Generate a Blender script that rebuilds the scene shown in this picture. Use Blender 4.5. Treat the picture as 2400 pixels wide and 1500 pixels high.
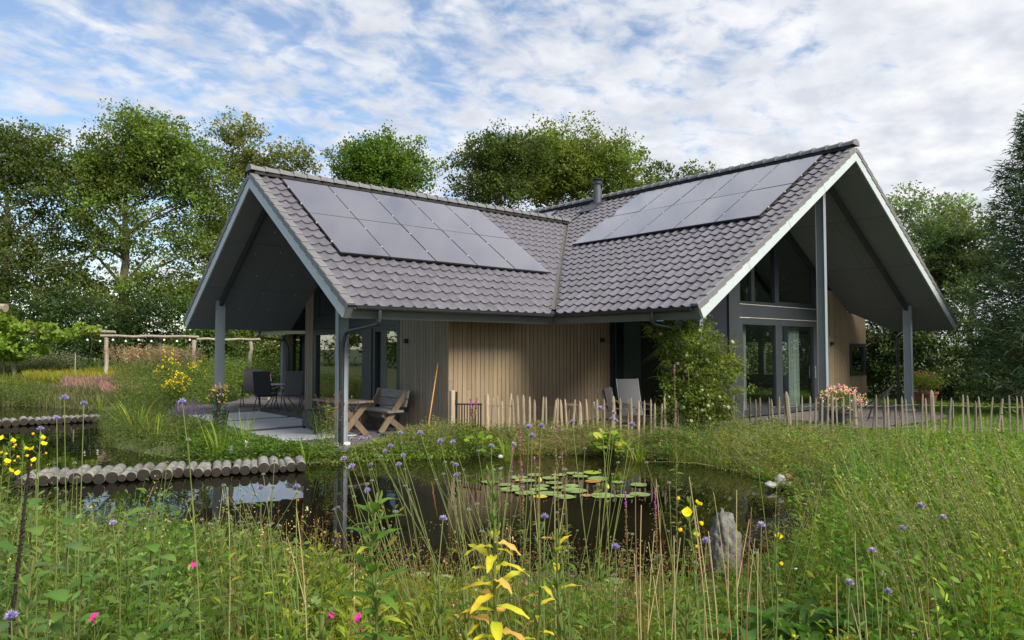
import bpy, bmesh, math, random
import numpy as np
from mathutils import Vector, Matrix, noise as mnoise

for _o in list(bpy.data.objects):
    bpy.data.objects.remove(_o)
SC = bpy.context.scene
COL = SC.collection
R = random.Random(7)
NR = np.random.default_rng(11)
rad = math.radians

# ------------------------------------------------------------------ camera
CAM = np.array([11.0027, 11.4050, 1.828])
FPX = 1671.742                       # focal length in pixels of the 2400 px wide photograph
YAW, PITCH = -0.0770, 0.040
_a = np.array([-1, -1, 0.]) / math.sqrt(2)
_r = np.array([-1, 1, 0.]) / math.sqrt(2)
FWD0 = _a * math.cos(YAW) + _r * math.sin(YAW)
RIGHT = _r * math.cos(YAW) - _a * math.sin(YAW)
_k = np.array([0, 0, 1.])
FWD = FWD0 * math.cos(PITCH) + _k * math.sin(PITCH)
UP = _k * math.cos(PITCH) - FWD0 * math.sin(PITCH)
cam_d = bpy.data.cameras.new('camera')
cam_d.sensor_width = 36.0
cam_d.lens = FPX / 2400 * 36
cam_d.clip_start = 0.1
cam_d.clip_end = 3000
cam = bpy.data.objects.new('camera', cam_d)
COL.objects.link(cam)
cam.matrix_world = Matrix(((RIGHT[0], UP[0], -FWD[0], CAM[0]), (RIGHT[1], UP[1], -FWD[1], CAM[1]),
                           (RIGHT[2], UP[2], -FWD[2], CAM[2]), (0, 0, 0, 1)))
SC.camera = cam

# ------------------------------------------------------------------ sky and sun
SUN_V = Vector((-0.05, 1.0, 0.86)).normalized()       # towards the sun
SUN_EL = math.asin(SUN_V.z)
SUN_AZ = math.atan2(SUN_V.x, SUN_V.y)
world = bpy.data.worlds.new('World')
SC.world = world
world.use_nodes = True
nt = world.node_tree
nt.nodes.clear()


def N(tree, kind, **kw):
    n = tree.nodes.new(kind)
    for k, v in kw.items():
        if k.startswith('i_'):
            key = k[2:]
            n.inputs[int(key) if key.isdigit() else key.replace('_', ' ')].default_value = v
        else:
            setattr(n, k, v)
    return n


def math_n(tree, op, a, b=None, c=None, clamp=False):
    n = tree.nodes.new('ShaderNodeMath')
    n.operation = op
    n.use_clamp = clamp
    for i, s in enumerate((a, b, c)):
        if s is None:
            continue
        if isinstance(s, (int, float)):
            n.inputs[i].default_value = s
        else:
            tree.links.new(s, n.inputs[i])
    return n.outputs[0]


def build_sky():
    L = nt.links.new
    out = N(nt, 'ShaderNodeOutputWorld')
    sky = N(nt, 'ShaderNodeTexSky')
    sky.sky_type = 'NISHITA'
    sky.sun_disc = False
    sky.sun_elevation = SUN_EL
    sky.sun_rotation = SUN_AZ
    sky.air_density = 1.15
    sky.dust_density = 0.2
    sky.ozone_density = 3.5
    bg1 = N(nt, 'ShaderNodeBackground', i_Strength=0.105)
    L(sky.outputs[0], bg1.inputs['Color'])
    tc = N(nt, 'ShaderNodeTexCoord')
    sep = N(nt, 'ShaderNodeSeparateXYZ')
    L(tc.outputs['Generated'], sep.inputs[0])
    x, y, z = sep.outputs
    zz = math_n(nt, 'ADD', math_n(nt, 'MAXIMUM', z, 0.0), 0.16)
    px = math_n(nt, 'DIVIDE', x, zz)
    py = math_n(nt, 'DIVIDE', y, zz)
    comb = N(nt, 'ShaderNodeCombineXYZ')
    L(px, comb.inputs[0])
    L(py, comb.inputs[1])
    # rotate so that the cloud streets run across the view, and stretch them along their length
    mp = N(nt, 'ShaderNodeMapping')
    mp.inputs['Rotation'].default_value = (0, 0, rad(-28))
    mp.inputs['Scale'].default_value = (1.0, 1.12, 1)
    L(comb.outputs[0], mp.inputs[0])
    n1 = N(nt, 'ShaderNodeTexNoise', i_Scale=0.9, i_Detail=3.0, i_Roughness=0.5)
    n2 = N(nt, 'ShaderNodeTexNoise', i_Scale=8.6, i_Detail=8.0, i_Roughness=0.57, i_Distortion=0.3)
    n3 = N(nt, 'ShaderNodeTexNoise', i_Scale=4.6, i_Detail=5.0, i_Roughness=0.55)
    for n in (n1, n2, n3):
        L(mp.outputs[0], n.inputs['Vector'])
    # coverage grows towards one side of the sky (to the right of the house)
    side = math_n(nt, 'ADD', math_n(nt, 'MULTIPLY', x, float(RIGHT[0]) * 0.30), math_n(nt, 'MULTIPLY', y, float(RIGHT[1]) * 0.30))
    m = math_n(nt, 'MULTIPLY', n2.outputs[0], 1.05)
    m = math_n(nt, 'ADD', m, math_n(nt, 'MULTIPLY', n1.outputs[0], 0.75))
    m = math_n(nt, 'ADD', m, side)
    mr = N(nt, 'ShaderNodeMapRange', interpolation_type='SMOOTHSTEP', i_1=0.62, i_2=1.0, i_3=0.08, i_4=1.0)
    L(m, mr.inputs[0])
    # cloud colour: bright tops and blue-grey thicker parts
    shade = math_n(nt, 'ADD', math_n(nt, 'MULTIPLY', n3.outputs[0], 0.9), math_n(nt, 'MULTIPLY', n2.outputs[0], 0.5))
    cr = N(nt, 'ShaderNodeValToRGB')
    cr.color_ramp.elements[0].position = 0.48
    cr.color_ramp.elements[0].color = (0.92, 0.925, 0.94, 1)
    cr.color_ramp.elements[1].position = 0.86
    cr.color_ramp.elements[1].color = (0.62, 0.65, 0.72, 1)
    L(shade, cr.inputs[0])
    bg2 = N(nt, 'ShaderNodeBackground', i_Strength=0.70)
    L(cr.outputs[0], bg2.inputs['Color'])
    mix = N(nt, 'ShaderNodeMixShader')
    L(mr.outputs[0], mix.inputs[0])
    L(bg1.outputs[0], mix.inputs[1])
    L(bg2.outputs[0], mix.inputs[2])
    L(mix.outputs[0], out.inputs[0])


build_sky()
world.cycles.sampling_method = 'MANUAL'
world.cycles.sample_map_resolution = 512
sun_d = bpy.data.lights.new('sun', 'SUN')
sun_d.energy = 4.0
sun_d.angle = rad(26.0)
sun_d.color = (1.0, 0.94, 0.83)
sun = bpy.data.objects.new('sun', sun_d)
COL.objects.link(sun)
sun.rotation_euler = SUN_V.to_track_quat('Z', 'Y').to_euler()
sun.location = (0, 0, 40)
SC.view_settings.view_transform = 'Standard'
SC.view_settings.look = 'None'
SC.view_settings.exposure = 0.70
SC.view_settings.gamma = 1
SC.view_settings.use_curve_mapping = False
SC.cycles.max_bounces = 8
SC.cycles.transparent_max_bounces = 12
SC.cycles.use_denoising = True
SC.cycles.sample_clamp_indirect = 6.0

# ------------------------------------------------------------------ helpers


def at(px, py, z=0.0):
    """point of the level z that is seen at a pixel of the photograph"""
    d = FWD * FPX + RIGHT * (px - 1200) + UP * (750 - py)
    t = (z - CAM[2]) / d[2]
    return CAM + d * t


def along(px, depth, z=0.0):
    """point at column px, `depth` metres in front of the camera, at level z"""
    p = CAM + FWD0 * depth + RIGHT * ((px - 1200) / FPX * depth)
    return np.array([p[0], p[1], z])


def zrow(py, depth):
    return CAM[2] + (750 + PITCH * FPX - py) / FPX * depth


MATS = {}


def mat(name, c1, c2=None, rough=0.6, scale=8.0, spec=0.5, bump=0.0, bscale=None, metal=0.0, detail=4.0,
        stretch=None, dirt=None, coat=0.0, rand=0.0):
    """procedural material: two tones mixed by noise, optional dirt noise, bump and per-object variation"""
    if name in MATS:
        return MATS[name]
    m = bpy.data.materials.new(name)
    m.use_nodes = True
    t = m.node_tree
    L = t.links.new
    b = t.nodes['Principled BSDF']
    b.inputs['Roughness'].default_value = rough
    b.inputs['Metallic'].default_value = metal
    b.inputs['Specular IOR Level'].default_value = spec
    b.inputs['Coat Weight'].default_value = coat
    tc = N(t, 'ShaderNodeTexCoord')
    mp = N(t, 'ShaderNodeMapping')
    if stretch:
        mp.inputs['Scale'].default_value = stretch
    L(tc.outputs['Object'], mp.inputs[0])
    oi = N(t, 'ShaderNodeObjectInfo')
    add = N(t, 'ShaderNodeVectorMath', operation='ADD')
    sc = N(t, 'ShaderNodeVectorMath', operation='SCALE')
    L(oi.outputs['Location'], sc.inputs[0])
    sc.inputs['Scale'].default_value = 3.7
    L(mp.outputs[0], add.inputs[0])
    L(sc.outputs[0], add.inputs[1])
    c2 = c2 or tuple(v * 0.8 for v in c1)
    nz = N(t, 'ShaderNodeTexNoise', i_Scale=scale, i_Detail=detail, i_Roughness=0.6)
    L(add.outputs[0], nz.inputs['Vector'])
    cr = N(t, 'ShaderNodeValToRGB')
    cr.color_ramp.elements[0].position = 0.32
    cr.color_ramp.elements[1].position = 0.68
    cr.color_ramp.elements[0].color = (*c1, 1)
    cr.color_ramp.elements[1].color = (*c2, 1)
    L(nz.outputs[0], cr.inputs[0])
    colr = cr.outputs[0]
    if dirt:
        dc, lo, hi, dsc = dirt
        dn = N(t, 'ShaderNodeTexNoise', i_Scale=dsc, i_Detail=6.0, i_Roughness=0.65)
        L(add.outputs[0], dn.inputs['Vector'])
        mr = N(t, 'ShaderNodeMapRange', i_1=lo, i_2=hi)
        L(dn.outputs[0], mr.inputs[0])
        mx = N(t, 'ShaderNodeMix', data_type='RGBA')
        L(mr.outputs[0], mx.inputs[0])
        L(colr, mx.inputs[6])
        mx.inputs[7].default_value = (*dc, 1)
        colr = mx.outputs[2]
    if rand:
        hs = N(t, 'ShaderNodeHueSaturation')
        v = math_n(t, 'ADD', math_n(t, 'MULTIPLY', oi.outputs['Random'], rand), 1 - rand / 2)
        L(v, hs.inputs['Value'])
        L(colr, hs.inputs['Color'])
        colr = hs.outputs[0]
    L(colr, b.inputs['Base Color'])
    if bump:
        bn = N(t, 'ShaderNodeTexNoise', i_Scale=bscale or scale * 4, i_Detail=5.0)
        L(add.outputs[0], bn.inputs['Vector'])
        bp = N(t, 'ShaderNodeBump', i_Strength=bump, i_Distance=0.02)
        L(bn.outputs[0], bp.inputs['Height'])
        L(bp.outputs[0], b.inputs['Normal'])
    MATS[name] = m
    return m


def leaf_mat(name, trans=0.35, rough=0.6, spec=0.18):
    """foliage: colour from the mesh attribute Col, light let through the leaves"""
    if name in MATS:
        return MATS[name]
    m = bpy.data.materials.new(name)
    m.use_nodes = True
    t = m.node_tree
    L = t.links.new
    b = t.nodes['Principled BSDF']
    out = t.nodes['Material Output']
    b.inputs['Roughness'].default_value = rough
    b.inputs['Specular IOR Level'].default_value = spec
    at_ = N(t, 'ShaderNodeAttribute', attribute_name='Col')
    oi = N(t, 'ShaderNodeObjectInfo')
    hs = N(t, 'ShaderNodeHueSaturation')
    L(math_n(t, 'ADD', math_n(t, 'MULTIPLY', oi.outputs['Random'], 0.3), 1.0), hs.inputs['Value'])
    tc = N(t, 'ShaderNodeTexCoord')
    nz = N(t, 'ShaderNodeTexNoise', i_Scale=60.0, i_Detail=3.0)
    L(tc.outputs['Object'], nz.inputs['Vector'])
    L(math_n(t, 'ADD', math_n(t, 'MULTIPLY', nz.outputs[0], 0.06), 0.47), hs.inputs['Hue'])
    L(at_.outputs['Color'], hs.inputs['Color'])
    L(hs.outputs[0], b.inputs['Base Color'])
    tr = N(t, 'ShaderNodeBsdfTranslucent')
    g = N(t, 'ShaderNodeMix', data_type='RGBA', blend_type='MULTIPLY')
    g.inputs[0].default_value = 1
    L(hs.outputs[0], g.inputs[6])
    g.inputs[7].default_value = (1.6, 1.7, 0.9, 1)
    L(g.outputs[2], tr.inputs[0])
    mx = N(t, 'ShaderNodeMixShader', i_0=trans)
    L(b.outputs[0], mx.inputs[1])
    L(tr.outputs[0], mx.inputs[2])
    L(mx.outputs[0], out.inputs[0])
    MATS[name] = m
    return m


def glass_mat(name, tint=(0.84, 0.90, 0.88), base=0.07):
    """architectural pane: Fresnel mirror over a tinted clear pane"""
    m = bpy.data.materials.new(name)
    m.use_nodes = True
    t = m.node_tree
    L = t.links.new
    t.nodes.clear()
    out = N(t, 'ShaderNodeOutputMaterial')
    gl = N(t, 'ShaderNodeBsdfGlossy', i_Roughness=0.012)
    gl.inputs['Color'].default_value = (0.95, 0.97, 0.96, 1)
    tr = N(t, 'ShaderNodeBsdfTransparent')
    tr.inputs[0].default_value = (*tint, 1)
    lw = N(t, 'ShaderNodeLayerWeight', i_Blend=0.5)
    tc = N(t, 'ShaderNodeTexCoord')
    nz = N(t, 'ShaderNodeTexNoise', i_Scale=0.9, i_Detail=1.0)
    L(tc.outputs['Object'], nz.inputs['Vector'])
    bp = N(t, 'ShaderNodeBump', i_Strength=0.05, i_Distance=0.03)
    L(nz.outputs[0], bp.inputs['Height'])
    L(bp.outputs[0], gl.inputs['Normal'])
    f = math_n(t, 'ADD', math_n(t, 'MULTIPLY', math_n(t, 'POWER', lw.outputs['Facing'], 3.0), 0.9), base, clamp=True)
    mx = N(t, 'ShaderNodeMixShader')
    L(f, mx.inputs[0])
    L(tr.outputs[0], mx.inputs[1])
    L(gl.outputs[0], mx.inputs[2])
    L(mx.outputs[0], out.inputs[0])
    MATS[name] = m
    return m


class MB:
    """collects simple shapes in one bmesh"""

    def __init__(s):
        s.bm = bmesh.new()

    def box(s, a, b, rot=None, bevel=0.0):
        """axis box between two corners; rot = (pivot, Matrix)"""
        a, b = np.minimum(a, b), np.maximum(a, b)
        vs = [s.bm.verts.new((x, y, z)) for x in (a[0], b[0]) for y in (a[1], b[1]) for z in (a[2], b[2])]
        fs = [s.bm.faces.new([vs[i] for i in f]) for f in
              ((0, 1, 3, 2), (4, 6, 7, 5), (0, 4, 5, 1), (2, 3, 7, 6), (0, 2, 6, 4), (1, 5, 7, 3))]
        if bevel:
            es = list({e for f in fs for e in f.edges})
            r = bmesh.ops.bevel(s.bm, geom=es, offset=bevel, segments=1, affect='EDGES')
            vs = list({v for f in r['faces'] for v in f.verts} | {v for v in vs if v.is_valid})
        if rot:
            bmesh.ops.rotate(s.bm, verts=vs, cent=rot[0], matrix=rot[1])
        return s

    def obox(s, c, ax, ay, az, bevel=0.0):
        """box from a centre and three half axes"""
        c, ax, ay, az = (Vector(v) for v in (c, ax, ay, az))
        vs = [s.bm.verts.new(c + ax * i + ay * j + az * k) for i in (-1, 1) for j in (-1, 1) for k in (-1, 1)]
        fs = [s.bm.faces.new([vs[i] for i in f]) for f in
              ((0, 1, 3, 2), (4, 6, 7, 5), (0, 4, 5, 1), (2, 3, 7, 6), (0, 2, 6, 4), (1, 5, 7, 3))]
        if bevel:
            es = list({e for f in fs for e in f.edges})
            bmesh.ops.bevel(s.bm, geom=es, offset=bevel, segments=1, affect='EDGES')
        return s

    def bar(s, p, q, w, h, up=(0, 0, 1), bevel=0.0):
        p, q = Vector(p), Vector(q)
        d = (q - p)
        L_ = d.length
        d.normalize()
        up = Vector(up)
        if abs(d.dot(up)) > 0.95:
            up = Vector((1, 0, 0))
        sx = d.cross(up).normalized()
        u = sx.cross(d)
        return s.obox((p + q) / 2, d * L_ / 2, sx * w / 2, u * h / 2, bevel)

    def prism(s, poly, vec):
        vec = Vector(vec)
        a = [s.bm.verts.new(p) for p in poly]
        b = [s.bm.verts.new(Vector(p) + vec) for p in poly]
        n = len(poly)
        s.bm.faces.new(a[::-1])
        s.bm.faces.new(b)
        for i in range(n):
            s.bm.faces.new((a[i], a[(i + 1) % n], b[(i + 1) % n], b[i]))
        return s

    def tube(s, pts, r, n=8, caps=True):
        pts = [Vector(p) for p in pts]
        rr = r if isinstance(r, (list, tuple)) else [r] * len(pts)
        rings = []
        ref = Vector((0.3, 0.2, 0.93))
        for i, p in enumerate(pts):
            d = (pts[min(i + 1, len(pts) - 1)] - pts[max(i - 1, 0)]).normalized()
            if abs(d.dot(ref)) > 0.97:
                ref = Vector((0.9, 0.3, 0.1))
            x = d.cross(ref).normalized()
            y = d.cross(x)
            rings.append([s.bm.verts.new(p + (x * math.cos(k * 2 * math.pi / n) + y * math.sin(k * 2 * math.pi / n)) * rr[i]) for k in range(n)])
        for a, b in zip(rings, rings[1:]):
            for k in range(n):
                s.bm.faces.new((a[k], a[(k + 1) % n], b[(k + 1) % n], b[k]))
        if caps:
            s.bm.faces.new(rings[0])
            s.bm.faces.new(rings[-1][::-1])
        return s

    def lathe(s, c, prof, n=16, axis='z'):
        c = Vector(c)
        rings = []
        for (r, z) in prof:
            ring = []
            for k in range(n):
                a = 2 * math.pi * k / n
                v = Vector((r * math.cos(a), r * math.sin(a), z))
                if axis == 'x':
                    v = Vector((v.z, v.x, v.y))
                elif axis == 'y':
                    v = Vector((v.x, v.z, v.y))
                ring.append(s.bm.verts.new(c + v))
            rings.append(ring)
        for a, b in zip(rings, rings[1:]):
            for k in range(n):
                s.bm.faces.new((a[k], a[(k + 1) % n], b[(k + 1) % n], b[k]))
        s.bm.faces.new(rings[0][::-1])
        s.bm.faces.new(rings[-1])
        return s

    def mesh(s, name, material, smooth=False, bev=0.0):
        bmesh.ops.recalc_face_normals(s.bm, faces=s.bm.faces)
        me = bpy.data.meshes.new(name)
        s.bm.to_mesh(me)
        s.bm.free()
        if smooth:
            me.shade_smooth()
            try:
                me.set_sharp_from_angle(angle=rad(38))
            except Exception:
                pass
        me.materials.append(material)
        return me

    def build(s, name, material, parent=None, smooth=False):
        return link(name, s.mesh(name, material, smooth), parent)


def link(name, me, parent=None, M=None):
    o = bpy.data.objects.new(name, me)
    COL.objects.link(o)
    if parent is not None:
        o.parent = parent
    if M is not None:
        o.matrix_local = M
    return o


def tag(o, label=None, cat=None, group=None, kind=None):
    for k, v in (('label', label), ('category', cat), ('group', group), ('kind', kind)):
        if v:
            o[k] = v
    return o


def thing(name, label, cat, loc=(0, 0, 0), rz=0.0, group=None, scale=1.0):
    o = bpy.data.objects.new(name, None)
    COL.objects.link(o)
    o.empty_display_size = 0.2
    o.location = [float(v) for v in loc]
    o.rotation_euler = (0, 0, rz)
    o.scale = (scale,) * 3
    return tag(o, label, cat, group)


def copy_tree(o, parent=None):
    c = o.copy()
    COL.objects.link(c)
    if parent is not None:
        c.parent = parent
    for ch in KIDS(o):
        copy_tree(ch, c)
    return c


def KIDS(o):
    return list(o.children)


# numpy soups ---------------------------------------------------------------
class Soup:
    """triangles with a colour per vertex"""

    def __init__(s):
        s.v, s.f, s.c, s.n = [], [], [], 0

    def add(s, V, F, Cv):
        V = np.asarray(V, float).reshape(-1, 3)
        s.v.append(V)
        s.f.append(np.asarray(F, np.int64).reshape(-1, 3) + s.n)
        Cv = np.asarray(Cv, float)
        if Cv.ndim == 1:
            Cv = np.tile(Cv, (len(V), 1))
        s.c.append(Cv)
        s.n += len(V)
        return s

    def leaves(s, P, D, L_, W, col, bend=0.3, fold=0.15, side=None):
        """six-point leaves: base P, direction D, length, width, colour per leaf"""
        n = len(P)
        if n == 0:
            return s
        D = D / np.linalg.norm(D, axis=1, keepdims=True)
        L_ = np.broadcast_to(np.asarray(L_, float), (n,))[:, None]
        W = np.broadcast_to(np.asarray(W, float), (n,))[:, None]
        rnd = NR.normal(size=(n, 3)) if side is None else side
        S = np.cross(D, rnd)
        S /= np.linalg.norm(S, axis=1, keepdims=True) + 1e-9
        U = np.cross(S, D)
        dn = np.array([0, 0, -1.])
        bend = np.broadcast_to(np.asarray(bend, float), (n,))[:, None]

        def pt(t, w, f):
            return P + D * L_ * t + dn * bend * L_ * t * t + S * W * w + U * W * f
        V = np.stack([P, pt(.33, .5, fold), pt(.33, -.5, fold), pt(.7, .36, fold * .6), pt(.7, -.36, fold * .6), pt(1, 0, 0)], 1)
        F0 = np.array([(0, 1, 2), (1, 3, 2), (2, 3, 4), (3, 5, 4)])
        F = (np.arange(n)[:, None, None] * 6 + F0[None]).reshape(-1, 3)
        C = np.repeat(np.broadcast_to(col, (n, 3)), 6, 0)
        return s.add(V.reshape(-1, 3), F, C)

    def quads(s, P, size, col, up=0.25, asp=0.6):
        """small diamond leaves with random facing"""
        n = len(P)
        if n == 0:
            return s
        D = NR.normal(size=(n, 3))
        D /= np.linalg.norm(D, axis=1, keepdims=True)
        Nn = NR.normal(size=(n, 3)) + np.array([0, 0, up * 4])
        S = np.cross(D, Nn)
        S /= np.linalg.norm(S, axis=1, keepdims=True) + 1e-9
        h = np.broadcast_to(np.asarray(size, float), (n,))[:, None] * .5
        V = np.stack([P - D * h, P + S * h * asp - D * h * .1, P + D * h, P - S * h * asp - D * h * .1], 1)
        F0 = np.array([(0, 1, 2), (0, 2, 3)])
        F = (np.arange(n)[:, None, None] * 4 + F0[None]).reshape(-1, 3)
        return s.add(V.reshape(-1, 3), F, np.repeat(np.broadcast_to(col, (n, 3)), 4, 0))

    def blades(s, P, D, L_, W, col, bend, nseg=3, tip=0.1, tipcol=None, side=None):
        """curved tapering ribbons; bend = (n,3) vector added as L t^2"""
        n = len(P)
        if n == 0:
            return s
        D = D / np.linalg.norm(D, axis=1, keepdims=True)
        L_ = np.broadcast_to(np.asarray(L_, float), (n,))[:, None]
        W = np.broadcast_to(np.asarray(W, float), (n,))[:, None]
        S = np.cross(D, NR.normal(size=(n, 3)) if side is None else side)
        S /= np.linalg.norm(S, axis=1, keepdims=True) + 1e-9
        rows = []
        cols = []
        col = np.broadcast_to(np.asarray(col, float), (n, 3))
        tc = col if tipcol is None else np.broadcast_to(np.asarray(tipcol, float), (n, 3))
        for k in range(nseg + 1):
            t = k / nseg
            c = P + D * L_ * t + bend * L_ * t * t
            w = W * .5 * (1 - (1 - tip) * t ** 1.6)
            rows += [c - S * w, c + S * w]
            cc = col * (1 - t) + tc * t
            cols += [cc, cc]
        V = np.stack(rows, 1)
        m = 2 * (nseg + 1)
        F0 = []
        for k in range(nseg):
            a = 2 * k
            F0 += [(a, a + 1, a + 3), (a, a + 3, a + 2)]
        F = (np.arange(n)[:, None, None] * m + np.array(F0)[None]).reshape(-1, 3)
        return s.add(V.reshape(-1, 3), F, np.stack(cols, 1).reshape(-1, 3))

    def rod(s, pts, r, col, n=5):
        """round stem through points"""
        pts = np.asarray(pts, float)
        rr = np.broadcast_to(np.asarray(r, float), (len(pts),))
        ref = np.array([.31, .22, .9])
        V = []
        for i, p in enumerate(pts):
            d = pts[min(i + 1, len(pts) - 1)] - pts[max(i - 1, 0)]
            d = d / (np.linalg.norm(d) + 1e-9)
            if abs(d @ ref) > .97:
                ref = np.array([.9, .2, .1])
            x = np.cross(d, ref)
            x /= np.linalg.norm(x)
            y = np.cross(d, x)
            for k in range(n):
                a = 2 * math.pi * k / n
                V.append(p + (x * math.cos(a) + y * math.sin(a)) * rr[i])
        F = []
        for i in range(len(pts) - 1):
            for k in range(n):
                a, b = i * n + k, i * n + (k + 1) % n
                F += [(a, b, b + n), (a, b + n, a + n)]
        return s.add(V, F, col)

    def mesh(s, name, material, smooth=False):
        V = np.concatenate(s.v).astype(np.float32)
        F = np.concatenate(s.f).astype(np.int32)
        C = np.concatenate(s.c).astype(np.float32)
        me = bpy.data.meshes.new(name)
        me.vertices.add(len(V))
        me.vertices.foreach_set('co', V.ravel())
        me.loops.add(len(F) * 3)
        me.loops.foreach_set('vertex_index', F.ravel())
        me.polygons.add(len(F))
        me.polygons.foreach_set('loop_start', np.arange(0, len(F) * 3, 3, dtype=np.int32))
        a = me.attributes.new('Col', 'FLOAT_COLOR', 'POINT')
        a.data.foreach_set('color', np.concatenate([C, np.ones((len(C), 1), np.float32)], 1).ravel())
        me.update(calc_edges=True)
        if smooth:
            me.shade_smooth()
        me.materials.append(material)
        return me

    def build(s, name, material, parent=None, smooth=False):
        return link(name, s.mesh(name, material, smooth), parent)


def jit(col, n, v=0.25, h=0.12):
    """n varied colours round one colour"""
    col = np.asarray(col, float)
    val = np.exp(NR.normal(size=(n, 1)) * v)
    hue = 1 + NR.normal(size=(n, 3)) * h * np.array([1, .4, 1])
    return np.clip(col * val * hue, 0.003, 0.95)


def runit(n, zlo=-1.0):
    v = NR.normal(size=(n, 3))
    v[:, 2] = np.where(v[:, 2] < zlo, -v[:, 2], v[:, 2])
    return v / np.linalg.norm(v, axis=1, keepdims=True)
# ================================================================== the house
H = 2.378                               # underside of the eaves above the terrace
TA, LA, WA = 0.684, 5.124, 8.979
HA = WA / 2
TB, LB, WB, RB = 0.627, 3.858, 12.787, 6.333
TBR = RB * TB / (WB - RB)
TS = 0.235                              # thickness of the roof slabs
VU = HA * TA / TB                       # plan corner where the two ridgelines' slopes meet
NAF = Vector((0, TA, 1)).normalized()
NAB = Vector((0, -TA, 1)).normalized()
NBF = Vector((TB, 0, 1)).normalized()
NBB = Vector((-TBR, 0, 1)).normalized()
BACK = -17.3


def zAf(v): return H - v * TA


def zAb(v): return H + (v + WA) * TA


def zBf(u): return H - u * TB


def zBb(u): return H + (u + WB) * TBR


M_tile = mat('roof_tile_glaze', (0.138, 0.130, 0.150), (0.108, 0.101, 0.117), rough=0.36, scale=9, spec=0.55, bump=0.10, bscale=60,
             dirt=((0.085, 0.078, 0.066), 0.56, 0.80, 4.0), rand=0.24)
M_verge = mat('verge_tile_grey', (0.165, 0.162, 0.165), (0.13, 0.128, 0.13), rough=0.5, scale=7, bump=0.12, bscale=50,
              dirt=((0.09, 0.085, 0.065), 0.58, 0.82, 5.0), rand=0.15)
M_barge = mat('bargeboard_paint', (0.45, 0.50, 0.515), (0.415, 0.465, 0.485), rough=0.45, scale=1.6, bump=0.03,
              dirt=((0.34, 0.38, 0.38), 0.62, 0.9, 2.2))
M_fascia = mat('fascia_grey', (0.135, 0.155, 0.155), (0.115, 0.132, 0.134), rough=0.5, scale=1.5, bump=0.03,
               dirt=((0.09, 0.10, 0.095), 0.6, 0.9, 3))
M_soffit = mat('soffit_panel_grey', (0.155, 0.170, 0.182), (0.143, 0.157, 0.169), rough=0.55, scale=1.2, bump=0.02, rand=.12, dirt=((0.115, 0.125, 0.13), .6, .85, 1.6))
M_gutter = mat('gutter_black', (0.022, 0.026, 0.030), (0.03, 0.034, 0.038), rough=0.35, scale=6,
               dirt=((0.06, 0.06, 0.055), 0.6, 0.85, 4))
M_post = mat('galvanised_paint', (0.245, 0.285, 0.315), (0.205, 0.24, 0.265), rough=0.45, scale=5, stretch=(1, 1, .3), bump=0.05,
             dirt=((0.20, 0.22, 0.225), 0.58, 0.8, 3))
M_frame = mat('frame_anthracite', (0.018, 0.023, 0.029), (0.023, 0.029, 0.035), rough=0.42, scale=3)
M_panel = mat('spandrel_anthracite', (0.034, 0.040, 0.046), (0.029, 0.034, 0.040), rough=0.5, scale=2)
M_board = mat('cladding_wood', (0.262, 0.194, 0.118), (0.208, 0.154, 0.093), rough=0.68, scale=3.2, stretch=(6, 6, .35), bump=0.25,
              bscale=30, dirt=((0.17, 0.13, 0.085), 0.62, 0.86, 2.0), rand=0.22)
M_board2 = mat('cladding_wood_greyer', (0.240, 0.196, 0.138), (0.195, 0.160, 0.113), rough=0.68, scale=3.2, stretch=(6, 6, .35),
               bump=0.25, bscale=30, dirt=((0.12, 0.10, 0.08), 0.6, 0.86, 2.0), rand=0.2)  # greyer brown than the side wall, used on the gable end boards
M_dark = mat('membrane_black', (0.012, 0.012, 0.013), (0.018, 0.018, 0.018), rough=0.8)
M_in = mat('plaster_interior', (0.40, 0.40, 0.38), (0.36, 0.36, 0.34), rough=0.9, scale=1)
M_infloor = mat('interior_floor', (0.10, 0.09, 0.08), (0.08, 0.07, 0.06), rough=0.4, scale=2)
M_conc = mat('pale_concrete', (0.52, 0.53, 0.52), (0.44, 0.45, 0.45), rough=0.8, scale=3, bump=0.1, dirt=((0.27, 0.27, 0.25), 0.56, 0.8, 2.0))
M_cream = mat('cream_fascia', (0.48, 0.46, 0.38), (0.43, 0.41, 0.34), rough=0.6, scale=2)
M_glass = glass_mat('pane_glass')
M_glassd = glass_mat('pane_glass_dim', tint=(0.42, 0.52, 0.50), base=0.04)

house = thing('house', 'modern house with two tiled gable wings, solar panels and wood cladding behind the pond', 'house')


def mat_tile():
    pass


# ---- tiles -----------------------------------------------------------------
TW, TG, TL = 0.252, 0.325, 0.385
RX = .13                                # the tile plane runs a little past the rafter length


def tile_bm(rev=False):
    bm = bmesh.new()
    n = 9
    def prof(t):
        c = 0.5 + 0.5 * math.cos(2 * math.pi * (t if not rev else 1 - t))
        return 0.046 * c ** 2.2
    top0 = [bm.verts.new((TW * 1.02 * i / n, 0, 0.040 + prof(i / n))) for i in range(n + 1)]
    top1 = [bm.verts.new((TW * 1.02 * i / n, TL, 0.004 + prof(i / n))) for i in range(n + 1)]
    low0 = [bm.verts.new((TW * 1.02 * i / n, 0.006, 0.013 + prof(i / n))) for i in range(n + 1)]
    for i in range(n):
        bm.faces.new((top0[i], top0[i + 1], top1[i + 1], top1[i]))
        bm.faces.new((low0[i], low0[i + 1], top0[i + 1], top0[i]))
    return bm


_bm = tile_bm()
ME_tile = bpy.data.meshes.new('roof_tile')
_bm.to_mesh(ME_tile)
_bm.free()
ME_tile.shade_smooth()
ME_tile.set_sharp_from_angle(angle=rad(50))
ME_tile.materials.append(M_tile)


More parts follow.
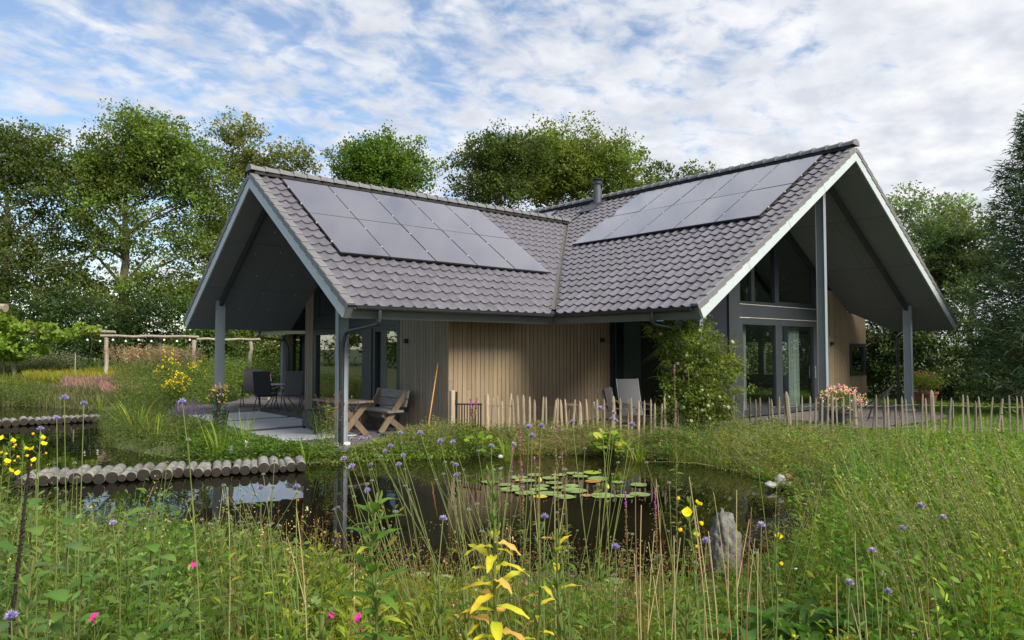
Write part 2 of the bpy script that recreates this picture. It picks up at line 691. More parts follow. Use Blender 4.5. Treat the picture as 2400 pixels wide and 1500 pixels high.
def frame_M(O, e, g, n):
    return Matrix(((e.x, g.x, n.x, O.x), (e.y, g.y, n.y, O.y), (e.z, g.z, n.z, O.z), (0, 0, 0, 1)))


TILES_ONE = []      # (distance, matrix, roof index)
TILES_CUT = []      # (bmesh transformed, roof index)
TILES_REST = []     # matrices


def lay_tiles(O, e, g, n, e0, e1, slope_len, roof, clips=(), hidden=None, front=True):
    """O eave origin on top of the slab; e along the eave, g up the slope"""
    nc = int(round(slope_len / TG))
    gg = slope_len / nc
    ne = int(math.ceil((e1 - e0) / TW - 1e-6))
    for j in range(nc):
        for i in range(ne):
            x = e0 + i * TW
            y = j * gg - 0.04
            P = O + e * x + g * y
            jitv = Vector((R.uniform(-.003, .003), R.uniform(-.004, .004), 0))
            rot = Matrix.Rotation(R.uniform(-.012, .012), 4, 'Y') @ Matrix.Rotation(R.uniform(-.006, .006), 4, 'Z')
            M = frame_M(P + e * jitv.x + g * jitv.y + n * R.uniform(0, .003), e, g, n) @ rot
            cs = [M @ Vector((a, b, 0.02)) for a in (0, TW) for b in (0, TL)]
            cut = []
            skip = False
            for (pc, pn) in clips:
                ds = [(c - pc).dot(pn) for c in cs]
                if max(ds) <= 0.005:
                    skip = True
                elif min(ds) < 0:
                    cut.append((pc, pn))
            if skip:
                continue
            if cut:
                bm = tile_bm()
                bm.transform(M)
                for (pc, pn) in cut:
                    bmesh.ops.bisect_plane(bm, geom=bm.verts[:] + bm.edges[:] + bm.faces[:], plane_co=pc, plane_no=pn, clear_inner=True)
                if bm.faces:
                    TILES_CUT.append((bm, roof, front))
                else:
                    bm.free()
                continue
            c = M @ Vector((TW / 2, TL / 2, 0))
            under = hidden(x + TW / 2, y + TL / 2) if hidden else False
            if front and not under:
                dist = (np.array(c) - CAM) @ FWD0
                TILES_ONE.append((dist, M, roof))
            else:
                TILES_REST.append((M, roof))


# solar arrays: (along-eave start, horizontal distance from the eave, size)
PAW, PAH = 1.134, 1.755
A_u1, A_s0 = 4.524, 1.518
B_v1, B_s0 = 3.236, 3.240
cA, cB = math.cos(math.atan(TA)), math.cos(math.atan(TB))


def hidA(x, y):     # x along -u from LA, y up the slope
    u = LA - x
    return A_u1 - 5 * PAW + .1 < u < A_u1 - .25 and A_s0 / cA + .25 < y < A_s0 / cA + 2 * PAH


def hidB(x, y):
    v = x
    return B_v1 - 5 * PAW + .1 < v < B_v1 - .2 and B_s0 / cB + .25 < y


roofA = MB().prism([(LA, 0, H), (LA, -HA, zAf(-HA)), (-VU, -HA, zAf(-HA)), (0, 0, H)], NAF * TS).prism(
    [(LA, -WA, H), (0, -WA, H), (-VU, -HA, zAf(-HA)), (LA, -HA, zAf(-HA))], NAB * TS).build('roof', M_dark, house)
zr = zBf(-RB)
roofB = MB().prism([(0, LB, H), (0, 0, H), (-VU, -HA, zBf(-VU)), (0, -WA, H), (0, BACK, H), (-RB, BACK, zr), (-RB, LB, zr)], NBF * TS).prism(
    [(-WB, LB, zBb(-WB)), (-RB, LB, zr), (-RB, BACK, zr), (-11.75, BACK, zBb(-11.75)), (-11.75, 1.15, zBb(-11.75)), (-WB, 2.15, zBb(-WB))], NBB * TS).build('roof', M_dark, house)

VAL = Vector((-VU, -HA, 0)).normalized()
VN = Vector((VAL.y, -VAL.x, 0))          # horizontal normal of the front valley
if VN.x < 0:
    VN = -VN                             # points to wing A (towards +u, -v)
gap = 0.055
gAf = Vector((0, -1, TA)).normalized()
gAb = Vector((0, 1, TA)).normalized()
gBf = Vector((-1, 0, TB)).normalized()
gBb = Vector((1, 0, TBR)).normalized()
lay_tiles(Vector((LA - .07, 0, H)) + NAF * TS, Vector((-1, 0, 0)), gAf, NAF, 0, LA + VU + .3, HA / cA + RX, roofA,
          [(VN * gap, VN)], hidA)
VNb = Vector((VN.x, -VN.y, 0))           # rear valley, mirrored about wing A's ridge
lay_tiles(Vector((0, -WA, H)) + NAB * TS, Vector((1, 0, 0)), gAb, NAB, -5.2, LA - .07, HA / cA + RX, roofA,
          [(Vector((0, -WA, 0)) + VNb * gap, VNb)], None, False)
lay_tiles(Vector((0, 0, H)) + NBF * TS, Vector((0, 1, 0)), gBf, NBF, -HA - .02 - TW * 0.0, LB - .07, RB / cB + RX, roofB,
          [(-VN * gap, -VN)], hidB)
lay_tiles(Vector((0, BACK, H)) + NBF * TS, Vector((0, 1, 0)), gBf, NBF, .07, -HA - .02 - BACK, RB / cB + RX, roofB,
          [(Vector((0, -WA, 0)) - VNb * gap, -VNb)], None, False)
cBR = math.cos(math.atan(TBR))
lay_tiles(Vector((-WB, LB, zBb(-WB))) + NBB * TS, Vector((0, -1, 0)), gBb, NBB, .07, LB - BACK, (WB - RB) / cBR + RX, roofB,
          [(Vector((-WB, 2.15, 0)) + Vector((.05, .05, 0)), Vector((1, 1, 0)).normalized())] and [(Vector((-12.27, 1.65, 0)), Vector((1, 1, 0)).normalized())], None, False)
# the cut corner only trims the strip beside it: tiles further back start at the shortened eave
TILES_ONE.sort(key=lambda t: t[0])
for (d, M, rf) in TILES_ONE[:300]:
    link('roof_tile', ME_tile, rf, M)


def join_tiles(items, cuts, parent):
    me0 = ME_tile
    nv = len(me0.vertices)
    V0 = np.empty(nv * 3, np.float32)
    me0.vertices.foreach_get('co', V0)
    V0 = np.concatenate([V0.reshape(-1, 3), np.ones((nv, 1))], 1)
    F0 = [tuple(p.vertices) for p in me0.polygons]
    vs, fs = [], []
    n = 0
    for M in items:
        vs.append((V0 @ np.array(M).T)[:, :3])
        fs += [[i + n for i in f] for f in F0]
        n += nv
    for bm in cuts:
        bm.verts.index_update()
        vs.append(np.array([v.co[:] for v in bm.verts]))
        fs += [[v.index + n for v in f.verts] for f in bm.faces]
        n += len(bm.verts)
        bm.free()
    me = bpy.data.meshes.new('roof_tile')
    me.from_pydata(np.concatenate(vs).tolist(), [], fs)
    me.shade_smooth()
    me.set_sharp_from_angle(angle=rad(50))
    me.materials.append(M_tile)
    o = link('roof_tile', me, parent)
    o['kind'] = 'stuff'
    return o


for rf in (roofA, roofB):
    join_tiles([m for (_d, m, r_) in TILES_ONE[300:] if r_ is rf] + [m for (m, r_) in TILES_REST if r_ is rf],
               [b for (b, r_, _f) in TILES_CUT if r_ is rf], rf)

# ---- verge tiles on the gable edges ---------------------------------------
def verge_me(sgn):
    b = MB()
    b.box((-.115, -.01, -.012), (.058, .345, .052), bevel=.012)
    b.box((.030, -.01, -.085 + .01), (.0585, .345, .03), bevel=.006)
    if sgn < 0:
        for v in b.bm.verts:
            v.co.x *= -1
    return b.mesh('verge_tile', M_verge)


VERGE = {1: verge_me(1), -1: verge_me(-1)}


def verge(O, e, g, n, slope_len, parent, sgn):
    nc = int(round(slope_len / TG))
    gg = slope_len / nc
    for j in range(nc):
        M = frame_M(O + g * (j * gg - .04) + n * (.045), e, g, n) @ Matrix.Rotation(-.085, 4, 'X')
        link('verge_tile', VERGE[sgn], parent, M)


verge(Vector((LA - .01, 0, H)) + NAF * TS, Vector((-1, 0, 0)), gAf, NAF, HA / cA + RX, roofA, -1)
verge(Vector((LA - .01, -WA, H)) + NAB * TS, Vector((1, 0, 0)), gAb, NAB, HA / cA + RX, roofA, 1)
verge(Vector((0, LB - .01, H)) + NBF * TS, Vector((0, 1, 0)), gBf, NBF, RB / cB + RX, roofB, 1)
verge(Vector((-WB, LB - .01, zBb(-WB))) + NBB * TS, Vector((0, -1, 0)), gBb, NBB, (WB - RB) / cBR + RX, roofB, -1)

# ---- ridge tiles -----------------------------------------------------------
def ridge_me():
    b = MB()
    n = 9
    prof = [(-.02, .150), (.035, .150), (.06, .135), (.37, .118)]
    rings = []
    for (y, r) in prof:
        rings.append([b.bm.verts.new((r * 1.15 * math.cos(math.pi * k / n), y, r * math.sin(math.pi * k / n))) for k in range(n + 1)])
    for a, c in zip(rings, rings[1:]):
        for k in range(n):
            b.bm.faces.new((a[k], a[k + 1], c[k + 1], c[k]))
    b.bm.faces.new(rings[0])
    return b.mesh('ridge_tile', M_verge, smooth=True)


ME_ridge = ridge_me()


def ridge(P, d, length, parent):
    d = Vector(d)
    n = int(round(length / .335))
    s = length / n
    x = d.cross(Vector((0, 0, 1)))
    for i in range(n):
        M = frame_M(Vector(P) + d * (i * s), x, d, Vector((0, 0, 1))) @ Matrix.Rotation(R.uniform(-.01, .01), 4, 'Z')
        link('ridge_tile', ME_ridge, parent, M)
    b = MB()
    b.lathe((0, 0, 0), [(.02, -.035), (.165, -.03), (.17, 0), (.15, .012)], n=20, axis='y')
    o = b.build('ridge_end_cap', M_verge, parent)
    o.matrix_local = frame_M(Vector(P) + Vector((0, 0, .0)), x, -d, Vector((0, 0, 1)))
    o.matrix_local = o.matrix_local @ Matrix.Translation((0, .02, .015))


ZRA = zAf(-HA) + .375
ZRB = zr + .37
MB().bar((LA - .05, -HA, ZRA - .03), (-VU, -HA, ZRA - .03), .24, .10).build('ridge_gap_filler', M_dark, roofA)  # dark bars added to stop sky light showing under the ridge tiles
MB().bar((-RB, LB - .05, ZRB - .03), (-RB, BACK + .05, ZRB - .03), .24, .10).build('ridge_gap_filler', M_dark, roofB)
ridge((LA + .03, -HA, ZRA), (-1, 0, 0), LA + VU + .05, roofA)
ridge((-RB, LB + .03, ZRB), (0, -1, 0), LB - BACK, roofB)
# valley gutter: dark lead strip with a little leaf litter, a folded channel
b = MB()
for sg in (1, -1):
    q0 = Vector((0.04, 0.04, H)) + Vector((0, 0, .315))
    q1 = Vector((-VU, -HA, zAf(-HA))) + Vector((0, 0, .315))
    side = VN * sg * .10 + Vector((0, 0, .035))
    b.prism([q0, q1, q1 + side, q0 + side], (0, 0, -.006))
b.build('valley_gutter', mat('valley_lead', (0.085, 0.078, 0.07), (0.06, 0.055, 0.05), rough=0.6, scale=6,
        dirt=((0.17, 0.09, 0.035), 0.60, 0.72, 7)), house)

# ---- bargeboards, fascias, soffits ----------------------------------------
def barge(poly_fn, n0, nseg, vec, lab=None):
    """poly_fn(t) -> point of the soffit edge at fraction t of the rake"""
    for k in range(nseg):
        t0, t1 = k / nseg + (0.0007 if k else 0), (k + 1) / nseg - (0.0007 if k < nseg - 1 else 0)
        p0, p1 = Vector(poly_fn(t0)), Vector(poly_fn(t1))
        last = k == nseg - 1
        top1 = p1 + (Vector((0, 0, TS / n0.z)) if last else n0 * TS)
        MB().prism([p0, p1, top1, p0 + n0 * TS], vec).build('bargeboard', M_barge, house)


barge(lambda t: (LA, -HA * t, zAf(-HA * t) - .004), NAF, 3, (.03, 0, 0))
barge(lambda t: (LA, -WA + HA * t, zAb(-WA + HA * t) - .004), NAB, 3, (.03, 0, 0))
barge(lambda t: (-RB * t, LB, zBf(-RB * t) - .004), NBF, 4, (0, .03, 0))
barge(lambda t: (-WB + (WB - RB) * t, LB, zBb(-WB + (WB - RB) * t) - .004), NBB, 4, (0, .03, 0))

gA_out = -gAf
gB_out = -gBf


def fascia(p0, p1, n, out, m=M_fascia, name='fascia', h=TS):
    p0, p1, out = Vector(p0), Vector(p1), Vector(out)
    a = p0 + out * .002
    c = p1 + out * .002
    return MB().prism([a, c, c + n * h, a + n * h], out * .022).build(name, m, house)


for (u0, u1) in ((LA, 2.35), (2.344, 0.02)):
    fascia((u0, 0, H - .003), (u1, 0, H - .003), NAF, gA_out)
for (v0, v1) in ((0.02, 2.0), (2.006, LB)):
    fascia((0, v0, H - .003), (0, v1, H - .003), NBF, gB_out)
fascia((0, -WA - .02, H - .003), (0, BACK, H - .003), NBF, gB_out, M_cream)
fascia((LA, -WA, H - .003), (0.02, -WA, H - .003), NAB, -gAb)
fascia((-WB, 2.17, zBb(-WB) - .003), (-WB, LB, zBb(-WB) - .003), NBB, -gBb)


def soffit(quad_fn, na, nb, n):
    """panels under a slab; quad_fn(s,t) gives points of the slab's underside"""
    for i in range(na):
        for j in range(nb):
            e = .0012
            s0, s1, t0, t1 = i / na + e, (i + 1) / na - e, j / nb + e, (j + 1) / nb - e
            q = [Vector(quad_fn(s, t)) for s, t in ((s0, t0), (s1, t0), (s1, t1), (s0, t1))]
            MB().prism([p - n * .001 for p in q], -n * .009).build('soffit_panel', M_soffit, house)


soffit(lambda s, t: (2.2 + (LA - 2.2) * s, -HA * t, zAf(-HA * t)), 2, 3, NAF)
soffit(lambda s, t: (2.2 + (LA - 2.2) * s, -WA + HA * t, zAb(-WA + HA * t)), 2, 3, NAB)
soffit(lambda s, t: (-RB * t, 1.15 + (LB - 1.15) * s, zBf(-RB * t)), 2, 3, NBF)
soffit(lambda s, t: (-11.75 + (11.75 - RB) * t, 1.15 + (LB - 1.15) * s, zBb(-11.75 + (11.75 - RB) * t)), 2, 3, NBB)
MB().prism([(-WB, 2.15, zBb(-WB) - .001), (-WB, LB, zBb(-WB) - .001), (-11.756, LB, zBb(-11.756) - .001), (-11.756, 1.16, zBb(-11.756) - .001)], -NBB * .009).build('soffit_panel', M_soffit, house)
# the eaves beyond the overhangs get a plain lining
MB().prism([(2.19, 0, H - .001), (2.19, -.9, zAf(-.9) - .001), (-.9, -.9, zAf(-.9) - .001), (0, 0, H - .001)], -NAF * .008).build('soffit_panel', M_soffit, house)
MB().prism([(0, 1.14, H - .001), (0, 0, H - .001), (-2.8, -2.8, zBf(-2.8) - .001), (-2.8, 1.14, zBf(-2.8) - .001)], -NBF * .008).build('soffit_panel', M_soffit, house)
# small recessed spotlights (unlit) in the overhang of wing A
for (u, v) in ((4.0, -8.2), (3.2, -8.2), (4.0, -7.0), (3.1, -6.9), (3.6, -7.6), (4.3, -6.3), (3.0, -6.2), (2.7, -7.6), (3.7, -6.2), (4.1, -5.6), (2.6, -5.6)):
    P = Vector((u, v, zAb(v))) - NAB * .010
    o = MB().lathe((0, 0, 0), [(.018, 0), (.020, -.004), (.012, -.006)], n=10).build('spotlight', mat('steel_ring', (.6, .6, .6), rough=.3), house)
    o.matrix_local = frame_M(P, Vector((1, 0, 0)), NAB.cross(Vector((1, 0, 0))), NAB)

# gutters ---------------------------------------------------------------------
def gutter(p0, p1, out, name='gutter', m=M_gutter):
    p0, p1, out = Vector(p0), Vector(p1), Vector(out).normalized()
    prof = []
    for k in range(9):
        a = math.pi + math.pi * k / 8
        prof.append((math.cos(a) * .062, math.sin(a) * .066))
    prof = [(-.062, .012)] + prof + [(.070, .012), (.070, .022), (.055, .020)]
    inner = [(x * .86, y * .86 + .004) for (x, y) in prof[-4:0:-1]]
    poly = [p0 + out * x + Vector((0, 0, y)) for (x, y) in prof + inner]
    return MB().prism(poly, p1 - p0).build(name, m, house)


GO, GZ = .145 + .055, H + .185
gutter((LA - .12, GO, GZ), (GO - .02, GO, GZ), (0, 1, 0))
gutter((GO - .02 + .0, GO, GZ - .001), (GO, LB - .08, GZ - .001), (1, 0, 0))
gutter((GO, -WA - GO, GZ), (GO, BACK + .1, GZ), (1, 0, 0))
gutter((LA - .12, -WA - GO, GZ), (GO, -WA - GO, GZ), (0, -1, 0))
gutter((-WB - GO, 2.2, zBb(-WB) + .17), (-WB - GO, LB - .08, zBb(-WB) + .17), (-1, 0, 0))


def pipe(pts, r=.042, name='downpipe', clips=()):
    b = MB()
    # rounded corners
    P = [Vector(p) for p in pts]
    out = [P[0]]
    for a, c, d in zip(P, P[1:], P[2:]):
        e = min(.10, (a - c).length * .45, (d - c).length * .45)
        q0, q1 = c + (a - c).normalized() * e, c + (d - c).normalized() * e
        for k in range(5):
            t = k / 4
            out.append(q0 * (1 - t) ** 2 + c * 2 * t * (1 - t) + q1 * t * t)
    out.append(P[-1])
    b.tube(out, r, 12)
    o = b.build(name, M_gutter, house, smooth=True)
    for (c, d) in clips:
        bb = MB().lathe(c, [(r + .004, -.03), (r + .010, -.028), (r + .010, .028), (r + .004, .03)], n=14)
        c = Vector(c)
        bb.box(c + Vector((-.012, -.012, -.012)), c + Vector(d) * .12 + Vector((.012, .012, .012)))
        bb.build('pipe_clip', M_gutter, o)
    return o


pipe([(4.52, GO, GZ - .05), (4.52, GO, GZ - .30), (4.62, -.86, GZ - .42), (4.66, -.93, 1.9), (4.66, -.93, 0.0)],
     clips=[((4.66, -.93, 1.93), (0, -1, 0)), ((4.66, -.93, .78), (0, -1, 0))])
pipe([(GO, 2.88, GZ - .05), (GO, 2.88, GZ - .28), (-.95, 2.98, GZ - .42), (-1.0, 2.9, 1.8), (-1.0, 2.9, 0.0)])
pipe([(GO, -16.6, GZ - .05), (GO, -16.6, GZ - .30), (-.62, -16.0, GZ - .42), (-.7, -15.9, 1.8), (-.7, -15.9, 0)])
pipe([(-11.6, 3.0, 2.36), (-12.95, 2.4, 2.36), (-13.2, 2.1, 2.2), (-13.2, 2.1, 0.0)])

# posts and portal rafters ---------------------------------------------------
def post(u, v, z1, along_u, label=None):
    a, c = (.10, .05) if along_u else (.05, .10)
    b = MB()
    b.box((u - a, v - c, .05), (u + a, v + c, z1), bevel=.006)
    # flange lips that leave a shallow channel in the broad sides
    if along_u:
        for sx in (-1, 1):
            b.box((u + sx * .1 - .009, v - .062, .05), (u + sx * .1 + .009, v + .062, z1), bevel=.003)
    else:
        for sy in (-1, 1):
            b.box((u - .062, v + sy * .1 - .009, .05), (u + .062, v + sy * .1 + .009, z1), bevel=.003)
    o = b.build('post', M_post, house)
    MB().box((u - a - .05, v - c - .05, -.02), (u + a + .05, v + c + .05, .052), bevel=.01).build('post_base', M_conc, o)
    return o


PU, PV = 4.60, 3.0
post(PU, -1.06, zAf(-1.06) - .012, True)
post(PU, -WA + 1.06, zAf(-1.06) - .012, True)
post(-1.06, PV, zBf(-1.06) - .012, False)
post(-RB + .02, PV, zr - .03, False)
post(-WB + 1.18, PV, zBb(-WB + 1.18) - .012, False)
post(-12.55, .35, 3.0, False)
post(-.65, -16.3, H - .02, False)


def rafter(p, q, n):
    p, q = Vector(p) - n * .085, Vector(q) - n * .085
    MB().bar(p, q, .09, .15, up=n, bevel=.004).build('rafter', M_post if False else M_panel, house)


rafter((PU, -1.0, zAf(-1.0)), (PU, -HA, zAf(-HA)), NAF)
rafter((PU, -WA + 1.0, zAf(-1.0)), (PU, -HA, zAf(-HA)), NAB)
rafter((-1.0, PV, zBf(-1.0)), (-RB, PV, zr), NBF)
rafter((-WB + 1.1, PV, zBb(-WB + 1.1)), (-RB, PV, zr), NBB)

# ---- solar panels ----------------------------------------------------------
M_pv = mat('solar_glass', (0.070, 0.064, 0.080), (0.078, 0.072, 0.088), rough=0.2, scale=1.2, spec=1.0, coat=1.0)
_pb = M_pv.node_tree.nodes['Principled BSDF']
_pb.inputs['Coat IOR'].default_value = 1.7
_pb.inputs['Coat Roughness'].default_value = 0.05
M_pvf = mat('solar_frame', (0.012, 0.012, 0.014), (0.016, 0.016, 0.018), rough=0.4)
M_clamp = mat('clamp_alu', (0.42, 0.38, 0.31), (0.34, 0.31, 0.25), rough=0.4, scale=20)
b = MB()
b.box((-PAW / 2 + .006, -PAH / 2 + .006, -.034), (PAW / 2 - .006, PAH / 2 - .006, 0), bevel=.002)
ME_pvf = b.mesh('solar_panel', M_pvf)
b = MB()
b.box((-PAW / 2 + .016, -PAH / 2 + .016, .0), (PAW / 2 - .016, PAH / 2 - .016, .003))
ME_pvg = b.mesh('cell_sheet', M_pv)
b = MB()
b.box((-.008, -.022, -.03), (.022, .022, .008), bevel=.004)
ME_clamp = b.mesh('clamp', M_clamp)


def array(O, e, g, n, cols, rows):
    """O: lower corner on the panel plane"""
    for i in range(cols):
        for j in range(rows):
            c = O + e * (PAW * (i + .5)) + g * (PAH * (j + .5)) + n * R.uniform(-.002, .002)
            M = frame_M(c, e, g, n) @ Matrix.Rotation(R.uniform(-.004, .004), 4, 'X') @ Matrix.Rotation(R.uniform(-.004, .004), 4, 'Y')
            p = link('solar_panel', ME_pvf, house, M)
            link('cell_sheet', ME_pvg, p)
            for y in (-.42, .42):
                link('clamp', ME_clamp, p, Matrix.Translation((-PAW / 2, y, 0)))
            if i == cols - 1:
                for y in (-.42, .42):
                    link('clamp', ME_clamp, p, Matrix.Translation((PAW / 2, y, 0)) @ Matrix.Rotation(math.pi, 4, 'Z'))


PH = .355
array(Vector((A_u1, -A_s0, zAf(-A_s0))) + NAF * PH, Vector((-1, 0, 0)), gAf, NAF, 5, 2)
array(Vector((-B_s0, B_v1 - 5 * PAW, zBf(-B_s0))) + NBF * PH, Vector((0, 1, 0)), gBf, NBF, 5, 2)
array(Vector((-RB + 1.55, -8.35, zBf(-RB + 1.55))) + NBF * PH, Vector((0, 1, 0)), gBf, NBF, 2, 1)

# ---- flue ------------------------------------------------------------------
fx, fy = -6.10, -4.28
fz = zBf(fx) + .30
M_flue = mat('flue_grey', (0.10, 0.105, 0.115), (0.085, 0.09, 0.10), rough=0.42, scale=5, metal=0.3)
fl = MB().lathe((fx, fy, fz - .15), [(.17, 0), (.135, .02), (.135, .66), (.118, .665), (.118, .70), (.105, .70), (.105, .86)], n=20).build('flue', M_flue, house, smooth=True)
MB().lathe((fx, fy, fz + .66), [(.11, 0), (.15, .01), (.15, .10), (.13, .105), (.13, .13), (.20, .135), (.205, .16), (.10, .19)], n=20).build('flue_cap', M_gutter, fl, smooth=True)
o = MB().box((-.32, -.55, -.01), (.32, .32, .008)).build('flashing', M_panel, fl)
o.matrix_local = frame_M(Vector((fx, fy, zBf(fx))) + NBF * (TS + .095), Vector((0, 1, 0)), gBf, NBF)

# ---- cladding --------------------------------------------------------------
BW = .1205


def boards(P0, d, out, length, z0, top_fn, m, th=.022, seams=True, holes=()):
    """vertical boards from P0 along d; top_fn(s) gives the top height at distance s"""
    d, out = Vector(d), Vector(out)
    n = int(round(length / BW))
    w = length / n
    for i in range(n):
        a, c = i * w + .006, (i + 1) * w - .006
        zt0, zt1 = top_fn(a), top_fn(c)
        spans = [(z0, None)]
        for (h0, h1, k0, k1) in holes:
            if a < h1 and c > h0:
                spans = [(z0, k0), (k1, None)]
        segs = []
        for (s0, s1) in spans:
            if seams and R.random() < .45 and s1 is None:
                zc = R.choice((.95, 1.15, 1.35, 1.75, 1.95, 2.1)) + R.uniform(-.03, .03)
                if s0 + .2 < zc < min(zt0, zt1) - .2:
                    segs += [(s0, zc - .002), (zc + .002, None)]
                    continue
            segs.append((s0, s1))
        off = R.uniform(0, .003)
        for (s0, s1) in segs:
            q0, q1 = (zt0, zt1) if s1 is None else (s1, s1)
            base = Vector(P0) + out * off
            MB().prism([base + d * a + Vector((0, 0, s0)), base + d * c + Vector((0, 0, s0)),
                        base + d * c + Vector((0, 0, q1)), base + d * a + Vector((0, 0, q0))], out * th).build('cladding_board', m, house)


# wing A: solid walls behind the boards, then the boards
UG, VS, US = 2.20, -.92, -2.86
b = MB()
b.prism([(UG - .2, -2.85, 0), (UG - .2, VS, 0), (UG - .2, VS, zAf(VS) - .012), (UG - .2, -2.85, zAf(-2.85) - .012)], (.2, 0, 0))
b.prism([(UG - .2, -7.93, 0), (UG - .2, -7.42, 0), (UG - .2, -7.42, zAb(-7.42) - .012), (UG - .2, -7.93, zAb(-7.93) - .012)], (.2, 0, 0))
b.build('wall', M_dark, house)
b = MB()
b.box((UG - .201, VS - .2, 0), (US - .02, VS - .001, zAf(VS) - .05))
b.box((UG - .2, -7.73, 0), (-.8, -7.928, zAb(-7.9) - .05))
b.build('wall', M_dark, house)
boards((UG, -2.84, 0), (0, 1, 0), (1, 0, 0), 1.92 + .02, .05, lambda s: zAf(-2.84 + s) - .013, M_board2)
boards((UG, -7.93, 0), (0, 1, 0), (1, 0, 0), .50, .05, lambda s: zAb(-7.93 + s) - .013, M_board2, seams=False)
boards((UG + .022, VS, 0), (-1, 0, 0), (0, 1, 0), UG + .022 - US, .05, lambda s: zAf(VS + .022) - .013, M_board)


# ---- windows ---------------------------------------------------------------
def P3(ax, val, a, z, o=0.0):
    return Vector((val + o, a, z)) if ax == 'u' else Vector((a, val + o, z))


def bx(b, ax, val, a0, a1, z0, z1, o0, o1, bevel=0.0):
    b.box(P3(ax, val, a0, z0, o0), P3(ax, val, a1, z1, o1), bevel=bevel)


def window(ax, val, a0, a1, z0, z1, fw=.07, bars=(), name='window', m=M_frame, glass=M_glass, dep=.09, sub=None):
    """frame with mullions at `bars`, one pane object per light"""
    b = MB()
    bx(b, ax, val, a0, a1, z0, z0 + fw, -dep, .015)
    bx(b, ax, val, a0, a1, z1 - fw, z1, -dep, .015)
    bx(b, ax, val, a0, a0 + fw, z0 + fw, z1 - fw, -dep, .014)
    bx(b, ax, val, a1 - fw, a1, z0 + fw, z1 - fw, -dep, .014)
    xs = [a0 + fw]
    for (c, w) in bars:
        bx(b, ax, val, c - w / 2, c + w / 2, z0 + fw, z1 - fw, -dep, .012)
        xs += [c - w / 2, c + w / 2]
    xs.append(a1 - fw)
    o = b.build(name, m, house)
    for i in range(0, len(xs), 2):
        g = MB()
        bx(g, ax, val, xs[i] - .01, xs[i + 1] + .01, z0 + fw - .01, z1 - fw + .01, -dep * .55 - .004, -dep * .55)
        g.build('pane', glass, o)
    return o


def gable_light(ax, val, pts, fw, name='window', m=M_frame, glass=M_glass, dep=.09):
    """pane of any convex outline (a, z) with a frame of width fw round it"""
    b = MB()
    n = len(pts)
    c = np.mean(np.array(pts), 0)
    inner = []
    P = [np.array(p) for p in pts]
    # offset the outline inwards
    area = sum(P[i][0] * P[(i + 1) % n][1] - P[(i + 1) % n][0] * P[i][1] for i in range(n))
    if area < 0:
        P = P[::-1]
    nor = []
    for i in range(n):
        e = P[(i + 1) % n] - P[i]
        e = e / np.linalg.norm(e)
        nor.append(np.array([-e[1], e[0]]))
    for i in range(n):
        n0, n1 = nor[i - 1], nor[i]
        A = np.array([n0, n1])
        rhs = np.array([n0 @ P[i] + fw, n1 @ P[i] + fw])
        inner.append(np.linalg.solve(A, rhs))
    for i in range(n):
        j = (i + 1) % n
        quad = [P[i], P[j], inner[j], inner[i]]
        b.prism([P3(ax, val, q[0], q[1], -dep) for q in quad], P3(ax, 0, 0, 0, dep + .013))
    o = b.build(name, m, house)
    g = MB()
    g.prism([P3(ax, val, q[0], q[1], -dep * .55) for q in inner], P3(ax, 0, 0, 0, -.004))
    g.build('pane', glass, o)
    return o


def slopeA(v): return min(zAf(v), zAb(v)) - .015


# wing A gable end, from the far pier to the cladding
window('u', UG, -7.415, -4.46, .06, 2.37, fw=.17, bars=[(-6.0, .10)])
window('u', UG, -4.12, -2.86, .06, 2.37, fw=.13, name='door')
MB().box((UG - .14, -4.455, .0), (UG + .04, -4.125, 2.37)).build('door_post', M_panel, house)
MB().box((UG - .12, -7.415, 2.375), (UG + .02, -2.86, 2.545)).build('transom', M_frame, house)
gable_light('u', UG, [(-7.415, 2.55), (-6.0, 2.55), (-6.0, slopeA(-6.0)), (-7.415, slopeA(-7.415))], .16)
gable_light('u', UG, [(-5.995, 2.55), (-4.49, 2.55), (-4.49, slopeA(-4.49)), (-5.995, slopeA(-5.995))], .10)
gable_light('u', UG, [(-4.485, 2.55), (-2.86, 2.55), (-2.86, slopeA(-2.86)), (-4.485, slopeA(-4.485))], .10)
MB().box((UG - .3, -7.42, -.02), (UG + .06, -2.84, .055)).build('sill', M_panel, house)
# side window of wing B behind the climber, facing the pond
window('u', US, VS + .005, .90, .05, 2.60, fw=.09, glass=M_glassd)
b = MB()
b.box((US - .12, VS, 2.605), (US + .02, 1.145, zBf(US) - .02))
b.box((US - .12, .905, 0), (US + .02, 1.145, 2.60))
b.build('wall_panel', M_frame, house)

# wing B gable end
VG = 1.15
def slopeB(u): return min(zBf(u), zBb(u)) - .015


b = MB()
b.prism([(-5.05, VG - .10, 0), (US + .02, VG - .10, 0), (US + .02, VG - .10, slopeB(US)), (-5.05, VG - .10, slopeB(-5.05))], (0, .08, 0))
b.build('wall_panel', mat('shaded_glass_black', (0.010, 0.012, 0.020), (0.012, 0.014, 0.022), rough=0.5), house)  # shade and dark reflections of a glass pane put into a black panel
b = MB()
b.prism([(-5.55, VG - .12, 0), (-5.055, VG - .12, 0), (-5.055, VG - .12, slopeB(-5.055)), (-5.55, VG - .12, slopeB(-5.55))], (0, .16, 0))
b.box((-9.72, VG - .12, 2.66), (-5.552, VG + .012, 2.985))
b.build('spandrel_panel', M_panel, house)
b = MB()
b.box((-9.72, VG + .013, 2.64), (-5.552, VG + .024, 2.652))
b.box((-9.72, VG + .013, 2.989), (-5.552, VG + .024, 3.001))
b.build('drip_trim', mat('drip_alu', (.6, .58, .52), rough=.4), house)
gable_light('v', VG, [(-6.24, 3.005), (-5.555, 3.005), (-5.555, slopeB(-5.555)), (-6.24, slopeB(-6.24))], .07, m=M_frame)
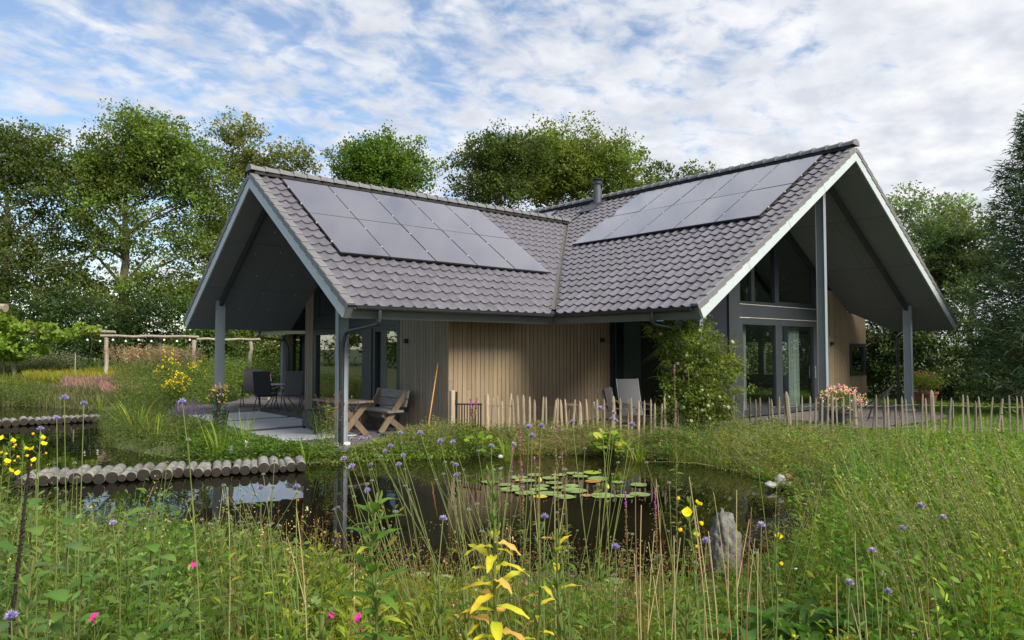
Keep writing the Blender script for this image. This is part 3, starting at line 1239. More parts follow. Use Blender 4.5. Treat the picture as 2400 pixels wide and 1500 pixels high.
gable_light('v', VG, [(-7.46, 3.005), (-6.245, 3.005), (-6.245, slopeB(-6.4)), (-7.46, slopeB(-7.46))], .08)
gable_light('v', VG, [(-9.72, 3.005), (-7.465, 3.005), (-7.465, slopeB(-7.465)), (-9.72, slopeB(-9.72))], .13)
w = window('v', VG, -7.55, -5.555, .04, 2.635, fw=.17, name='sliding_door', m=M_panel)
w2 = window('v', VG, -9.72, -7.555, .04, 2.635, fw=.17, name='sliding_door', m=M_panel)
MB().box((-9.60, VG + .014, .95), (-9.57, VG + .05, 1.30), bevel=.005).build('handle', mat('handle_steel', (.65, .65, .63), rough=.25, metal=.9), w2)
# clad part of the gable with a small window, and the shallow flat volume it belongs to
b = MB()
b.prism([(-11.75, VG - .2, 0), (-9.725, VG - .2, 0), (-9.725, VG - .2, slopeB(-9.725)), (-11.75, VG - .2, slopeB(-11.75))], (0, .199, 0))
b.box((-11.752, .15, 0), (-13.05, VG - .001, .96))
b.box((-11.752, .15, 1.985), (-13.05, VG - .001, 2.99))
b.box((-11.752, .15, .961), (-11.87, VG - .001, 1.984))
b.box((-12.985, .15, .961), (-13.05, VG - .001, 1.984))
b.build('wall', M_dark, house)
boards((-9.725, VG, 0), (-1, 0, 0), (0, 1, 0), 3.33, .05, lambda s: min(zBb(-9.725 - s) - .013, 3.6) if s < 2.02 else 2.99, M_board,
       holes=[(2.165, 3.26, .965, 1.98)])
window('v', VG + .03, -12.985, -11.875, .962, 1.984, fw=.11, glass=M_glassd)
MB().box((-12.9, .5, 1.0), (-11.9, .52, 1.95)).build('blind', mat('roller_blind', (.25, .24, .23), rough=.8), house)


# wall lamps, socket
def lamp(P, ax):
    b = MB()
    P = Vector(P)
    if ax == 'u':
        b.box(P + Vector((.024, -.05, -.05)), P + Vector((.12, .05, .05)), bevel=.004)
    else:
        b.box(P + Vector((-.05, .024, -.05)), P + Vector((.05, .12, .05)), bevel=.004)
    b.build('wall_lamp', M_frame, house)


lamp((UG, -2.53, 2.0), 'u')
lamp((-2.53, VS, 2.04), 'v')
lamp((-10.59, VG, 1.98), 'v')
MB().box((UG + .024, -2.54, .39), (UG + .05, -2.43, .52), bevel=.006).build('power_socket', M_frame, house)

# ---- rooms behind the glass ------------------------------------------------
b = MB()
b.box((UG - .05, -7.7, .0), (-11.6, 1.0, .02))
b.build('interior_floor', M_infloor, house)
b = MB()
b.box((-2.7, -7.7, .02), (-2.6, -1.6, 2.5))
b.build('interior_wall', M_in, house)
b = MB()
b.box((-2.95, -7.7, .02), (-11.6, -7.8, 4.5))
# outer wall on the far side with a window opening that shows the hedge
b.box((-11.60, 1.1, .0), (-11.74, -.55, 2.9))
b.box((-11.60, -.55, .0), (-11.74, -3.1, .95))
b.box((-11.60, -.55, 2.05), (-11.74, -3.1, 2.9))
b.box((-11.60, -1.65, .95), (-11.74, -1.85, 2.05))
b.box((-11.60, -3.1, .0), (-11.74, -9, 2.9))
b.build('interior_wall', M_in, house)
MB().box((-9.5, -5.0, .02), (-6.8, -4.9, 5.2)).build('interior_wall', mat('partition_white', (.62, .62, .60), rough=.8), house)

# ---- rear part of wing B, brick -------------------------------------------
mb_ = bpy.data.materials.new('dark_brick')
mb_.use_nodes = True
t_ = mb_.node_tree
bk = N(t_, 'ShaderNodeTexBrick', i_Scale=1.0)
bk.inputs['Color1'].default_value = (.055, .032, .030, 1)
bk.inputs['Color2'].default_value = (.080, .048, .042, 1)
bk.inputs['Mortar'].default_value = (.05, .047, .045, 1)
bk.inputs['Brick Width'].default_value = .21
bk.inputs['Row Height'].default_value = .065
bk.inputs['Mortar Size'].default_value = .006
tc_ = N(t_, 'ShaderNodeTexCoord')
mp_ = N(t_, 'ShaderNodeMapping')
mp_.inputs['Rotation'].default_value = (rad(90), 0, rad(90))
t_.links.new(tc_.outputs['Object'], mp_.inputs[0])
t_.links.new(mp_.outputs[0], bk.inputs['Vector'])
bp_ = N(t_, 'ShaderNodeBump', i_Strength=.6, i_Distance=.01)
t_.links.new(bk.outputs['Fac'], bp_.inputs['Height'])
bp_.invert = True
t_.links.new(bp_.outputs[0], t_.nodes['Principled BSDF'].inputs['Normal'])
t_.links.new(bk.outputs['Color'], t_.nodes['Principled BSDF'].inputs['Base Color'])
b = MB()
b.box((-1.3, -17.0, 0), (-1.0, -16.22, zBf(-1.0) - .02))
b.box((-1.3, -15.0, 0), (-1.0, -8.0, zBf(-1.0) - .02))
b.box((-1.3, -17.0, 0), (-11.6, -16.8, 2.9))
b.build('wall', mb_, house)
window('u', -1.0, -16.21, -15.01, .82, 2.5, fw=.08, glass=M_glassd)
window('u', -1.0, -16.21, -15.01, .05, .815, fw=.08)
# ================================================================== ground, pond, terrace
ZW = -0.12
POND = np.array([(5.78, 0.05), (4.6, 0.55), (3.96, 0.89), (2.7, 1.3), (1.84, 1.95), (1.1, 3.0), (0.83, 4.0), (0.95, 5.0), (1.33, 5.74),
                 (2.1, 6.55), (3.0, 7.35), (3.6, 8.05), (4.4, 8.3), (5.6, 7.9), (6.8, 7.35), (7.6, 6.3), (8.3, 5.2), (9.1, 4.0), (9.8, 2.7),
                 (10.6, 1.0), (11.2, -2.0), (11.6, -6.0), (11.8, -12.0), (11.2, -17.5), (9.4, -19.0), (8.1, -18.2), (7.2, -16.2), (6.2, -14.6), (5.9, -12.6),
                 (6.6, -10.6), (7.35, -8.6), (7.5, -6.5), (7.9, -4.6), (7.7, -3.2), (7.15, -1.7), (6.75, -.75), (6.35, 0.0)])
TERR = np.array([(5.9, -9.2), (5.95, -6.3), (5.9, -2.8), (5.5, -1.1), (5.1, -.15), (4.25, -.55), (2.94, -1.35), (2.25, -1.0), (1.4, .1), (-.9, 2.1), (-2.1, 2.9), (-4.2, 3.7),
                 (-6.2, 4.3), (-9.1, 4.6), (-11.0, 4.3), (-12.6, 3.0), (-13.3, 1.3), (-13.3, -3), (-2, -19), (-.2, -17.6), (2.2, -13.8), (4.8, -11.6)])


def inside(poly, P):
    x, y = P[:, 0], P[:, 1]
    r = np.zeros(len(P), bool)
    n = len(poly)
    for i in range(n):
        x0, y0 = poly[i]
        x1, y1 = poly[(i + 1) % n]
        c = (y0 > y) != (y1 > y)
        r ^= c & (x < (x1 - x0) * (y - y0) / ((y1 - y0) if y1 != y0 else 1e-9) + x0)
    return r


def sdist(poly, P):
    """signed distance, negative inside"""
    P = np.asarray(P, float)[:, :2]
    d = np.full(len(P), 1e9)
    n = len(poly)
    for i in range(n):
        a, b_ = np.array(poly[i]), np.array(poly[(i + 1) % n])
        e = b_ - a
        t = np.clip(((P - a) @ e) / (e @ e), 0, 1)
        d = np.minimum(d, np.hypot(*(P - a - t[:, None] * e).T))
    return np.where(inside(poly, P), -d, d)


def hills(P):
    x, y = P[:, 0], P[:, 1]
    return (np.sin(x * .9 + 1.3 * np.sin(y * .5)) * np.cos(y * 1.1 + .6) * .5 + np.sin(x * 2.3 + y * 1.7) * .25 + np.cos(x * 4.1 - y * 3.3) * .12)


def ground_z(P):
    P = np.asarray(P, float)
    d = sdist(POND, P)
    dt = sdist(TERR, P)
    sm = np.clip(d / .55, 0, 1)
    sm = sm * sm * (3 - 2 * sm)
    z = np.where(d < 0, ZW - .03 + np.maximum(d * .7, -.7), ZW - .03 + sm * .13)
    dep = (P[:, :2] - CAM[:2]) @ FWD0[:2]
    lat = (P[:, :2] - CAM[:2]) @ RIGHT[:2]
    right = np.clip((lat - dep * .45) / 2.0, 0, 1) * np.clip((11.5 - dep) / 4, 0, 1)
    z = z + np.where(d > 0, sm * (.05 * hills(P) * np.clip(dt / .6, 0, 1) + .14 * right), 0)
    left = np.clip((-lat - dep * .40) / 1.5, 0, 1) * np.clip((dep - 24.5) / 7, 0, 1)
    z = z + np.where(d > 0, sm * .62 * left * np.clip(dt / 1.5, 0, 1), 0)
    return np.where(dt < .12, np.minimum(z, -.045), z)


def axis(lo, hi, st):
    a = list(np.arange(lo, hi + 1e-6, st))
    out, k = [], 1
    while k < 13:
        out.append(1.55 ** k)
        k += 1
    out = np.array(out) * .6
    return np.array(list(a[0] - out[::-1] * 6) + a + list(a[-1] + out * 6))


gx, gy = axis(-17, 15, .16), axis(-24, 15, .16)
GX, GY = np.meshgrid(gx, gy, indexing='ij')
GP = np.stack([GX.ravel(), GY.ravel()], 1)
gz = ground_z(GP)
nx, ny = len(gx), len(gy)
idx = np.arange(nx * ny).reshape(nx, ny)
q = np.stack([idx[:-1, :-1].ravel(), idx[1:, :-1].ravel(), idx[1:, 1:].ravel(), idx[:-1, 1:].ravel()], 1)
me = bpy.data.meshes.new('ground')
me.from_pydata(np.concatenate([GP, gz[:, None]], 1).tolist(), [], q.tolist())
me.shade_smooth()
me.materials.append(mat('soil_and_moss', (0.085, 0.095, 0.030), (0.060, 0.050, 0.028), rough=0.95, scale=1.7, bump=0.6, bscale=22,
                        dirt=((0.075, 0.115, 0.028), 0.42, 0.66, .9)))
tag(link('ground', me), kind='structure')

# water: dark pond, a single thin sheet with faint ripples
M_water = bpy.data.materials.new('pond_water')
M_water.use_nodes = True
t_ = M_water.node_tree
b_ = t_.nodes['Principled BSDF']
b_.inputs['Base Color'].default_value = (0.011, 0.010, 0.005, 1)
b_.inputs['Roughness'].default_value = 0.015
b_.inputs['IOR'].default_value = 1.38
b_.inputs['Specular IOR Level'].default_value = 0.62
tc_ = N(t_, 'ShaderNodeTexCoord')
nz_ = N(t_, 'ShaderNodeTexNoise', i_Scale=1.6, i_Detail=2.5, i_Roughness=.5)
t_.links.new(tc_.outputs['Object'], nz_.inputs['Vector'])
bp_ = N(t_, 'ShaderNodeBump', i_Strength=.10, i_Distance=.03)
t_.links.new(nz_.outputs[0], bp_.inputs['Height'])
t_.links.new(bp_.outputs[0], b_.inputs['Normal'])
# murk that varies a little, olive towards the shallows
n2_ = N(t_, 'ShaderNodeTexNoise', i_Scale=.7, i_Detail=4)
t_.links.new(tc_.outputs['Object'], n2_.inputs['Vector'])
cr_ = N(t_, 'ShaderNodeValToRGB')
cr_.color_ramp.elements[0].position = .4
cr_.color_ramp.elements[0].color = (.005, .0045, .0025, 1)
cr_.color_ramp.elements[1].position = .7
cr_.color_ramp.elements[1].color = (.012, .011, .0045, 1)
t_.links.new(n2_.outputs[0], cr_.inputs[0])
t_.links.new(cr_.outputs[0], b_.inputs['Base Color'])
bm = bmesh.new()
ctr = POND.mean(0)
grow = []
for p in POND:
    grow.append(p)
# offset outwards so that the sheet runs under the banks
for i in range(len(POND)):
    a, c = POND[i - 1], POND[(i + 1) % len(POND)]
    tvec = (c - a) / np.linalg.norm(c - a)
    nrm = np.array([tvec[1], -tvec[0]])
    if sdist(POND, [POND[i] + nrm * .05])[0] < 0:
        nrm = -nrm
    grow[i] = POND[i] + nrm * .30
f = bm.faces.new([bm.verts.new((p[0], p[1], ZW)) for p in grow])
bmesh.ops.triangulate(bm, faces=[f])
me = bpy.data.meshes.new('pond_water')
bm.to_mesh(me)
bm.free()
me.materials.append(M_water)
if me.polygons[0].normal.z < 0:
    me.flip_normals()
tag(link('pond_water', me), kind='structure')

# terrace: bedding sheet, dark paving bricks, pale concrete plates
M_bed = mat('paving_joint_sand', (0.085, 0.075, 0.065), (0.06, 0.055, 0.048), rough=0.95, scale=20, bump=.2)
bm = bmesh.new()
f = bm.faces.new([bm.verts.new((x, y, -.03)) for x, y in TERR])
bmesh.ops.solidify(bm, geom=[f], thickness=.12)
bmesh.ops.recalc_face_normals(bm, faces=bm.faces)
for f in bm.faces:
    pass
me = bpy.data.meshes.new('terrace')
bm.to_mesh(me)
bm.free()
me.materials.append(M_bed)
zt = max(v.co.z for v in me.vertices)
for v in me.vertices:
    v.co.z += -.012 - zt
terrace = tag(link('terrace', me), kind='structure')
M_pave = mat('paving_brick', (0.150, 0.128, 0.125), (0.095, 0.085, 0.085), rough=0.8, scale=14, bump=.2, bscale=60, rand=.5,
             dirt=((0.21, 0.19, 0.17), .6, .85, 4))
b = MB()
b.box((-.103, -.050, -.03), (.103, .050, 0))
b.bm.faces.ensure_lookup_table()
ME_pave = b.mesh('paving_brick', M_pave)
PLATES = [(3.05, 5.05, -9.15, -7.15), (3.05, 5.05, -6.80, -4.80), (3.55, 5.2, -4.25, -2.25)]
pv = []
for i in range(-64, 30):
    for j in range(-180, 48):
        x, y = i * .212 + (.106 if j % 2 else 0), j * .106
        pv.append((x, y))
pv = np.array(pv)
ok = sdist(TERR, pv) < -.06
for (a, c, d, e) in PLATES:
    ok &= ~((pv[:, 0] > a - .10) & (pv[:, 0] < c + .10) & (pv[:, 1] > d - .05) & (pv[:, 1] < e + .05))
ok &= ~((pv[:, 0] < 2.0) & (pv[:, 1] < -1.1) & (pv[:, 1] > -7.6))
pv = pv[ok]
dep = (pv - CAM[:2]) @ FWD0[:2]
col = 1200 + FPX * ((pv - CAM[:2]) @ RIGHT[:2]) / dep
vis = (col > 430) & (col < 960) & (pv[:, 0] > 2.1)
order = np.argsort(dep + np.where(vis, 0, 1000))
for k in order[:300]:
    link('paving_brick', ME_pave, terrace, Matrix.Translation((pv[k, 0], pv[k, 1], R.uniform(-.004, .003))) @ Matrix.Rotation(R.uniform(-.01, .01), 4, 'Z'))
b = MB()
for k in order[300:]:
    dz = R.uniform(-.004, .003)
    b.box((pv[k, 0] - .103, pv[k, 1] - .05, -.03), (pv[k, 0] + .103, pv[k, 1] + .05, dz))
o = b.build('paving_brick', M_pave, terrace)
o['kind'] = 'stuff'
for (a, c, d, e) in PLATES:
    MB().box((a, d, -.03), (c, e, .012), bevel=.006).build('concrete_plate', M_conc, terrace)

# ================================================================== log walkways
M_bark = mat('weathered_log', (0.29, 0.275, 0.25), (0.125, 0.118, 0.105), rough=0.9, scale=13, stretch=(1, .5, 1), bump=.9, bscale=30, rand=.4,
             dirt=((0.11, 0.105, 0.08), .5, .75, 7))
M_logend = mat('log_end_grain', (0.026, 0.019, 0.013), (0.014, 0.011, 0.008), rough=0.9, scale=18, bump=.4, rand=.5,
               dirt=((0.075, 0.052, 0.03), .60, .80, 6))


def log_me(r, length):
    """a slightly crooked round log along local y, from y=0 (towards the viewer) to y=length"""
    me = bpy.data.meshes.new('log')
    bm = bmesh.new()
    n, m = 14, 7
    rings = []
    for k in range(m):
        t = k / (m - 1)
        ring = []
        for i in range(n):
            a = 2 * math.pi * i / n
            rr = r * (1 + .06 * mnoise.noise(Vector((math.cos(a) * 1.3, t * 3, math.sin(a) * 1.3 + r * 50)))) * (1 - .05 * abs(t - .5))
            ring.append(bm.verts.new((rr * math.cos(a) + .006 * math.sin(t * 5 + r * 90), t * length, rr * math.sin(a))))
        rings.append(ring)
    for a, c in zip(rings, rings[1:]):
        for i in range(n):
            f = bm.faces.new((a[i], a[(i + 1) % n], c[(i + 1) % n], c[i]))
            f.smooth = True
    for ring, s in ((rings[0], -.004), (rings[-1], .004)):
        c = bm.verts.new((0, ring[0].co.y + s, 0))
        for i in range(n):
            f = bm.faces.new((ring[i], ring[(i + 1) % n], c))
            f.material_index = 1
    bmesh.ops.recalc_face_normals(bm, faces=bm.faces)
    bm.to_mesh(me)
    bm.free()
    me.materials.append(M_bark)
    me.materials.append(M_logend)
    return me


def walkway(p0, p1, n, rlo, rhi, length, label, zc=-.025):
    p0, p1 = np.array(p0, float), np.array(p1, float)
    d = (p1 - p0) / np.linalg.norm(p1 - p0)
    back = np.array([-d[1], d[0]])
    if back @ FWD0[:2] < 0:
        back = -back
    mid = (p0 + p1) / 2
    w = thing('log_walkway', label, 'walkway', (mid[0], mid[1], ZW))
    # radii that fill the run
    rs = np.array([R.uniform(rlo, rhi) for _ in range(n)])
    L_ = np.linalg.norm(p1 - p0)
    rs *= L_ / (2 * rs.sum())
    s = 0
    bar = MB()
    for k in (.22, .78):
        a = p0 + back * length * k - mid
        c = p1 + back * length * k - mid
        bar.bar((a[0], a[1], -.02), (c[0], c[1], -.02), .10, .08)
        bb = bar.build('bearer', M_logend, w)
        bar = MB()
    bar.bm.free()
    for r in rs:
        s += r
        c = p0 + d * s - mid
        s += r
        c = c - back * R.uniform(-.03, .05)
        ang = math.atan2(back[1], back[0]) - math.pi / 2
        M = Matrix.Translation((c[0], c[1], zc - ZW + R.uniform(-.012, .012) - (rhi - r) * .3)) @ Matrix.Rotation(ang + R.uniform(-.05, .05), 4, 'Z') @ Matrix.Rotation(R.uniform(0, 6.3), 4, 'Y')
        link('log', log_me(r * 1.02, length + R.uniform(-.06, .06)), w, M)
    return w


walkway((9.75, -.66), (6.10, .70), 28, .050, .090, .80, 'near walkway of weathered grey logs laid side by side across the pond')
walkway((12.4, -10.45), (6.55, -10.15), 36, .065, .09, .85, 'far walkway of short dark logs across the left pond')
# ================================================================== furniture, fences and small things
M_oldwood = mat('grey_oak', (0.27, 0.26, 0.245), (0.17, 0.165, 0.16), rough=.85, scale=5, stretch=(.6, 7, 7), bump=.45, bscale=24, rand=.2,
                dirt=((.36, .35, .33), .62, .8, 6))
M_legwood = mat('brown_oak', (0.235, 0.172, 0.108), (0.155, 0.115, 0.075), rough=.8, scale=5, stretch=(4, 4, .8), bump=.4, bscale=24, rand=.25)
M_stake = mat('chestnut_pale', (0.36, 0.285, 0.195), (0.235, 0.185, 0.125), rough=.8, scale=7, stretch=(3, 3, .5), bump=.4, bscale=30, rand=.45,
              dirt=((0.20, 0.165, 0.12), .55, .78, 6))
M_stake2 = mat('chestnut_grey', (0.235, 0.195, 0.145), (0.155, 0.13, 0.098), rough=.85, scale=7, stretch=(3, 3, .5), bump=.4, bscale=30, rand=.4,
               dirt=((0.13, 0.115, 0.085), .52, .75, 6))
M_black = mat('black_metal', (0.016, 0.017, 0.019), (0.022, 0.023, 0.025), rough=.4)
M_sling = mat('black_sling', (0.016, 0.017, 0.022), (0.022, 0.023, 0.028), rough=.8, scale=200, bump=.2)
M_slingg = mat('grey_sling', (0.16, 0.16, 0.17), (0.13, 0.13, 0.14), rough=.8, scale=200, bump=.2)
M_wire = mat('fence_wire', (0.22, 0.21, 0.20), (.15, .13, .12), rough=.5, metal=.6)
M_wicker = mat('dark_wicker', (0.115, 0.105, 0.095), (0.06, 0.055, 0.05), rough=.7, scale=40, stretch=(1, 1, 3), bump=.8, bscale=70)
M_terra = mat('terracotta', (0.36, 0.15, 0.08), (0.28, 0.12, 0.07), rough=.85, scale=6, bump=.2)
M_white = mat('white_glaze', (0.74, 0.74, 0.72), (0.66, 0.66, 0.64), rough=.3, scale=5)
M_stone_w = mat('stone_white', (0.42, 0.41, 0.38), (0.30, 0.295, 0.275), rough=.9, scale=9, bump=.5, bscale=22)
M_stone_g = mat('stone_grey', (0.36, 0.35, 0.33), (0.23, 0.225, 0.21), rough=.9, scale=9, bump=.5, bscale=22)
M_stone_r = mat('stone_rust', (0.36, 0.21, 0.14), (0.27, 0.16, 0.11), rough=.9, scale=9, bump=.5, bscale=22)
M_tufa = mat('rough_grey_rock', (0.19, 0.185, 0.165), (0.085, 0.085, 0.072), rough=.95, scale=16, bump=1.0, bscale=30, detail=8,
             dirt=((.30, .29, .26), .58, .76, 9))
GZ0 = .0


def gz1(x, y):
    return float(ground_z([(x, y)])[0])


def colu(px, u):
    """point of the vertical plane x = u at image column px"""
    d = FWD * FPX + RIGHT * (px - 1200)
    t = (u - CAM[0]) / d[0]
    return CAM + d * t


# ---- bench and table with crossed legs -------------------------------------
def crossed_legs(parent, xs, back):
    for x in xs:
        MB().bar((x, .30, .0), (x, -.36 if back else -.30, .88 if back else .69), .055, .13, up=(0, 1, .6), bevel=.006).build('leg', M_legwood, parent)
        MB().bar((x + .058, -.33, .0), (x + .058, .20 if back else .30, .40 if back else .69), .055, .13, up=(0, 1, -.6), bevel=.006).build('leg', M_legwood, parent)


def wavy_plank(x0, x1, c, ax_h, th_v, hh, wav):
    """plank along x, height axis ax_h, thickness vector th_v, wavy upper edge"""
    n = 14
    b = MB()
    c, ax_h, th_v = Vector(c), Vector(ax_h), Vector(th_v)
    poly = []
    for i in range(n + 1):
        x = x0 + (x1 - x0) * i / n
        poly.append(c + Vector((x, 0, 0)) - ax_h * hh / 2)
    for i in range(n, -1, -1):
        x = x0 + (x1 - x0) * i / n
        poly.append(c + Vector((x, 0, 0)) + ax_h * (hh / 2 + wav * math.sin(i * .9 + 1) * (1 if 0 < i < n else -1)))
    b.prism([p - th_v / 2 for p in poly], th_v)
    return b


BN = thing('bench', 'weathered grey garden bench with wavy back and crossed brown legs by the glass door', 'bench', (2.78, -2.78, .0), rad(-90))
wavy_plank(-.68, .68, (0, -.285, .62), Vector((0, -.22, 1)).normalized(), (0, .045, .008), .165, .0).build('back_plank', M_oldwood, BN)
wavy_plank(-.68, .68, (0, -.330, .812), Vector((0, -.22, 1)).normalized(), (0, .045, .008), .19, .014).build('back_plank', M_oldwood, BN)
for y in (-.11, .10):
    MB().box((-.70, y - .10, .425), (.70, y + .10, .475), bevel=.008).build('seat_plank', M_oldwood, BN)
crossed_legs(BN, (-.56, .50), True)
MB().bar((-.56, .0, .33), (.56, .0, .33), .05, .09).build('stretcher', M_legwood, BN)

PT = thing('picnic_table', 'rustic wooden garden table with crossed legs standing in front of the grey bench', 'table', (3.78, -2.62, .0), rad(-90))
for k in range(4):
    MB().box((-.72, -.36 + k * .182, .69), (.72, -.36 + k * .182 + .174, .735), bevel=.008).build('top_plank', M_legwood if k != 1 else M_oldwood, PT)
crossed_legs(PT, (-.52, .46), False)
MB().bar((-.5, .0, .36), (.5, .0, .36), .05, .09).build('stretcher', M_legwood, PT)


# ---- folding garden chairs and round table ---------------------------------
def chair(name, label, loc, rz, fabric=M_sling, frame=M_black, group=None, kids=None):
    c = thing(name, label, 'chair', loc, rz, group)
    MB().obox((0, -.29, .80), (.245, 0, 0), (0, -.075, .345), (0, .012, .003), bevel=.006).build('backrest', fabric, c)
    MB().obox((0, .0, .435), (.24, 0, 0), (0, .235, .012), (0, 0, .012), bevel=.006).build('seat', fabric, c)
    for sx in (-1, 1):
        x = .27 * sx
        MB().obox((x, .0, .655), (.028, 0, 0), (0, .25, .015), (0, 0, .012), bevel=.006).build('armrest', frame, c)
        MB().tube([(x, .27, 0), (x, .05, .43), (x, -.10, .64)], .013, 7).build('leg', frame, c, smooth=True)
        MB().tube([(x * .93, -.32, 0), (x * .93, -.05, .43), (x * .93, .14, .645)], .013, 7).build('leg', frame, c, smooth=True)
        MB().tube([(x * .93, -.205, .42), (x * .93, -.37, 1.16)], .012, 7).build('back_frame', frame, c, smooth=True)
    MB().tube([(-.25, .25, .04), (.25, .25, .04)], .010, 6).build('crossbar', frame, c, smooth=True)
    MB().tube([(-.25, -.30, .04), (.25, -.30, .04)], .010, 6).build('crossbar', frame, c, smooth=True)
    MB().obox((0, -.372, 1.155), (.25, 0, 0), (0, .012, 0), (0, 0, .012)).build('crossbar', frame, c)
    return c


TC = Vector((2.02, -10.15, 0))
chair('garden_chair', 'black folding garden chair seen from the side, left of the round table', (TC.x + .55, TC.y - .95, 0), math.atan2(-.35, .0) + rad(62), group='chairs around the terrace table')
chair('garden_chair', 'black folding garden chair with its back to the pond, in front of the round table', (TC.x + .72, TC.y + .72, 0), rad(135), group='chairs around the terrace table')
chair('garden_chair', 'grey folding garden chair behind the black one at the round table', (TC.x + .10, TC.y + 1.10, 0), rad(168), M_slingg, mat('grey_frame', (.16, .165, .17), rough=.4), group='chairs around the terrace table')
chair('garden_chair', 'black folding garden chair half hidden by the clad pier at the round table', (TC.x - .60, TC.y + .95, 0), rad(215), group='chairs around the terrace table')
M_cush = mat('patterned_cushion', (0.30, 0.33, 0.40), (0.05, 0.055, 0.08), rough=.9, scale=38, detail=1)
for (dx, dy, rz_, lab) in ((.10, 1.10, 168, 'blue and grey patterned cushion on the grey chair at the round table'), (.72, .72, 135, 'blue and grey patterned cushion on the black chair nearest the pond')):
    o = MB().box((-.22, -.20, 0), (.22, .24, .055), bevel=.02).build('cushion', M_cush)
    o.location = (TC.x + dx, TC.y + dy, .452)
    o.rotation_euler = (0, 0, rad(rz_))
    tag(o, lab, 'cushion', 'seat cushions')
t = thing('round_table', 'round dark metal terrace table with curved legs between the folding chairs', 'table', TC)
MB().lathe((0, 0, .70), [(.57, 0), (.60, .006), (.60, .022), (.58, .028)], n=36).build('table_top', mat('table_slate', (.09, .09, .10), rough=.35), t, smooth=True)
for k in range(4):
    a = rad(45 + 90 * k)
    c_, s_ = math.cos(a), math.sin(a)
    MB().tube([(.50 * c_, .50 * s_, 0), (.30 * c_, .30 * s_, .25), (.22 * c_, .22 * s_, .45), (.42 * c_, .42 * s_, .70)], .016, 7).build('leg', M_black, t, smooth=True)

# ---- planters --------------------------------------------------------------
pl = thing('planter', 'square dark wicker planter box on the terrace beside the clad pier', 'planter', (3.72, -3.92, .012))
b = MB()
b.box((-.26, -.26, .05), (.26, .26, .41), bevel=.012)
b.build('basket', M_wicker, pl)
b = MB()
for sx in (-.23, .23):
    b.box((sx - .025, -.24, 0), (sx + .025, -.19, .05))
    b.build('foot', M_black, pl)
    b = MB()
    b.box((sx - .025, .19, 0), (sx + .025, .24, .05))
    b.build('foot', M_black, pl)
    b = MB()
b.bm.free()
MB().box((-.24, -.24, .40), (.24, .24, .415)).build('compost', mat('compost', (.03, .025, .02), rough=1), pl)


def pot(loc, r, h, m, name, label, n=20):
    p = thing(name, label, 'flower pot', loc)
    MB().lathe((0, 0, 0), [(r * .72, 0), (r * .95, h * .85), (r * 1.05, h * .86), (r * 1.05, h), (r * .9, h), (r * .85, h * .9)], n=n).build('pot', m, p, smooth=True)
    return p


# ---- chestnut paling fences ------------------------------------------------
def picket_me(h, r, m, tw):
    b = MB()
    n = 7
    rr = [r * R.uniform(.8, 1.15) for _ in range(n)]
    rings = []
    prof = [(0, 1), (.35, 1.02), (.7, .98), (.90, .95), (.965, .70), (1.0, .22)]
    bx_, by_ = R.uniform(-.012, .012), R.uniform(-.012, .012)
    for (t, k) in prof:
        rings.append([b.bm.verts.new((rr[i] * k * math.cos(i * 2 * math.pi / n + tw * t) + bx_ * math.sin(t * 3), rr[i] * k * .72 * math.sin(i * 2 * math.pi / n + tw * t) + by_ * math.sin(t * 2.4), -.25 + (h + .25) * t if t else -.25)) for i in range(n)])
    for a, c in zip(rings, rings[1:]):
        for i in range(n):
            b.bm.faces.new((a[i], a[(i + 1) % n], c[(i + 1) % n], c[i]))
    b.bm.faces.new(rings[-1])
    return b.mesh('picket', m)


PK = [picket_me(R.uniform(.84, .98), R.uniform(.019, .029), M_stake, R.uniform(-.4, .4)) for _ in range(8)]
PK2 = [picket_me(R.uniform(.82, .98), R.uniform(.018, .028), M_stake2, R.uniform(-.4, .4)) for _ in range(8)]
PKB = [picket_me(1.0, .045, M_stake, .1), picket_me(.98, .048, M_stake2, .1)]


def fence(label, path, spacing, sets, thick=()):
    P = [np.array(p[:2], float) for p in path]
    w = thing('paling_fence', label, 'fence', (P[0][0], P[0][1], 0))
    O = P[0]
    k = 0
    wires = {.72: [], .30: []}
    for a, c in zip(P, P[1:]):
        L_ = np.linalg.norm(c - a)
        n = max(1, int(round(L_ / spacing)))
        d = (c - a) / L_
        ang = math.atan2(d[1], d[0])
        for i in range(n):
            p = a + (c - a) * i / n + d * R.uniform(-.022, .022)
            z = gz1(*p)
            big = k in thick
            me = (PKB[0 if sets is PK else 1]) if big else R.choice(sets)
            M = Matrix.Translation((p[0] - O[0], p[1] - O[1], z)) @ Matrix.Rotation(R.gauss(0, .045), 4, 'X') @ Matrix.Rotation(R.gauss(0, .045), 4, 'Y') @ Matrix.Rotation(ang + R.uniform(-.3, .3), 4, 'Z') @ Matrix.Scale(R.uniform(.93, 1.04), 4)
            link('picket', me, w, M)
            for h in wires:
                wires[h].append((p[0] - O[0], p[1] - O[1], z + h + R.uniform(-.012, .012)))
                wires[h].append((p[0] - O[0] + d[0] * .06, p[1] - O[1] + d[1] * .06, z + h + R.uniform(-.02, .008)))
            k += 1
    for h in wires:
        MB().tube(wires[h], .0035, 5).build('wire', M_wire, w)
    return w


def A2(px, D): return along(px, D)[:2]


fence('pale chestnut paling fence between the small gate and the big climber', [A2(1143, 14.15), A2(1290, 14.0), A2(1440, 13.85), A2(1600, 13.7)], .106, PK, thick=(0, 7, 24))
fence('greyed chestnut paling fence running right from the climber across the lawn', [A2(1705, 14.4), A2(1755, 14.3), A2(1810, 14.0), A2(1960, 14.2), A2(2200, 14.2), A2(2460, 14.0)], .128, PK2, thick=(10, 33, 21))

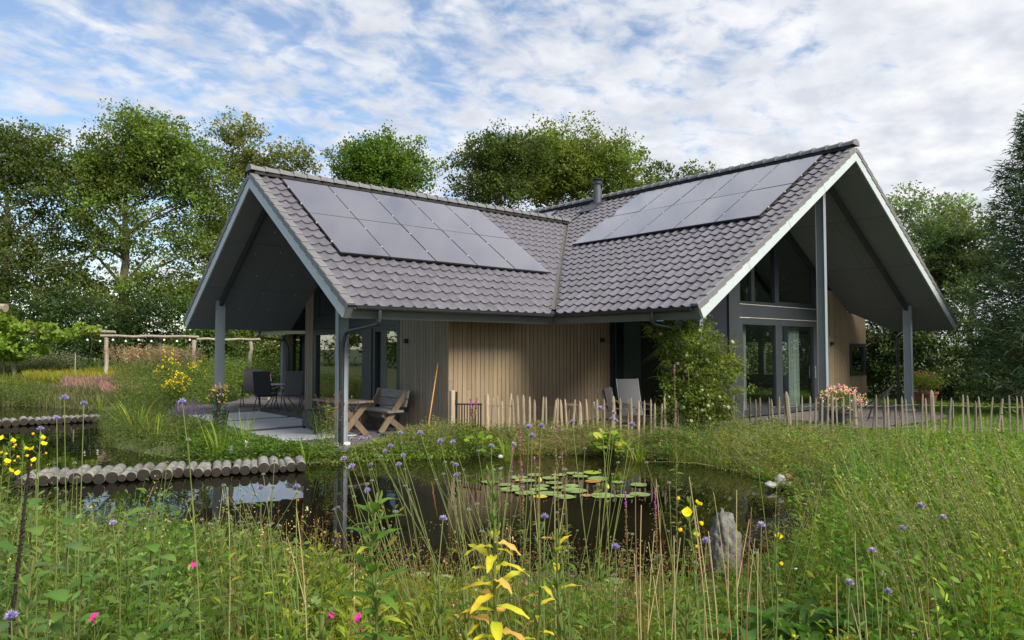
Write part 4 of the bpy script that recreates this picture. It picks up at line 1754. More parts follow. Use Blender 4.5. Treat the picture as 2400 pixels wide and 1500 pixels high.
gt = thing('garden_gate', 'small black metal bar gate at the left end of the paling fence', 'gate', (*A2(1062, 14.55), 0))
gd = (A2(1136, 14.2) - A2(1068, 14.5))
gl_ = np.linalg.norm(gd)
gd = gd / gl_
for k in range(11):
    s = .02 + (gl_ - .04) * k / 10
    MB().box((gd[0] * s - .008, gd[1] * s - .008, .06), (gd[0] * s + .008, gd[1] * s + .008, .70 + .02 * s)).build('bar', M_black, gt)
for z0, z1 in ((.70, .72), (.10, .10)):
    MB().bar((0, 0, z0), (gd[0] * gl_, gd[1] * gl_, z1), .022, .03).build('rail', M_black, gt)
MB().bar((-.05, .05, .0), (-.05, .05, .95), .03, .03).build('hinge_post', M_black, gt)
gp = thing('gate_post', 'pale square wooden post beside the black bar gate', 'post', (*A2(1060, 14.5), 0))
MB().box((-.045, -.045, 0), (.045, .045, .98), bevel=.008).build('post', M_stake, gp)
MB().box((-.11, -.03, .72), (-.045, .03, .78)).build('latch', M_black, gp)

# ---- things in the yard between fence and house ----------------------------
p = A2(1488, 15.75)
ch = thing('lounge_chair', 'grey sling lounge chair with a tall reclined back in front of the dark window', 'chair', (*p, 0), rad(-25))
MB().obox((0, -.30, .72), (.24, 0, 0), (0, -.13, .42), (0, .010, .003)).build('backrest', M_slingg, ch)
MB().obox((0, .1, .36), (.24, 0, 0), (0, .30, .03), (0, 0, .01)).build('seat', M_slingg, ch)
for sx in (-.26, .26):
    MB().tube([(sx, -.43, 1.15), (sx, -.18, .32), (sx, .42, .40), (sx, .46, 0)], .014, 6).build('frame', mat('alu_frame', (.45, .45, .46), rough=.35, metal=.7), ch)
    MB().tube([(sx, -.05, .36), (sx, -.42, 0)], .014, 6).build('leg', MATS['alu_frame'], ch)
    MB().tube([(sx, -.28, .62), (sx, .30, .60)], .016, 6).build('armrest', MATS['alu_frame'], ch)
p = A2(1452, 15.4)
ch = thing('armchair', 'curved pale cane armchair beside the grey lounge chair', 'chair', (*p, 0), rad(15))
M_cane = mat('pale_cane', (.42, .33, .23), (.32, .25, .17), rough=.6, scale=20, bump=.3)
MB().obox((0, .0, .36), (.25, 0, 0), (0, .25, .01), (0, 0, .025), bevel=.01).build('seat', M_cane, ch)
MB().obox((0, -.28, .66), (.23, 0, 0), (0, -.09, .29), (0, .012, .004), bevel=.01).build('backrest', M_cane, ch)
for sx in (-.28, .28):
    MB().tube([(sx, -.40, .98), (sx, -.30, .72), (sx, -.05, .56), (sx, .22, .56), (sx, .34, .40), (sx, .32, .0)], .02, 8).build('arm_hoop', M_cane, ch, smooth=True)
    MB().tube([(sx, -.24, .5), (sx, -.30, .0)], .018, 8).build('leg', M_cane, ch, smooth=True)
o = MB().obox((0, -.235, .74), (.17, 0, 0), (0, -.05, .24), (0, .02, .006), bevel=.018).build('throw', mat('pinkish_throw', (.42, .33, .31), (.34, .27, .25), rough=1, scale=30, bump=.4))
o.location = (*p, 0)
o.rotation_euler = (0, 0, rad(15))
tag(o, 'pinkish grey throw over the back of the cane armchair', 'throw')

p = A2(1497, 14.75)
wd = thing('firewood_stack', 'low stack of split pale branches behind the paling fence', 'firewood', (*p, 0))
dx = (A2(1560, 14.6) - A2(1435, 14.9))
ang = math.atan2(dx[1], dx[0])
wd.rotation_euler = (0, 0, ang)
for k in range(30):
    z = .07 + (k // 5) * .062 + R.uniform(-.01, .01)
    y = ((k % 5) - 2) * .085 + R.uniform(-.03, .03)
    L_ = R.uniform(.42, .58)
    x0 = R.uniform(-.06, .06)
    r = R.uniform(.020, .036)
    MB().tube([(x0 - L_, y, z + R.uniform(-.02, .02)), (x0, y + R.uniform(-.03, .03), z + R.uniform(-.01, .01)), (x0 + L_, y, z + R.uniform(-.02, .02))], [r * .9, r, r * .8], 7).build('branch', R.choice((M_stake, M_stake2, M_legwood)), wd)
p = A2(1338, 15.0)
st = thing('wooden_stool', 'small three legged wooden stool behind the paling fence', 'stool', (*p, 0))
MB().lathe((0, 0, .62), [(.13, 0), (.15, .01), (.15, .045), (.13, .055)], n=14).build('seat', M_legwood, st)
for k in range(3):
    a = k * 2.1 + .3
    MB().tube([(.17 * math.cos(a), .17 * math.sin(a), 0), (.08 * math.cos(a), .08 * math.sin(a), .62)], .02, 6).build('leg', M_legwood, st)
b0 = colu(1003, 2.75)
b1 = colu(1027, 2.245)
zt_ = zrow(850, (b1 - CAM) @ FWD0)
br = thing('broom', 'long orange brown broom handle leaning on the wood cladding', 'broom', (b0[0], b0[1], 0))
MB().tube([(0, 0, .12), (b1[0] - b0[0], b1[1] - b0[1], zt_)], .014, 8).build('handle', mat('broom_handle', (.52, .24, .06), (.44, .20, .05), rough=.5), br)
MB().box((-.14, -.04, .0), (.14, .04, .13), bevel=.01).build('head', mat('broom_bristle', (.20, .13, .07), rough=1, scale=60, bump=.6), br)
bw = thing('metal_bowl', 'shallow dark metal bowl on the terrace near the bench leg', 'bowl', (3.25, -1.62, 0))
MB().lathe((0, 0, 0), [(.09, 0), (.155, .05), (.165, .07), (.15, .068), (.08, .015)], n=22).build('bowl', mat('bowl_zinc', (.12, .125, .13), rough=.4, metal=.4), bw, smooth=True)

# ---- right terrace ---------------------------------------------------------
p = A2(2043, 18.2)
ac = thing('wire_armchair', 'round dark wire lounge chair with string back on the right terrace', 'chair', (*p, 0), rad(200))
ring = [Vector((.40 * math.cos(a), -.05 + .34 * math.sin(a) * .75 - .15 * (1 - math.sin(a)) * .6, .62 - .30 * math.sin(a))) for a in np.linspace(0, 2 * math.pi, 33)]
MB().tube(ring, .011, 6, caps=False).build('hoop', M_black, ac)
ctr_ = Vector((0, .08, .34))
small = [ctr_ + Vector((.10 * math.cos(a), .10 * math.sin(a), 0)) for a in np.linspace(0, 2 * math.pi, 17)]
MB().tube(small, .008, 5, caps=False).build('seat_ring', M_black, ac)
M_cord = mat('green_cord', (.10, .13, .12), rough=.6)
for k in range(32):
    a = k / 32 * 2 * math.pi
    q0 = ring[k]
    q1 = ctr_ + Vector((.10 * math.cos(a), .10 * math.sin(a), 0))
    MB().tube([q0, (q0 * .45 + q1 * .55) - Vector((0, 0, .05)), q1], .004, 4).build('cord', M_cord, ac)
for k in range(3):
    a = k * 2.09 + .5
    MB().tube([(.28 * math.cos(a), .25 * math.sin(a), 0), (.18 * math.cos(a), .15 * math.sin(a) - .05, .36)], .010, 6).build('leg', M_black, ac)
p = A2(2088, 18.6)
sd = thing('side_table', 'small dark wire side table next to the round wire chair', 'table', (*p, 0))
MB().lathe((0, 0, .36), [(.20, 0), (.21, .005), (.21, .015), (.19, .02)], n=22).build('table_top', M_black, sd)
for k in range(3):
    a = k * 2.09
    MB().tube([(.19 * math.cos(a), .19 * math.sin(a), 0), (.12 * math.cos(a), .12 * math.sin(a), .36)], .009, 6).build('leg', M_black, sd)

# ---- stones ----------------------------------------------------------------
def stone(name, label, loc, s, m, seed, group=None, amp=.22, cat='stone', sub=3, rot=0.0, fs=1.4):
    bm = bmesh.new()
    bmesh.ops.create_icosphere(bm, subdivisions=sub, radius=1)
    for v in bm.verts:
        n_ = mnoise.noise(v.co * fs + Vector((seed * 7.1, 0, seed)))
        n_ += .45 * mnoise.noise(v.co * fs * 2.6 + Vector((seed, 3, 1)))
        n_ += .22 * mnoise.noise(v.co * fs * 6 + Vector((seed, 9, 1))) if sub > 3 else 0
        v.co *= 1 + amp * n_
        v.co = Vector((v.co.x * s[0], v.co.y * s[1], v.co.z * s[2]))
    for f in bm.faces:
        f.smooth = True
    me = bpy.data.meshes.new(name)
    bm.to_mesh(me)
    bm.free()
    me.materials.append(m)
    o = link(name, me)
    o.location = loc
    o.rotation_euler = (0, 0, rot)
    return tag(o, label, cat, group)


def pz(px, D, z): return tuple(along(px, D, z))


stone('stone', 'flat white stone at the pond edge, leftmost of the small pile', pz(1803, 9.95, -.06), (.11, .08, .05), M_stone_w, 1, 'stones at the pond edge', .4)
stone('stone', 'upright grey stone in the middle of the pile at the pond edge', pz(1824, 10.02, -.02), (.07, .07, .10), M_stone_g, 2, 'stones at the pond edge')
stone('stone', 'rusty red stone at the right of the pile at the pond edge', pz(1847, 9.9, -.075), (.085, .075, .07), M_stone_r, 3, 'stones at the pond edge')
stone('stone', 'small brown stone on top behind the rusty stone', pz(1842, 10.12, .02), (.06, .06, .05), M_stone_r, 4, 'stones at the pond edge')
stone('stone', 'small pale pebble on the far pond bank under the iris leaves', pz(1173, 12.35, -.03), (.05, .04, .035), M_stone_w, 5, 'stones at the pond edge')
stone('boulder', 'tall rough grey rock standing in the near bank beside yellow evening primroses', pz(1692, 5.95, .13), (.13, .12, .33), M_tufa, 6, None, .30, 'rock', 5, 0, 1.6)
stone('boulder', 'rough dark grey rock half hidden in plants on the right bank', pz(2225, 6.5, .40), (.10, .10, .15), M_tufa, 8, None, .30, 'rock', 5, 0, 1.6)
stone('boulder', 'lower bluish grey rock in the plants below the right bank rock', pz(2262, 6.25, .18), (.16, .13, .20), M_tufa, 9, None, .30, 'rock', 5, 0, 1.6)

# ---- little figures on the peninsula ---------------------------------------
p = along(581, 12.75, .02)
fg = thing('garden_figurine', 'tiny white garden figurine with a round head among the plants by the walkway', 'figurine', p)
MB().lathe((0, 0, 0), [(.03, 0), (.045, .03), (.035, .08), (.022, .10)], n=12).build('body', M_white, fg, smooth=True)
MB().lathe((0, 0, .095), [(.012, 0), (.030, .015), (.034, .035), (.02, .06), (.004, .066)], n=12).build('head', M_white, fg, smooth=True)
for s in (-1, 1):
    MB().lathe((s * .018, 0, .155), [(.010, 0), (.012, .012), (.003, .025)], n=8).build('ear', M_white, fg)
p = along(545, 12.45, .0)
fg = thing('garden_figurine', 'small grey green frog figurine sitting by the log walkway', 'figurine', p)
M_frog = mat('verdigris', (.14, .20, .18), (.10, .15, .13), rough=.5)
MB().lathe((0, 0, 0), [(.04, 0), (.055, .03), (.045, .08), (.03, .10)], n=12).build('body', M_frog, fg, smooth=True)
MB().lathe((0, .0, .09), [(.02, 0), (.045, .02), (.04, .045), (.015, .06)], n=12).build('head', M_frog, fg, smooth=True)
for s in (-1, 1):
    MB().lathe((s * .022, .02, .14), [(.008, 0), (.013, .008), (.004, .018)], n=8).build('eye', M_frog, fg)
p = along(632, 25.5, .0)
gn = thing('garden_gnome', 'garden gnome with red hat on a short wooden post behind the terrace table', 'gnome', p)
MB().tube([(0, 0, 0), (0, 0, .62)], .06, 8).build('post', M_stake, gn)
MB().lathe((0, 0, .62), [(.06, 0), (.09, .05), (.07, .16), (.04, .18)], n=12).build('body', mat('gnome_blue', (.10, .14, .25), rough=.6), gn, smooth=True)
MB().lathe((0, 0, .78), [(.03, 0), (.055, .03), (.05, .08), (.02, .10)], n=12).build('face', mat('gnome_skin', (.55, .38, .30), rough=.6), gn, smooth=True)
MB().lathe((0, 0, .85), [(.062, 0), (.05, .05), (.02, .14), (.003, .18)], n=12).build('hat', mat('gnome_red', (.50, .05, .03), rough=.6), gn, smooth=True)

# ---- pergola of round poles ------------------------------------------------
M_pole = mat('peeled_pole', (.36, .30, .23), (.25, .21, .16), rough=.85, scale=8, stretch=(2, 2, .6), bump=.5, rand=.2, dirt=((.17, .145, .11), .55, .75, 5))


def crooked(p, q, r, n=7, amp=.03):
    p, q = Vector(p), Vector(q)
    pts = []
    for i in range(n):
        t = i / (n - 1)
        a = amp if 0 < i < n - 1 else 0
        pts.append(p.lerp(q, t) + Vector((R.uniform(-a, a), R.uniform(-a, a), R.uniform(-a, a))))
    return MB().tube(pts, [r * R.uniform(.9, 1.1) for _ in pts], 9)


pg0 = along(250, 29.5, 0)
pg = thing('pergola', 'rustic pergola of peeled round poles behind the left pond', 'pergola', pg0)


def L3(px, D, py): return Vector(along(px, D, zrow(py, D)) - pg0)


for (x, D, y) in ((34, 30, 785), (250, 29.5, 790), (455, 30, 797), (588, 30.5, 800)):
    crooked(L3(x, D, y), L3(x, D, 817) * 1 + Vector((0, 0, -1.84)), .082, amp=.03).build('post', M_pole, pg)
crooked(L3(-60, 30, 780), L3(270, 29.5, 778), .058).build('beam', M_pole, pg)
crooked(L3(236, 29.4, 787), L3(466, 30, 790), .052).build('beam', M_pole, pg)
crooked(L3(462, 30, 795), L3(610, 30.5, 795), .05).build('beam', M_pole, pg)
crooked(L3(-40, 27, 722), L3(12, 27, 722), .16).build('beam', M_pole, pg)
sl = thing('string_lights', 'string of small round white bulbs hanging under the pergola beam', 'string lights', pg0)
pts = []
for k in range(9):
    x = 205 + k * 30
    a = L3(x, 29.3, 794 + (3 if k % 2 else 0))
    pts.append(a)
    MB().lathe(a + Vector((0, 0, -.10)), [(.01, 0), (.045, .03), (.045, .06), (.015, .10)], n=10).build('bulb', M_white, sl, smooth=True)
MB().tube(pts, .008, 5).build('cable', M_black, sl)
op = pot(along(250, 29.0, 0), .13, .34, mat('orange_glaze', (.62, .17, .07), rough=.5), 'flower_pot', 'orange pot at the foot of the pergola post')
for (x, D, ang_) in ((178, 29, 0),):
    o = MB().tube([(0, 0, 0), (0, 0, 1.65)], .02, 6).build('cane', M_stake)
    o.location = along(x, D, 0)
    tag(o, 'thin upright cane standing in the garden behind the left pond', 'cane')
# ================================================================== trees, hedge, shrubs
M_leaf = leaf_mat('leaves', trans=.40)
M_leafd = leaf_mat('leaves_gloss', trans=.28, rough=.5, spec=.3)
M_trunk = mat('bark', (0.165, 0.14, 0.11), (0.095, 0.082, 0.065), rough=.95, scale=10, stretch=(3, 3, .6), bump=.8, bscale=20)


def lobe_pts(lobes, D, n, dens=None, shell=.55):
    """n points spread through screen-sized ellipsoids that stand at depth D; returns points and outward vectors"""
    big = list(lobes)
    for l in big:
        if l[2] > 28 and D > 20:
            for _ in range(5):
                a = R.uniform(-.4, math.pi + .4)
                k = R.uniform(.22, .42)
                lobes = lobes + [(l[0] + math.cos(a) * l[2] * .95, l[1] - math.sin(a) * l[3] * .95, l[2] * k, l[3] * k, R.uniform(-1, 1), R.uniform(.6, 1.3))]
    w = np.array([l[2] * l[3] * (l[2] + l[3]) ** .5 * (l[5] if len(l) > 5 else 1) for l in lobes], float)
    w /= w.sum()
    which = NR.choice(len(lobes), n, p=w)
    P, O = [], []
    d = runit(n)
    r = NR.random(n) ** (1 / 3)
    r = np.where(NR.random(n) < shell, .72 + .36 * NR.random(n), r)
    for i, k in enumerate(which):
        l = lobes[k]
        dd = D + (l[4] if len(l) > 4 else 0)
        kk = .86 if D > 28 else 1
        rx, rz = l[2] / FPX * dd * kk, l[3] / FPX * dd * kk
        c = along(l[0], dd, zrow(l[1], dd))
        v = d[i] * r[i]
        P.append(c + RIGHT * v[0] * rx + FWD0 * v[1] * (rx * .6 + rz * .3) + np.array([0, 0, v[2] * rz]))
        O.append(d[i])
    return np.array(P), np.array(O)


def crown(lobes, D, ncl, per, leaf, col, sig=.34, vary=.22, up=.3, shell=.55, flat=.75, bough=9, bsig=.56):
    """leaf clusters sit on boughs, so that the crown has clumps and gaps"""
    s = Soup()
    nb = max(ncl // bough, 8)
    bc, o = lobe_pts(lobes, D, nb, shell=shell)
    bcol = jit(col, nb, vary * .8, .07)
    k = np.arange(ncl) % nb
    off = np.clip(NR.normal(size=(ncl, 3)), -1.8, 1.8) * bsig * sig / .34
    off[:, 2] *= .55
    c = bc[k] + off
    ok = c[:, 2] > -.1
    c, k = c[ok], k[ok]
    ncl = len(c)
    cc = bcol[k] * np.exp(NR.normal(size=(ncl, 1)) * vary * .7)
    P = np.repeat(c, per, 0)
    off = np.clip(NR.normal(size=(len(P), 3)), -1.7, 1.7) * sig * np.repeat(NR.uniform(.5, 1.05, ncl), per)[:, None] * .82
    off[:, 2] *= flat
    P = P + off
    C = np.repeat(cc, per, 0) * np.exp(NR.normal(size=(len(P), 1)) * .08)
    P[:, 2] = np.maximum(P[:, 2], .02)
    s.quads(P, leaf * np.exp(NR.normal(size=len(P)) * .25), np.clip(C, .004, .6), up=up, asp=.62)
    return s, c


def tree(name, label, cat, px, D, lobes, ncl, per, leaf, col, base_py=None, trunk=.28, lean=(0, 0), group=None, limbs=14, sig=.34,
         vary=.22, mat_=None, shell=.55, twigs=90, fork=.35, up=.3, z0=0.0, flat=.75):
    base = along(px, D, z0)
    t = thing(name, label, cat, base, group=group)
    s, cl = crown(lobes, D, ncl, per, leaf, col, sig, vary, up, shell, flat)
    s.v = [v - base for v in s.v]
    s.build('crown', mat_ or M_leaf, t)
    if trunk:
        top = max(l[1] * 0 + zrow(l[1], D) for l in lobes)
        b = MB()
        T = Vector((lean[0], lean[1], max(top * .92, 1.0)))
        n = 9
        pts = [Vector((T.x * (i / n) ** 1.3 + R.uniform(-.12, .12) * (i > 0), T.y * (i / n) ** 1.3 + R.uniform(-.12, .12) * (i > 0), -.2 + (T.z + .2) * i / n)) for i in range(n + 1)]
        b.tube(pts, [max(trunk * (1 - .88 * (i / n)), .02) for i in range(n + 1)], 9)
        cl_l = [Vector(c - base) for c in cl]
        cen = []
        for l in lobes:
            dd = D + (l[4] if len(l) > 4 else 0)
            cen.append(Vector(along(l[0], dd, zrow(l[1], dd)) - base))
        hubs = []
        for c in cen + R.sample(cl_l, min(limbs, len(cl_l))):
            k = min(range(1, n), key=lambda i: abs(pts[i].z - (c.z - .45 * (c.xy - pts[i].xy).length - .4)))
            a = pts[k]
            m = a.lerp(c, .5) + Vector((R.uniform(-.2, .2), R.uniform(-.2, .2), R.uniform(.0, .35)))
            r0 = trunk * (1 - .88 * k / n) * .5
            b.tube([a, m, c], [r0, r0 * .6, r0 * .22], 6)
            hubs += [(m, r0 * .35), (c, r0 * .25)]
        for c in R.sample(cl_l, min(twigs, len(cl_l))):
            h, r0 = min(hubs, key=lambda q: (q[0] - c).length)
            if (h - c).length < 3.5:
                b.tube([h, h.lerp(c, .5) + Vector((R.uniform(-.1, .1), R.uniform(-.1, .1), .08)), c], [max(r0 * .5, .012), .012, .005], 4, caps=False)
        b.build('trunk', M_trunk, t, smooth=True)
    return t


G_ALD = (.098, .136, .026)
G_DK = (.058, .088, .020)
G_OLV = (.130, .145, .026)
G_BRT = (.085, .150, .026)
G_PALE = (.105, .150, .062)
# tall trees on the left
tree('alder_tree', 'tallest broad alder tree with dark lower crown, left of the house', 'tree', 290, 37,
     [(330, 325, 90, 55), (250, 395, 85, 70), (405, 385, 85, 70), (320, 400, 130, 90), (200, 440, 55, 55), (455, 420, 60, 80), (400, 500, 95, 75, 2), (250, 500, 90, 65, -1),
      (175, 570, 70, 55), (300, 590, 95, 55), (445, 590, 60, 70), (380, 680, 80, 60), (210, 690, 80, 55), (300, 730, 110, 55), (120, 690, 50, 50)],
     1500, 44, .150, G_ALD, trunk=.36, limbs=22, group='tall trees behind the left garden', sig=.42, shell=.4)
tree('alder_tree', 'sparse alder tree at the left edge of the picture with sky showing through', 'tree', 12, 35,
     [(40, 330, 70, 55), (90, 330, 40, 35), (20, 410, 80, 60), (90, 450, 60, 60), (30, 500, 80, 60), (110, 530, 45, 40), (60, 620, 85, 55), (20, 690, 70, 60), (100, 720, 60, 50), (-60, 420, 70, 90), (-50, 600, 80, 90)],
     900, 40, .145, (.085, .115, .028), trunk=.30, limbs=16, group='tall trees behind the left garden', sig=.42, shell=.4)
tree('alder_tree', 'slender yellowish alder rising behind the left gable of the house', 'tree', 545, 40,
     [(570, 325, 32, 40), (565, 390, 50, 45), (620, 395, 60, 40), (690, 385, 45, 26), (540, 460, 50, 60), (490, 545, 45, 55), (530, 560, 60, 60), (480, 650, 55, 60), (440, 720, 60, 50), (620, 440, 80, 40)],
     560, 42, .150, (.110, .128, .030), trunk=.24, limbs=12, group='tall trees behind the left garden', sig=.40, shell=.45)
# trees beyond the roofs
tree('oak_tree', 'bright green round tree peeking over the left roof ridge', 'tree', 890, 46,
     [(880, 375, 70, 42), (830, 400, 45, 40), (935, 395, 55, 45), (890, 430, 95, 50), (970, 430, 25, 20)],
     460, 50, .18, (.085, .145, .020), trunk=.3, group='trees beyond the roof', sig=.5, shell=.6)
tree('ash_tree', 'large olive green spreading tree behind the middle of the roof', 'tree', 1310, 50,
     [(1300, 345, 75, 38), (1250, 380, 70, 45), (1350, 390, 60, 50), (1290, 430, 110, 50), (1200, 430, 70, 50), (1420, 365, 60, 42), (1450, 410, 70, 50), (1480, 430, 40, 35), (1380, 440, 90, 45)],
     980, 50, .19, (.115, .145, .026), trunk=.4, group='trees beyond the roof', sig=.55, shell=.65)
tree('ash_tree', 'darker tree beside the large olive tree, just right of the sky gap', 'tree', 1140, 47,
     [(1180, 370, 65, 45), (1130, 400, 45, 45), (1150, 440, 65, 45), (1215, 350, 35, 28)],
     330, 50, .18, (.070, .102, .026), trunk=.3, group='trees beyond the roof', sig=.5, shell=.6)
tree('birch_tree', 'small tree top above the right roof ridge beside the solar panels', 'tree', 1590, 44,
     [(1600, 395, 22, 20), (1575, 412, 35, 20), (1635, 402, 18, 16), (1600, 430, 60, 25)], 70, 40, .17, (.060, .095, .026), trunk=.2, group='trees beyond the roof', sig=.36)
# right side
tree('willow_tree', 'pale grey green feathery tree behind the right gable', 'tree', 2180, 42,
     [(2150, 520, 75, 45), (2210, 510, 60, 35), (2120, 490, 40, 30), (2160, 580, 90, 60), (2230, 570, 60, 60), (2150, 660, 80, 60)],
     330, 46, .17, G_PALE, trunk=.3, group='trees on the right', sig=.5, shell=.6)
tree('alder_tree', 'dark green young tree with an upright leader in front of the pale tree', 'tree', 2275, 30,
     [(2262, 520, 18, 30), (2290, 560, 30, 40), (2250, 610, 60, 60), (2300, 660, 70, 70), (2220, 680, 50, 60), (2190, 640, 25, 50), (2330, 600, 40, 50)],
     330, 44, .135, (.058, .085, .026), trunk=.18, group='trees on the right', sig=.32)
# hedge on the right: broad dark shrubs
for i, (px, D, lb, col, lab) in enumerate([
    (2090, 26.5, [(2095, 800, 60, 80), (2060, 850, 50, 80), (2100, 900, 70, 40)], (.050, .066, .018), 'dark hedge shrub behind the far right post of the house'),
    (2190, 25.5, [(2190, 790, 75, 60), (2180, 860, 90, 70), (2200, 910, 90, 40)], (.055, .092, .022), 'glossy green hedge shrub right of the broad eave tip'),
    (2300, 25.0, [(2290, 800, 70, 60), (2310, 860, 90, 70), (2290, 910, 90, 40), (2250, 730, 60, 50)], (.055, .090, .022), 'tall dense hedge shrub in front of the dark conifer'),
    (2430, 24.5, [(2420, 820, 90, 70), (2430, 890, 110, 60)], (.050, .066, .020), 'dark brownish hedge shrub at the right edge of the lawn'),
    (1790, 31.5, [(1760, 800, 70, 60), (1840, 810, 70, 60), (1760, 880, 80, 50), (1860, 880, 80, 50)], (.075, .120, .024), 'garden shrub behind the house seen through the sliding doors'),
    (2010, 29.0, [(2035, 800, 45, 60), (2030, 870, 50, 70)], (.075, .100, .024), 'lighter shrub seen between the house wall and the right posts')]):
    tree('hedge_shrub', lab, 'shrub', px, D, lb, 300 if i < 5 else 130, 46, .10, col, trunk=.08, limbs=6, group='hedge on the right', sig=.26, mat_=M_leafd, twigs=30, up=.4)
# conifer with drooping feathery sprays


def conifer(px, D, top_py, half, label):
    base = along(px, D, 0)
    t = thing('cypress_tree', label, 'tree', base, group=None)
    Ht = zrow(top_py, D)
    s = Soup()
    b = MB()
    b.tube([(0, 0, -.2), (.05, .02, Ht * .5), (0, 0, Ht)], [.22, .13, .015], 8)
    rmax = half / FPX * D
    for k in range(300):
        f = (k / 300) ** .9
        z = .25 + (Ht - .3) * f
        a = k * 2.399 + R.uniform(-.3, .3)
        L_ = rmax * (1 - f) ** .62 * R.uniform(.72, 1.12) + .25
        d = np.array([math.cos(a), math.sin(a), 0])
        tip = d * L_ + np.array([0, 0, z + L_ * .12 + .3 * f])
        root = np.array([0, 0, z])
        mid = (root + tip) / 2 - np.array([0, 0, L_ * .12])
        b.tube([root, mid, tip], [.025, .016, .004], 4, caps=False)
        m = int(70 + 110 * (1 - f))
        tt = NR.random(m) ** .7
        P = root * ((1 - tt) ** 2)[:, None] + mid * (2 * tt * (1 - tt))[:, None] + tip * (tt ** 2)[:, None]
        P += NR.normal(size=(m, 3)) * (.06 + .10 * (1 - f))
        Dd = d[None] * .8 + NR.normal(size=(m, 3)) * .55 + np.array([0, 0, .25])
        s.blades(P, Dd, NR.uniform(.12, .26, m), .030, jit((.036, .066, .026), 1, .12)[0] * np.exp(NR.normal(size=(m, 1)) * .3), np.array([[0, 0, -.25]]), nseg=2, tip=.15)
    s.build('crown', M_leafd, t)
    b.build('trunk', M_trunk, t)
    return t


conifer(2470, 19.5, 250, 185, 'tall dark feathery cypress at the right edge of the picture')
conifer(2640, 24, 120, 220, 'second dark cypress just outside the right edge')
# hedge and shrubs along the back of the left garden
hs = [(-140, 33, [(-140, 720, 120, 80), (-140, 820, 130, 70)]), (60, 33.5, [(60, 740, 110, 50), (50, 810, 110, 60)]), (210, 34, [(200, 760, 100, 50), (210, 820, 110, 50)]),
      (360, 34, [(350, 750, 100, 55), (360, 820, 110, 55)]), (480, 33.5, [(470, 760, 70, 50), (480, 830, 80, 50)]), (590, 34.5, [(580, 790, 70, 40), (590, 840, 80, 45)]), (700, 36, [(690, 790, 70, 40), (690, 840, 80, 45)])]
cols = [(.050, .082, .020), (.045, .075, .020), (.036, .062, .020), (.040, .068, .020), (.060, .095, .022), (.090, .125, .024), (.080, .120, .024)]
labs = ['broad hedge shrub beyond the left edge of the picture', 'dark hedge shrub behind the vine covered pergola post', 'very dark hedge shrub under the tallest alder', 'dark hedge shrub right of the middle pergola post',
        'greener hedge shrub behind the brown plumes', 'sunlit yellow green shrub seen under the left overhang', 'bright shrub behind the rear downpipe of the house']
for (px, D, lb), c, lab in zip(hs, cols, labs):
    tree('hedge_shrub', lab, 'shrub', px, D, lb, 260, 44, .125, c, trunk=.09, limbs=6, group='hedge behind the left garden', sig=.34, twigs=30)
# trees beyond the frame that close the garden and show in the panes and the water
for i, (px, D, top, c) in enumerate([(-420, 36, 330, G_ALD), (-760, 32, 300, G_ALD), (-1150, 28, 380, G_DK), (2850, 26, 420, G_ALD), (3150, 22, 450, G_OLV), (3600, 20, 500, G_ALD)]):
    lb = [(px + R.uniform(-60, 60), top + 90 + k * 110, 120 + R.uniform(-20, 60), 90) for k in range(5)]
    tree('alder_tree', ['garden tree beyond the left edge, nearest the hedge', 'garden tree far beyond the left edge', 'darkest garden tree far out on the left', 'garden tree beyond the right edge, behind the cypress',
                        'olive garden tree well beyond the right edge', 'garden tree far out on the right'][i], 'tree', px, D, lb, 200, 30, .26, c, trunk=.25, limbs=8, twigs=20, sig=.5, group='trees outside the view')

# ---- climber on the corner post of wing B ---------------------------------
cb = along(1635, 14.0, 0)
t = thing('climbing_shrub', 'big clematis covered shrub climbing the corner post of the right wing', 'climbing plant', cb)
lb = [(1600, 772, 48, 20), (1560, 795, 24, 22), (1625, 805, 72, 40), (1600, 845, 50, 40), (1650, 850, 70, 55), (1690, 872, 30, 40), (1640, 900, 72, 50), (1670, 930, 55, 45), (1610, 935, 50, 40), (1635, 972, 75, 30)]
s, cl = crown(lb, 14.0, 560, 34, .052, (.120, .160, .026), sig=.11, vary=.30, shell=.45, bough=6)
P2, _o = lobe_pts(lb, 14.0, 3200, shell=.9)
s.blades(P2, runit(len(P2)) + np.array([0, 0, .2]), NR.uniform(.10, .30, len(P2)), .008, jit((.14, .17, .05), len(P2)), np.array([[0, 0, -.5]]), nseg=3)
ex = NR.integers(0, len(cl), 260)
s.blades(cl[ex], (cl[ex] - along(1640, 14.0, 1.2)) + NR.normal(size=(260, 3)) * .45, NR.uniform(.2, .5, 260), .014, jit((.13, .17, .03), 260), np.array([[0, 0, -.6]]), nseg=4)
s.v = [v - cb for v in s.v]
s.build('foliage', M_leaf, t)
b = MB()
for k in range(46):
    a = R.uniform(0, 6.28)
    q = Vector(R.choice(cl) - cb)
    p0 = Vector((.45 * math.cos(a) * R.random(), .3 * math.sin(a), 0))
    b.tube([p0, p0.lerp(q, .45) + Vector((R.uniform(-.15, .15), R.uniform(-.15, .15), .1)), q], [.011, .008, .004], 4, caps=False)
b.build('stem', mat('vine_stem', (.11, .075, .05), (.07, .05, .035), rough=.9), t)
bm_ = MB()
bmesh.ops.create_icosphere(bm_.bm, subdivisions=1, radius=.030)
ME_sd = bm_.mesh('seed_head', mat('clematis_seed', (.36, .36, .22), (.28, .27, .16), rough=1), smooth=True)
for k in range(60):
    q = cl[R.randrange(len(cl))] - cb
    q = q + (CAM - cb - q) / np.linalg.norm(CAM - cb - q) * .22
    link('seed_head', ME_sd, t, Matrix.Translation(q) @ Matrix.Scale(R.uniform(.7, 1.5), 4))
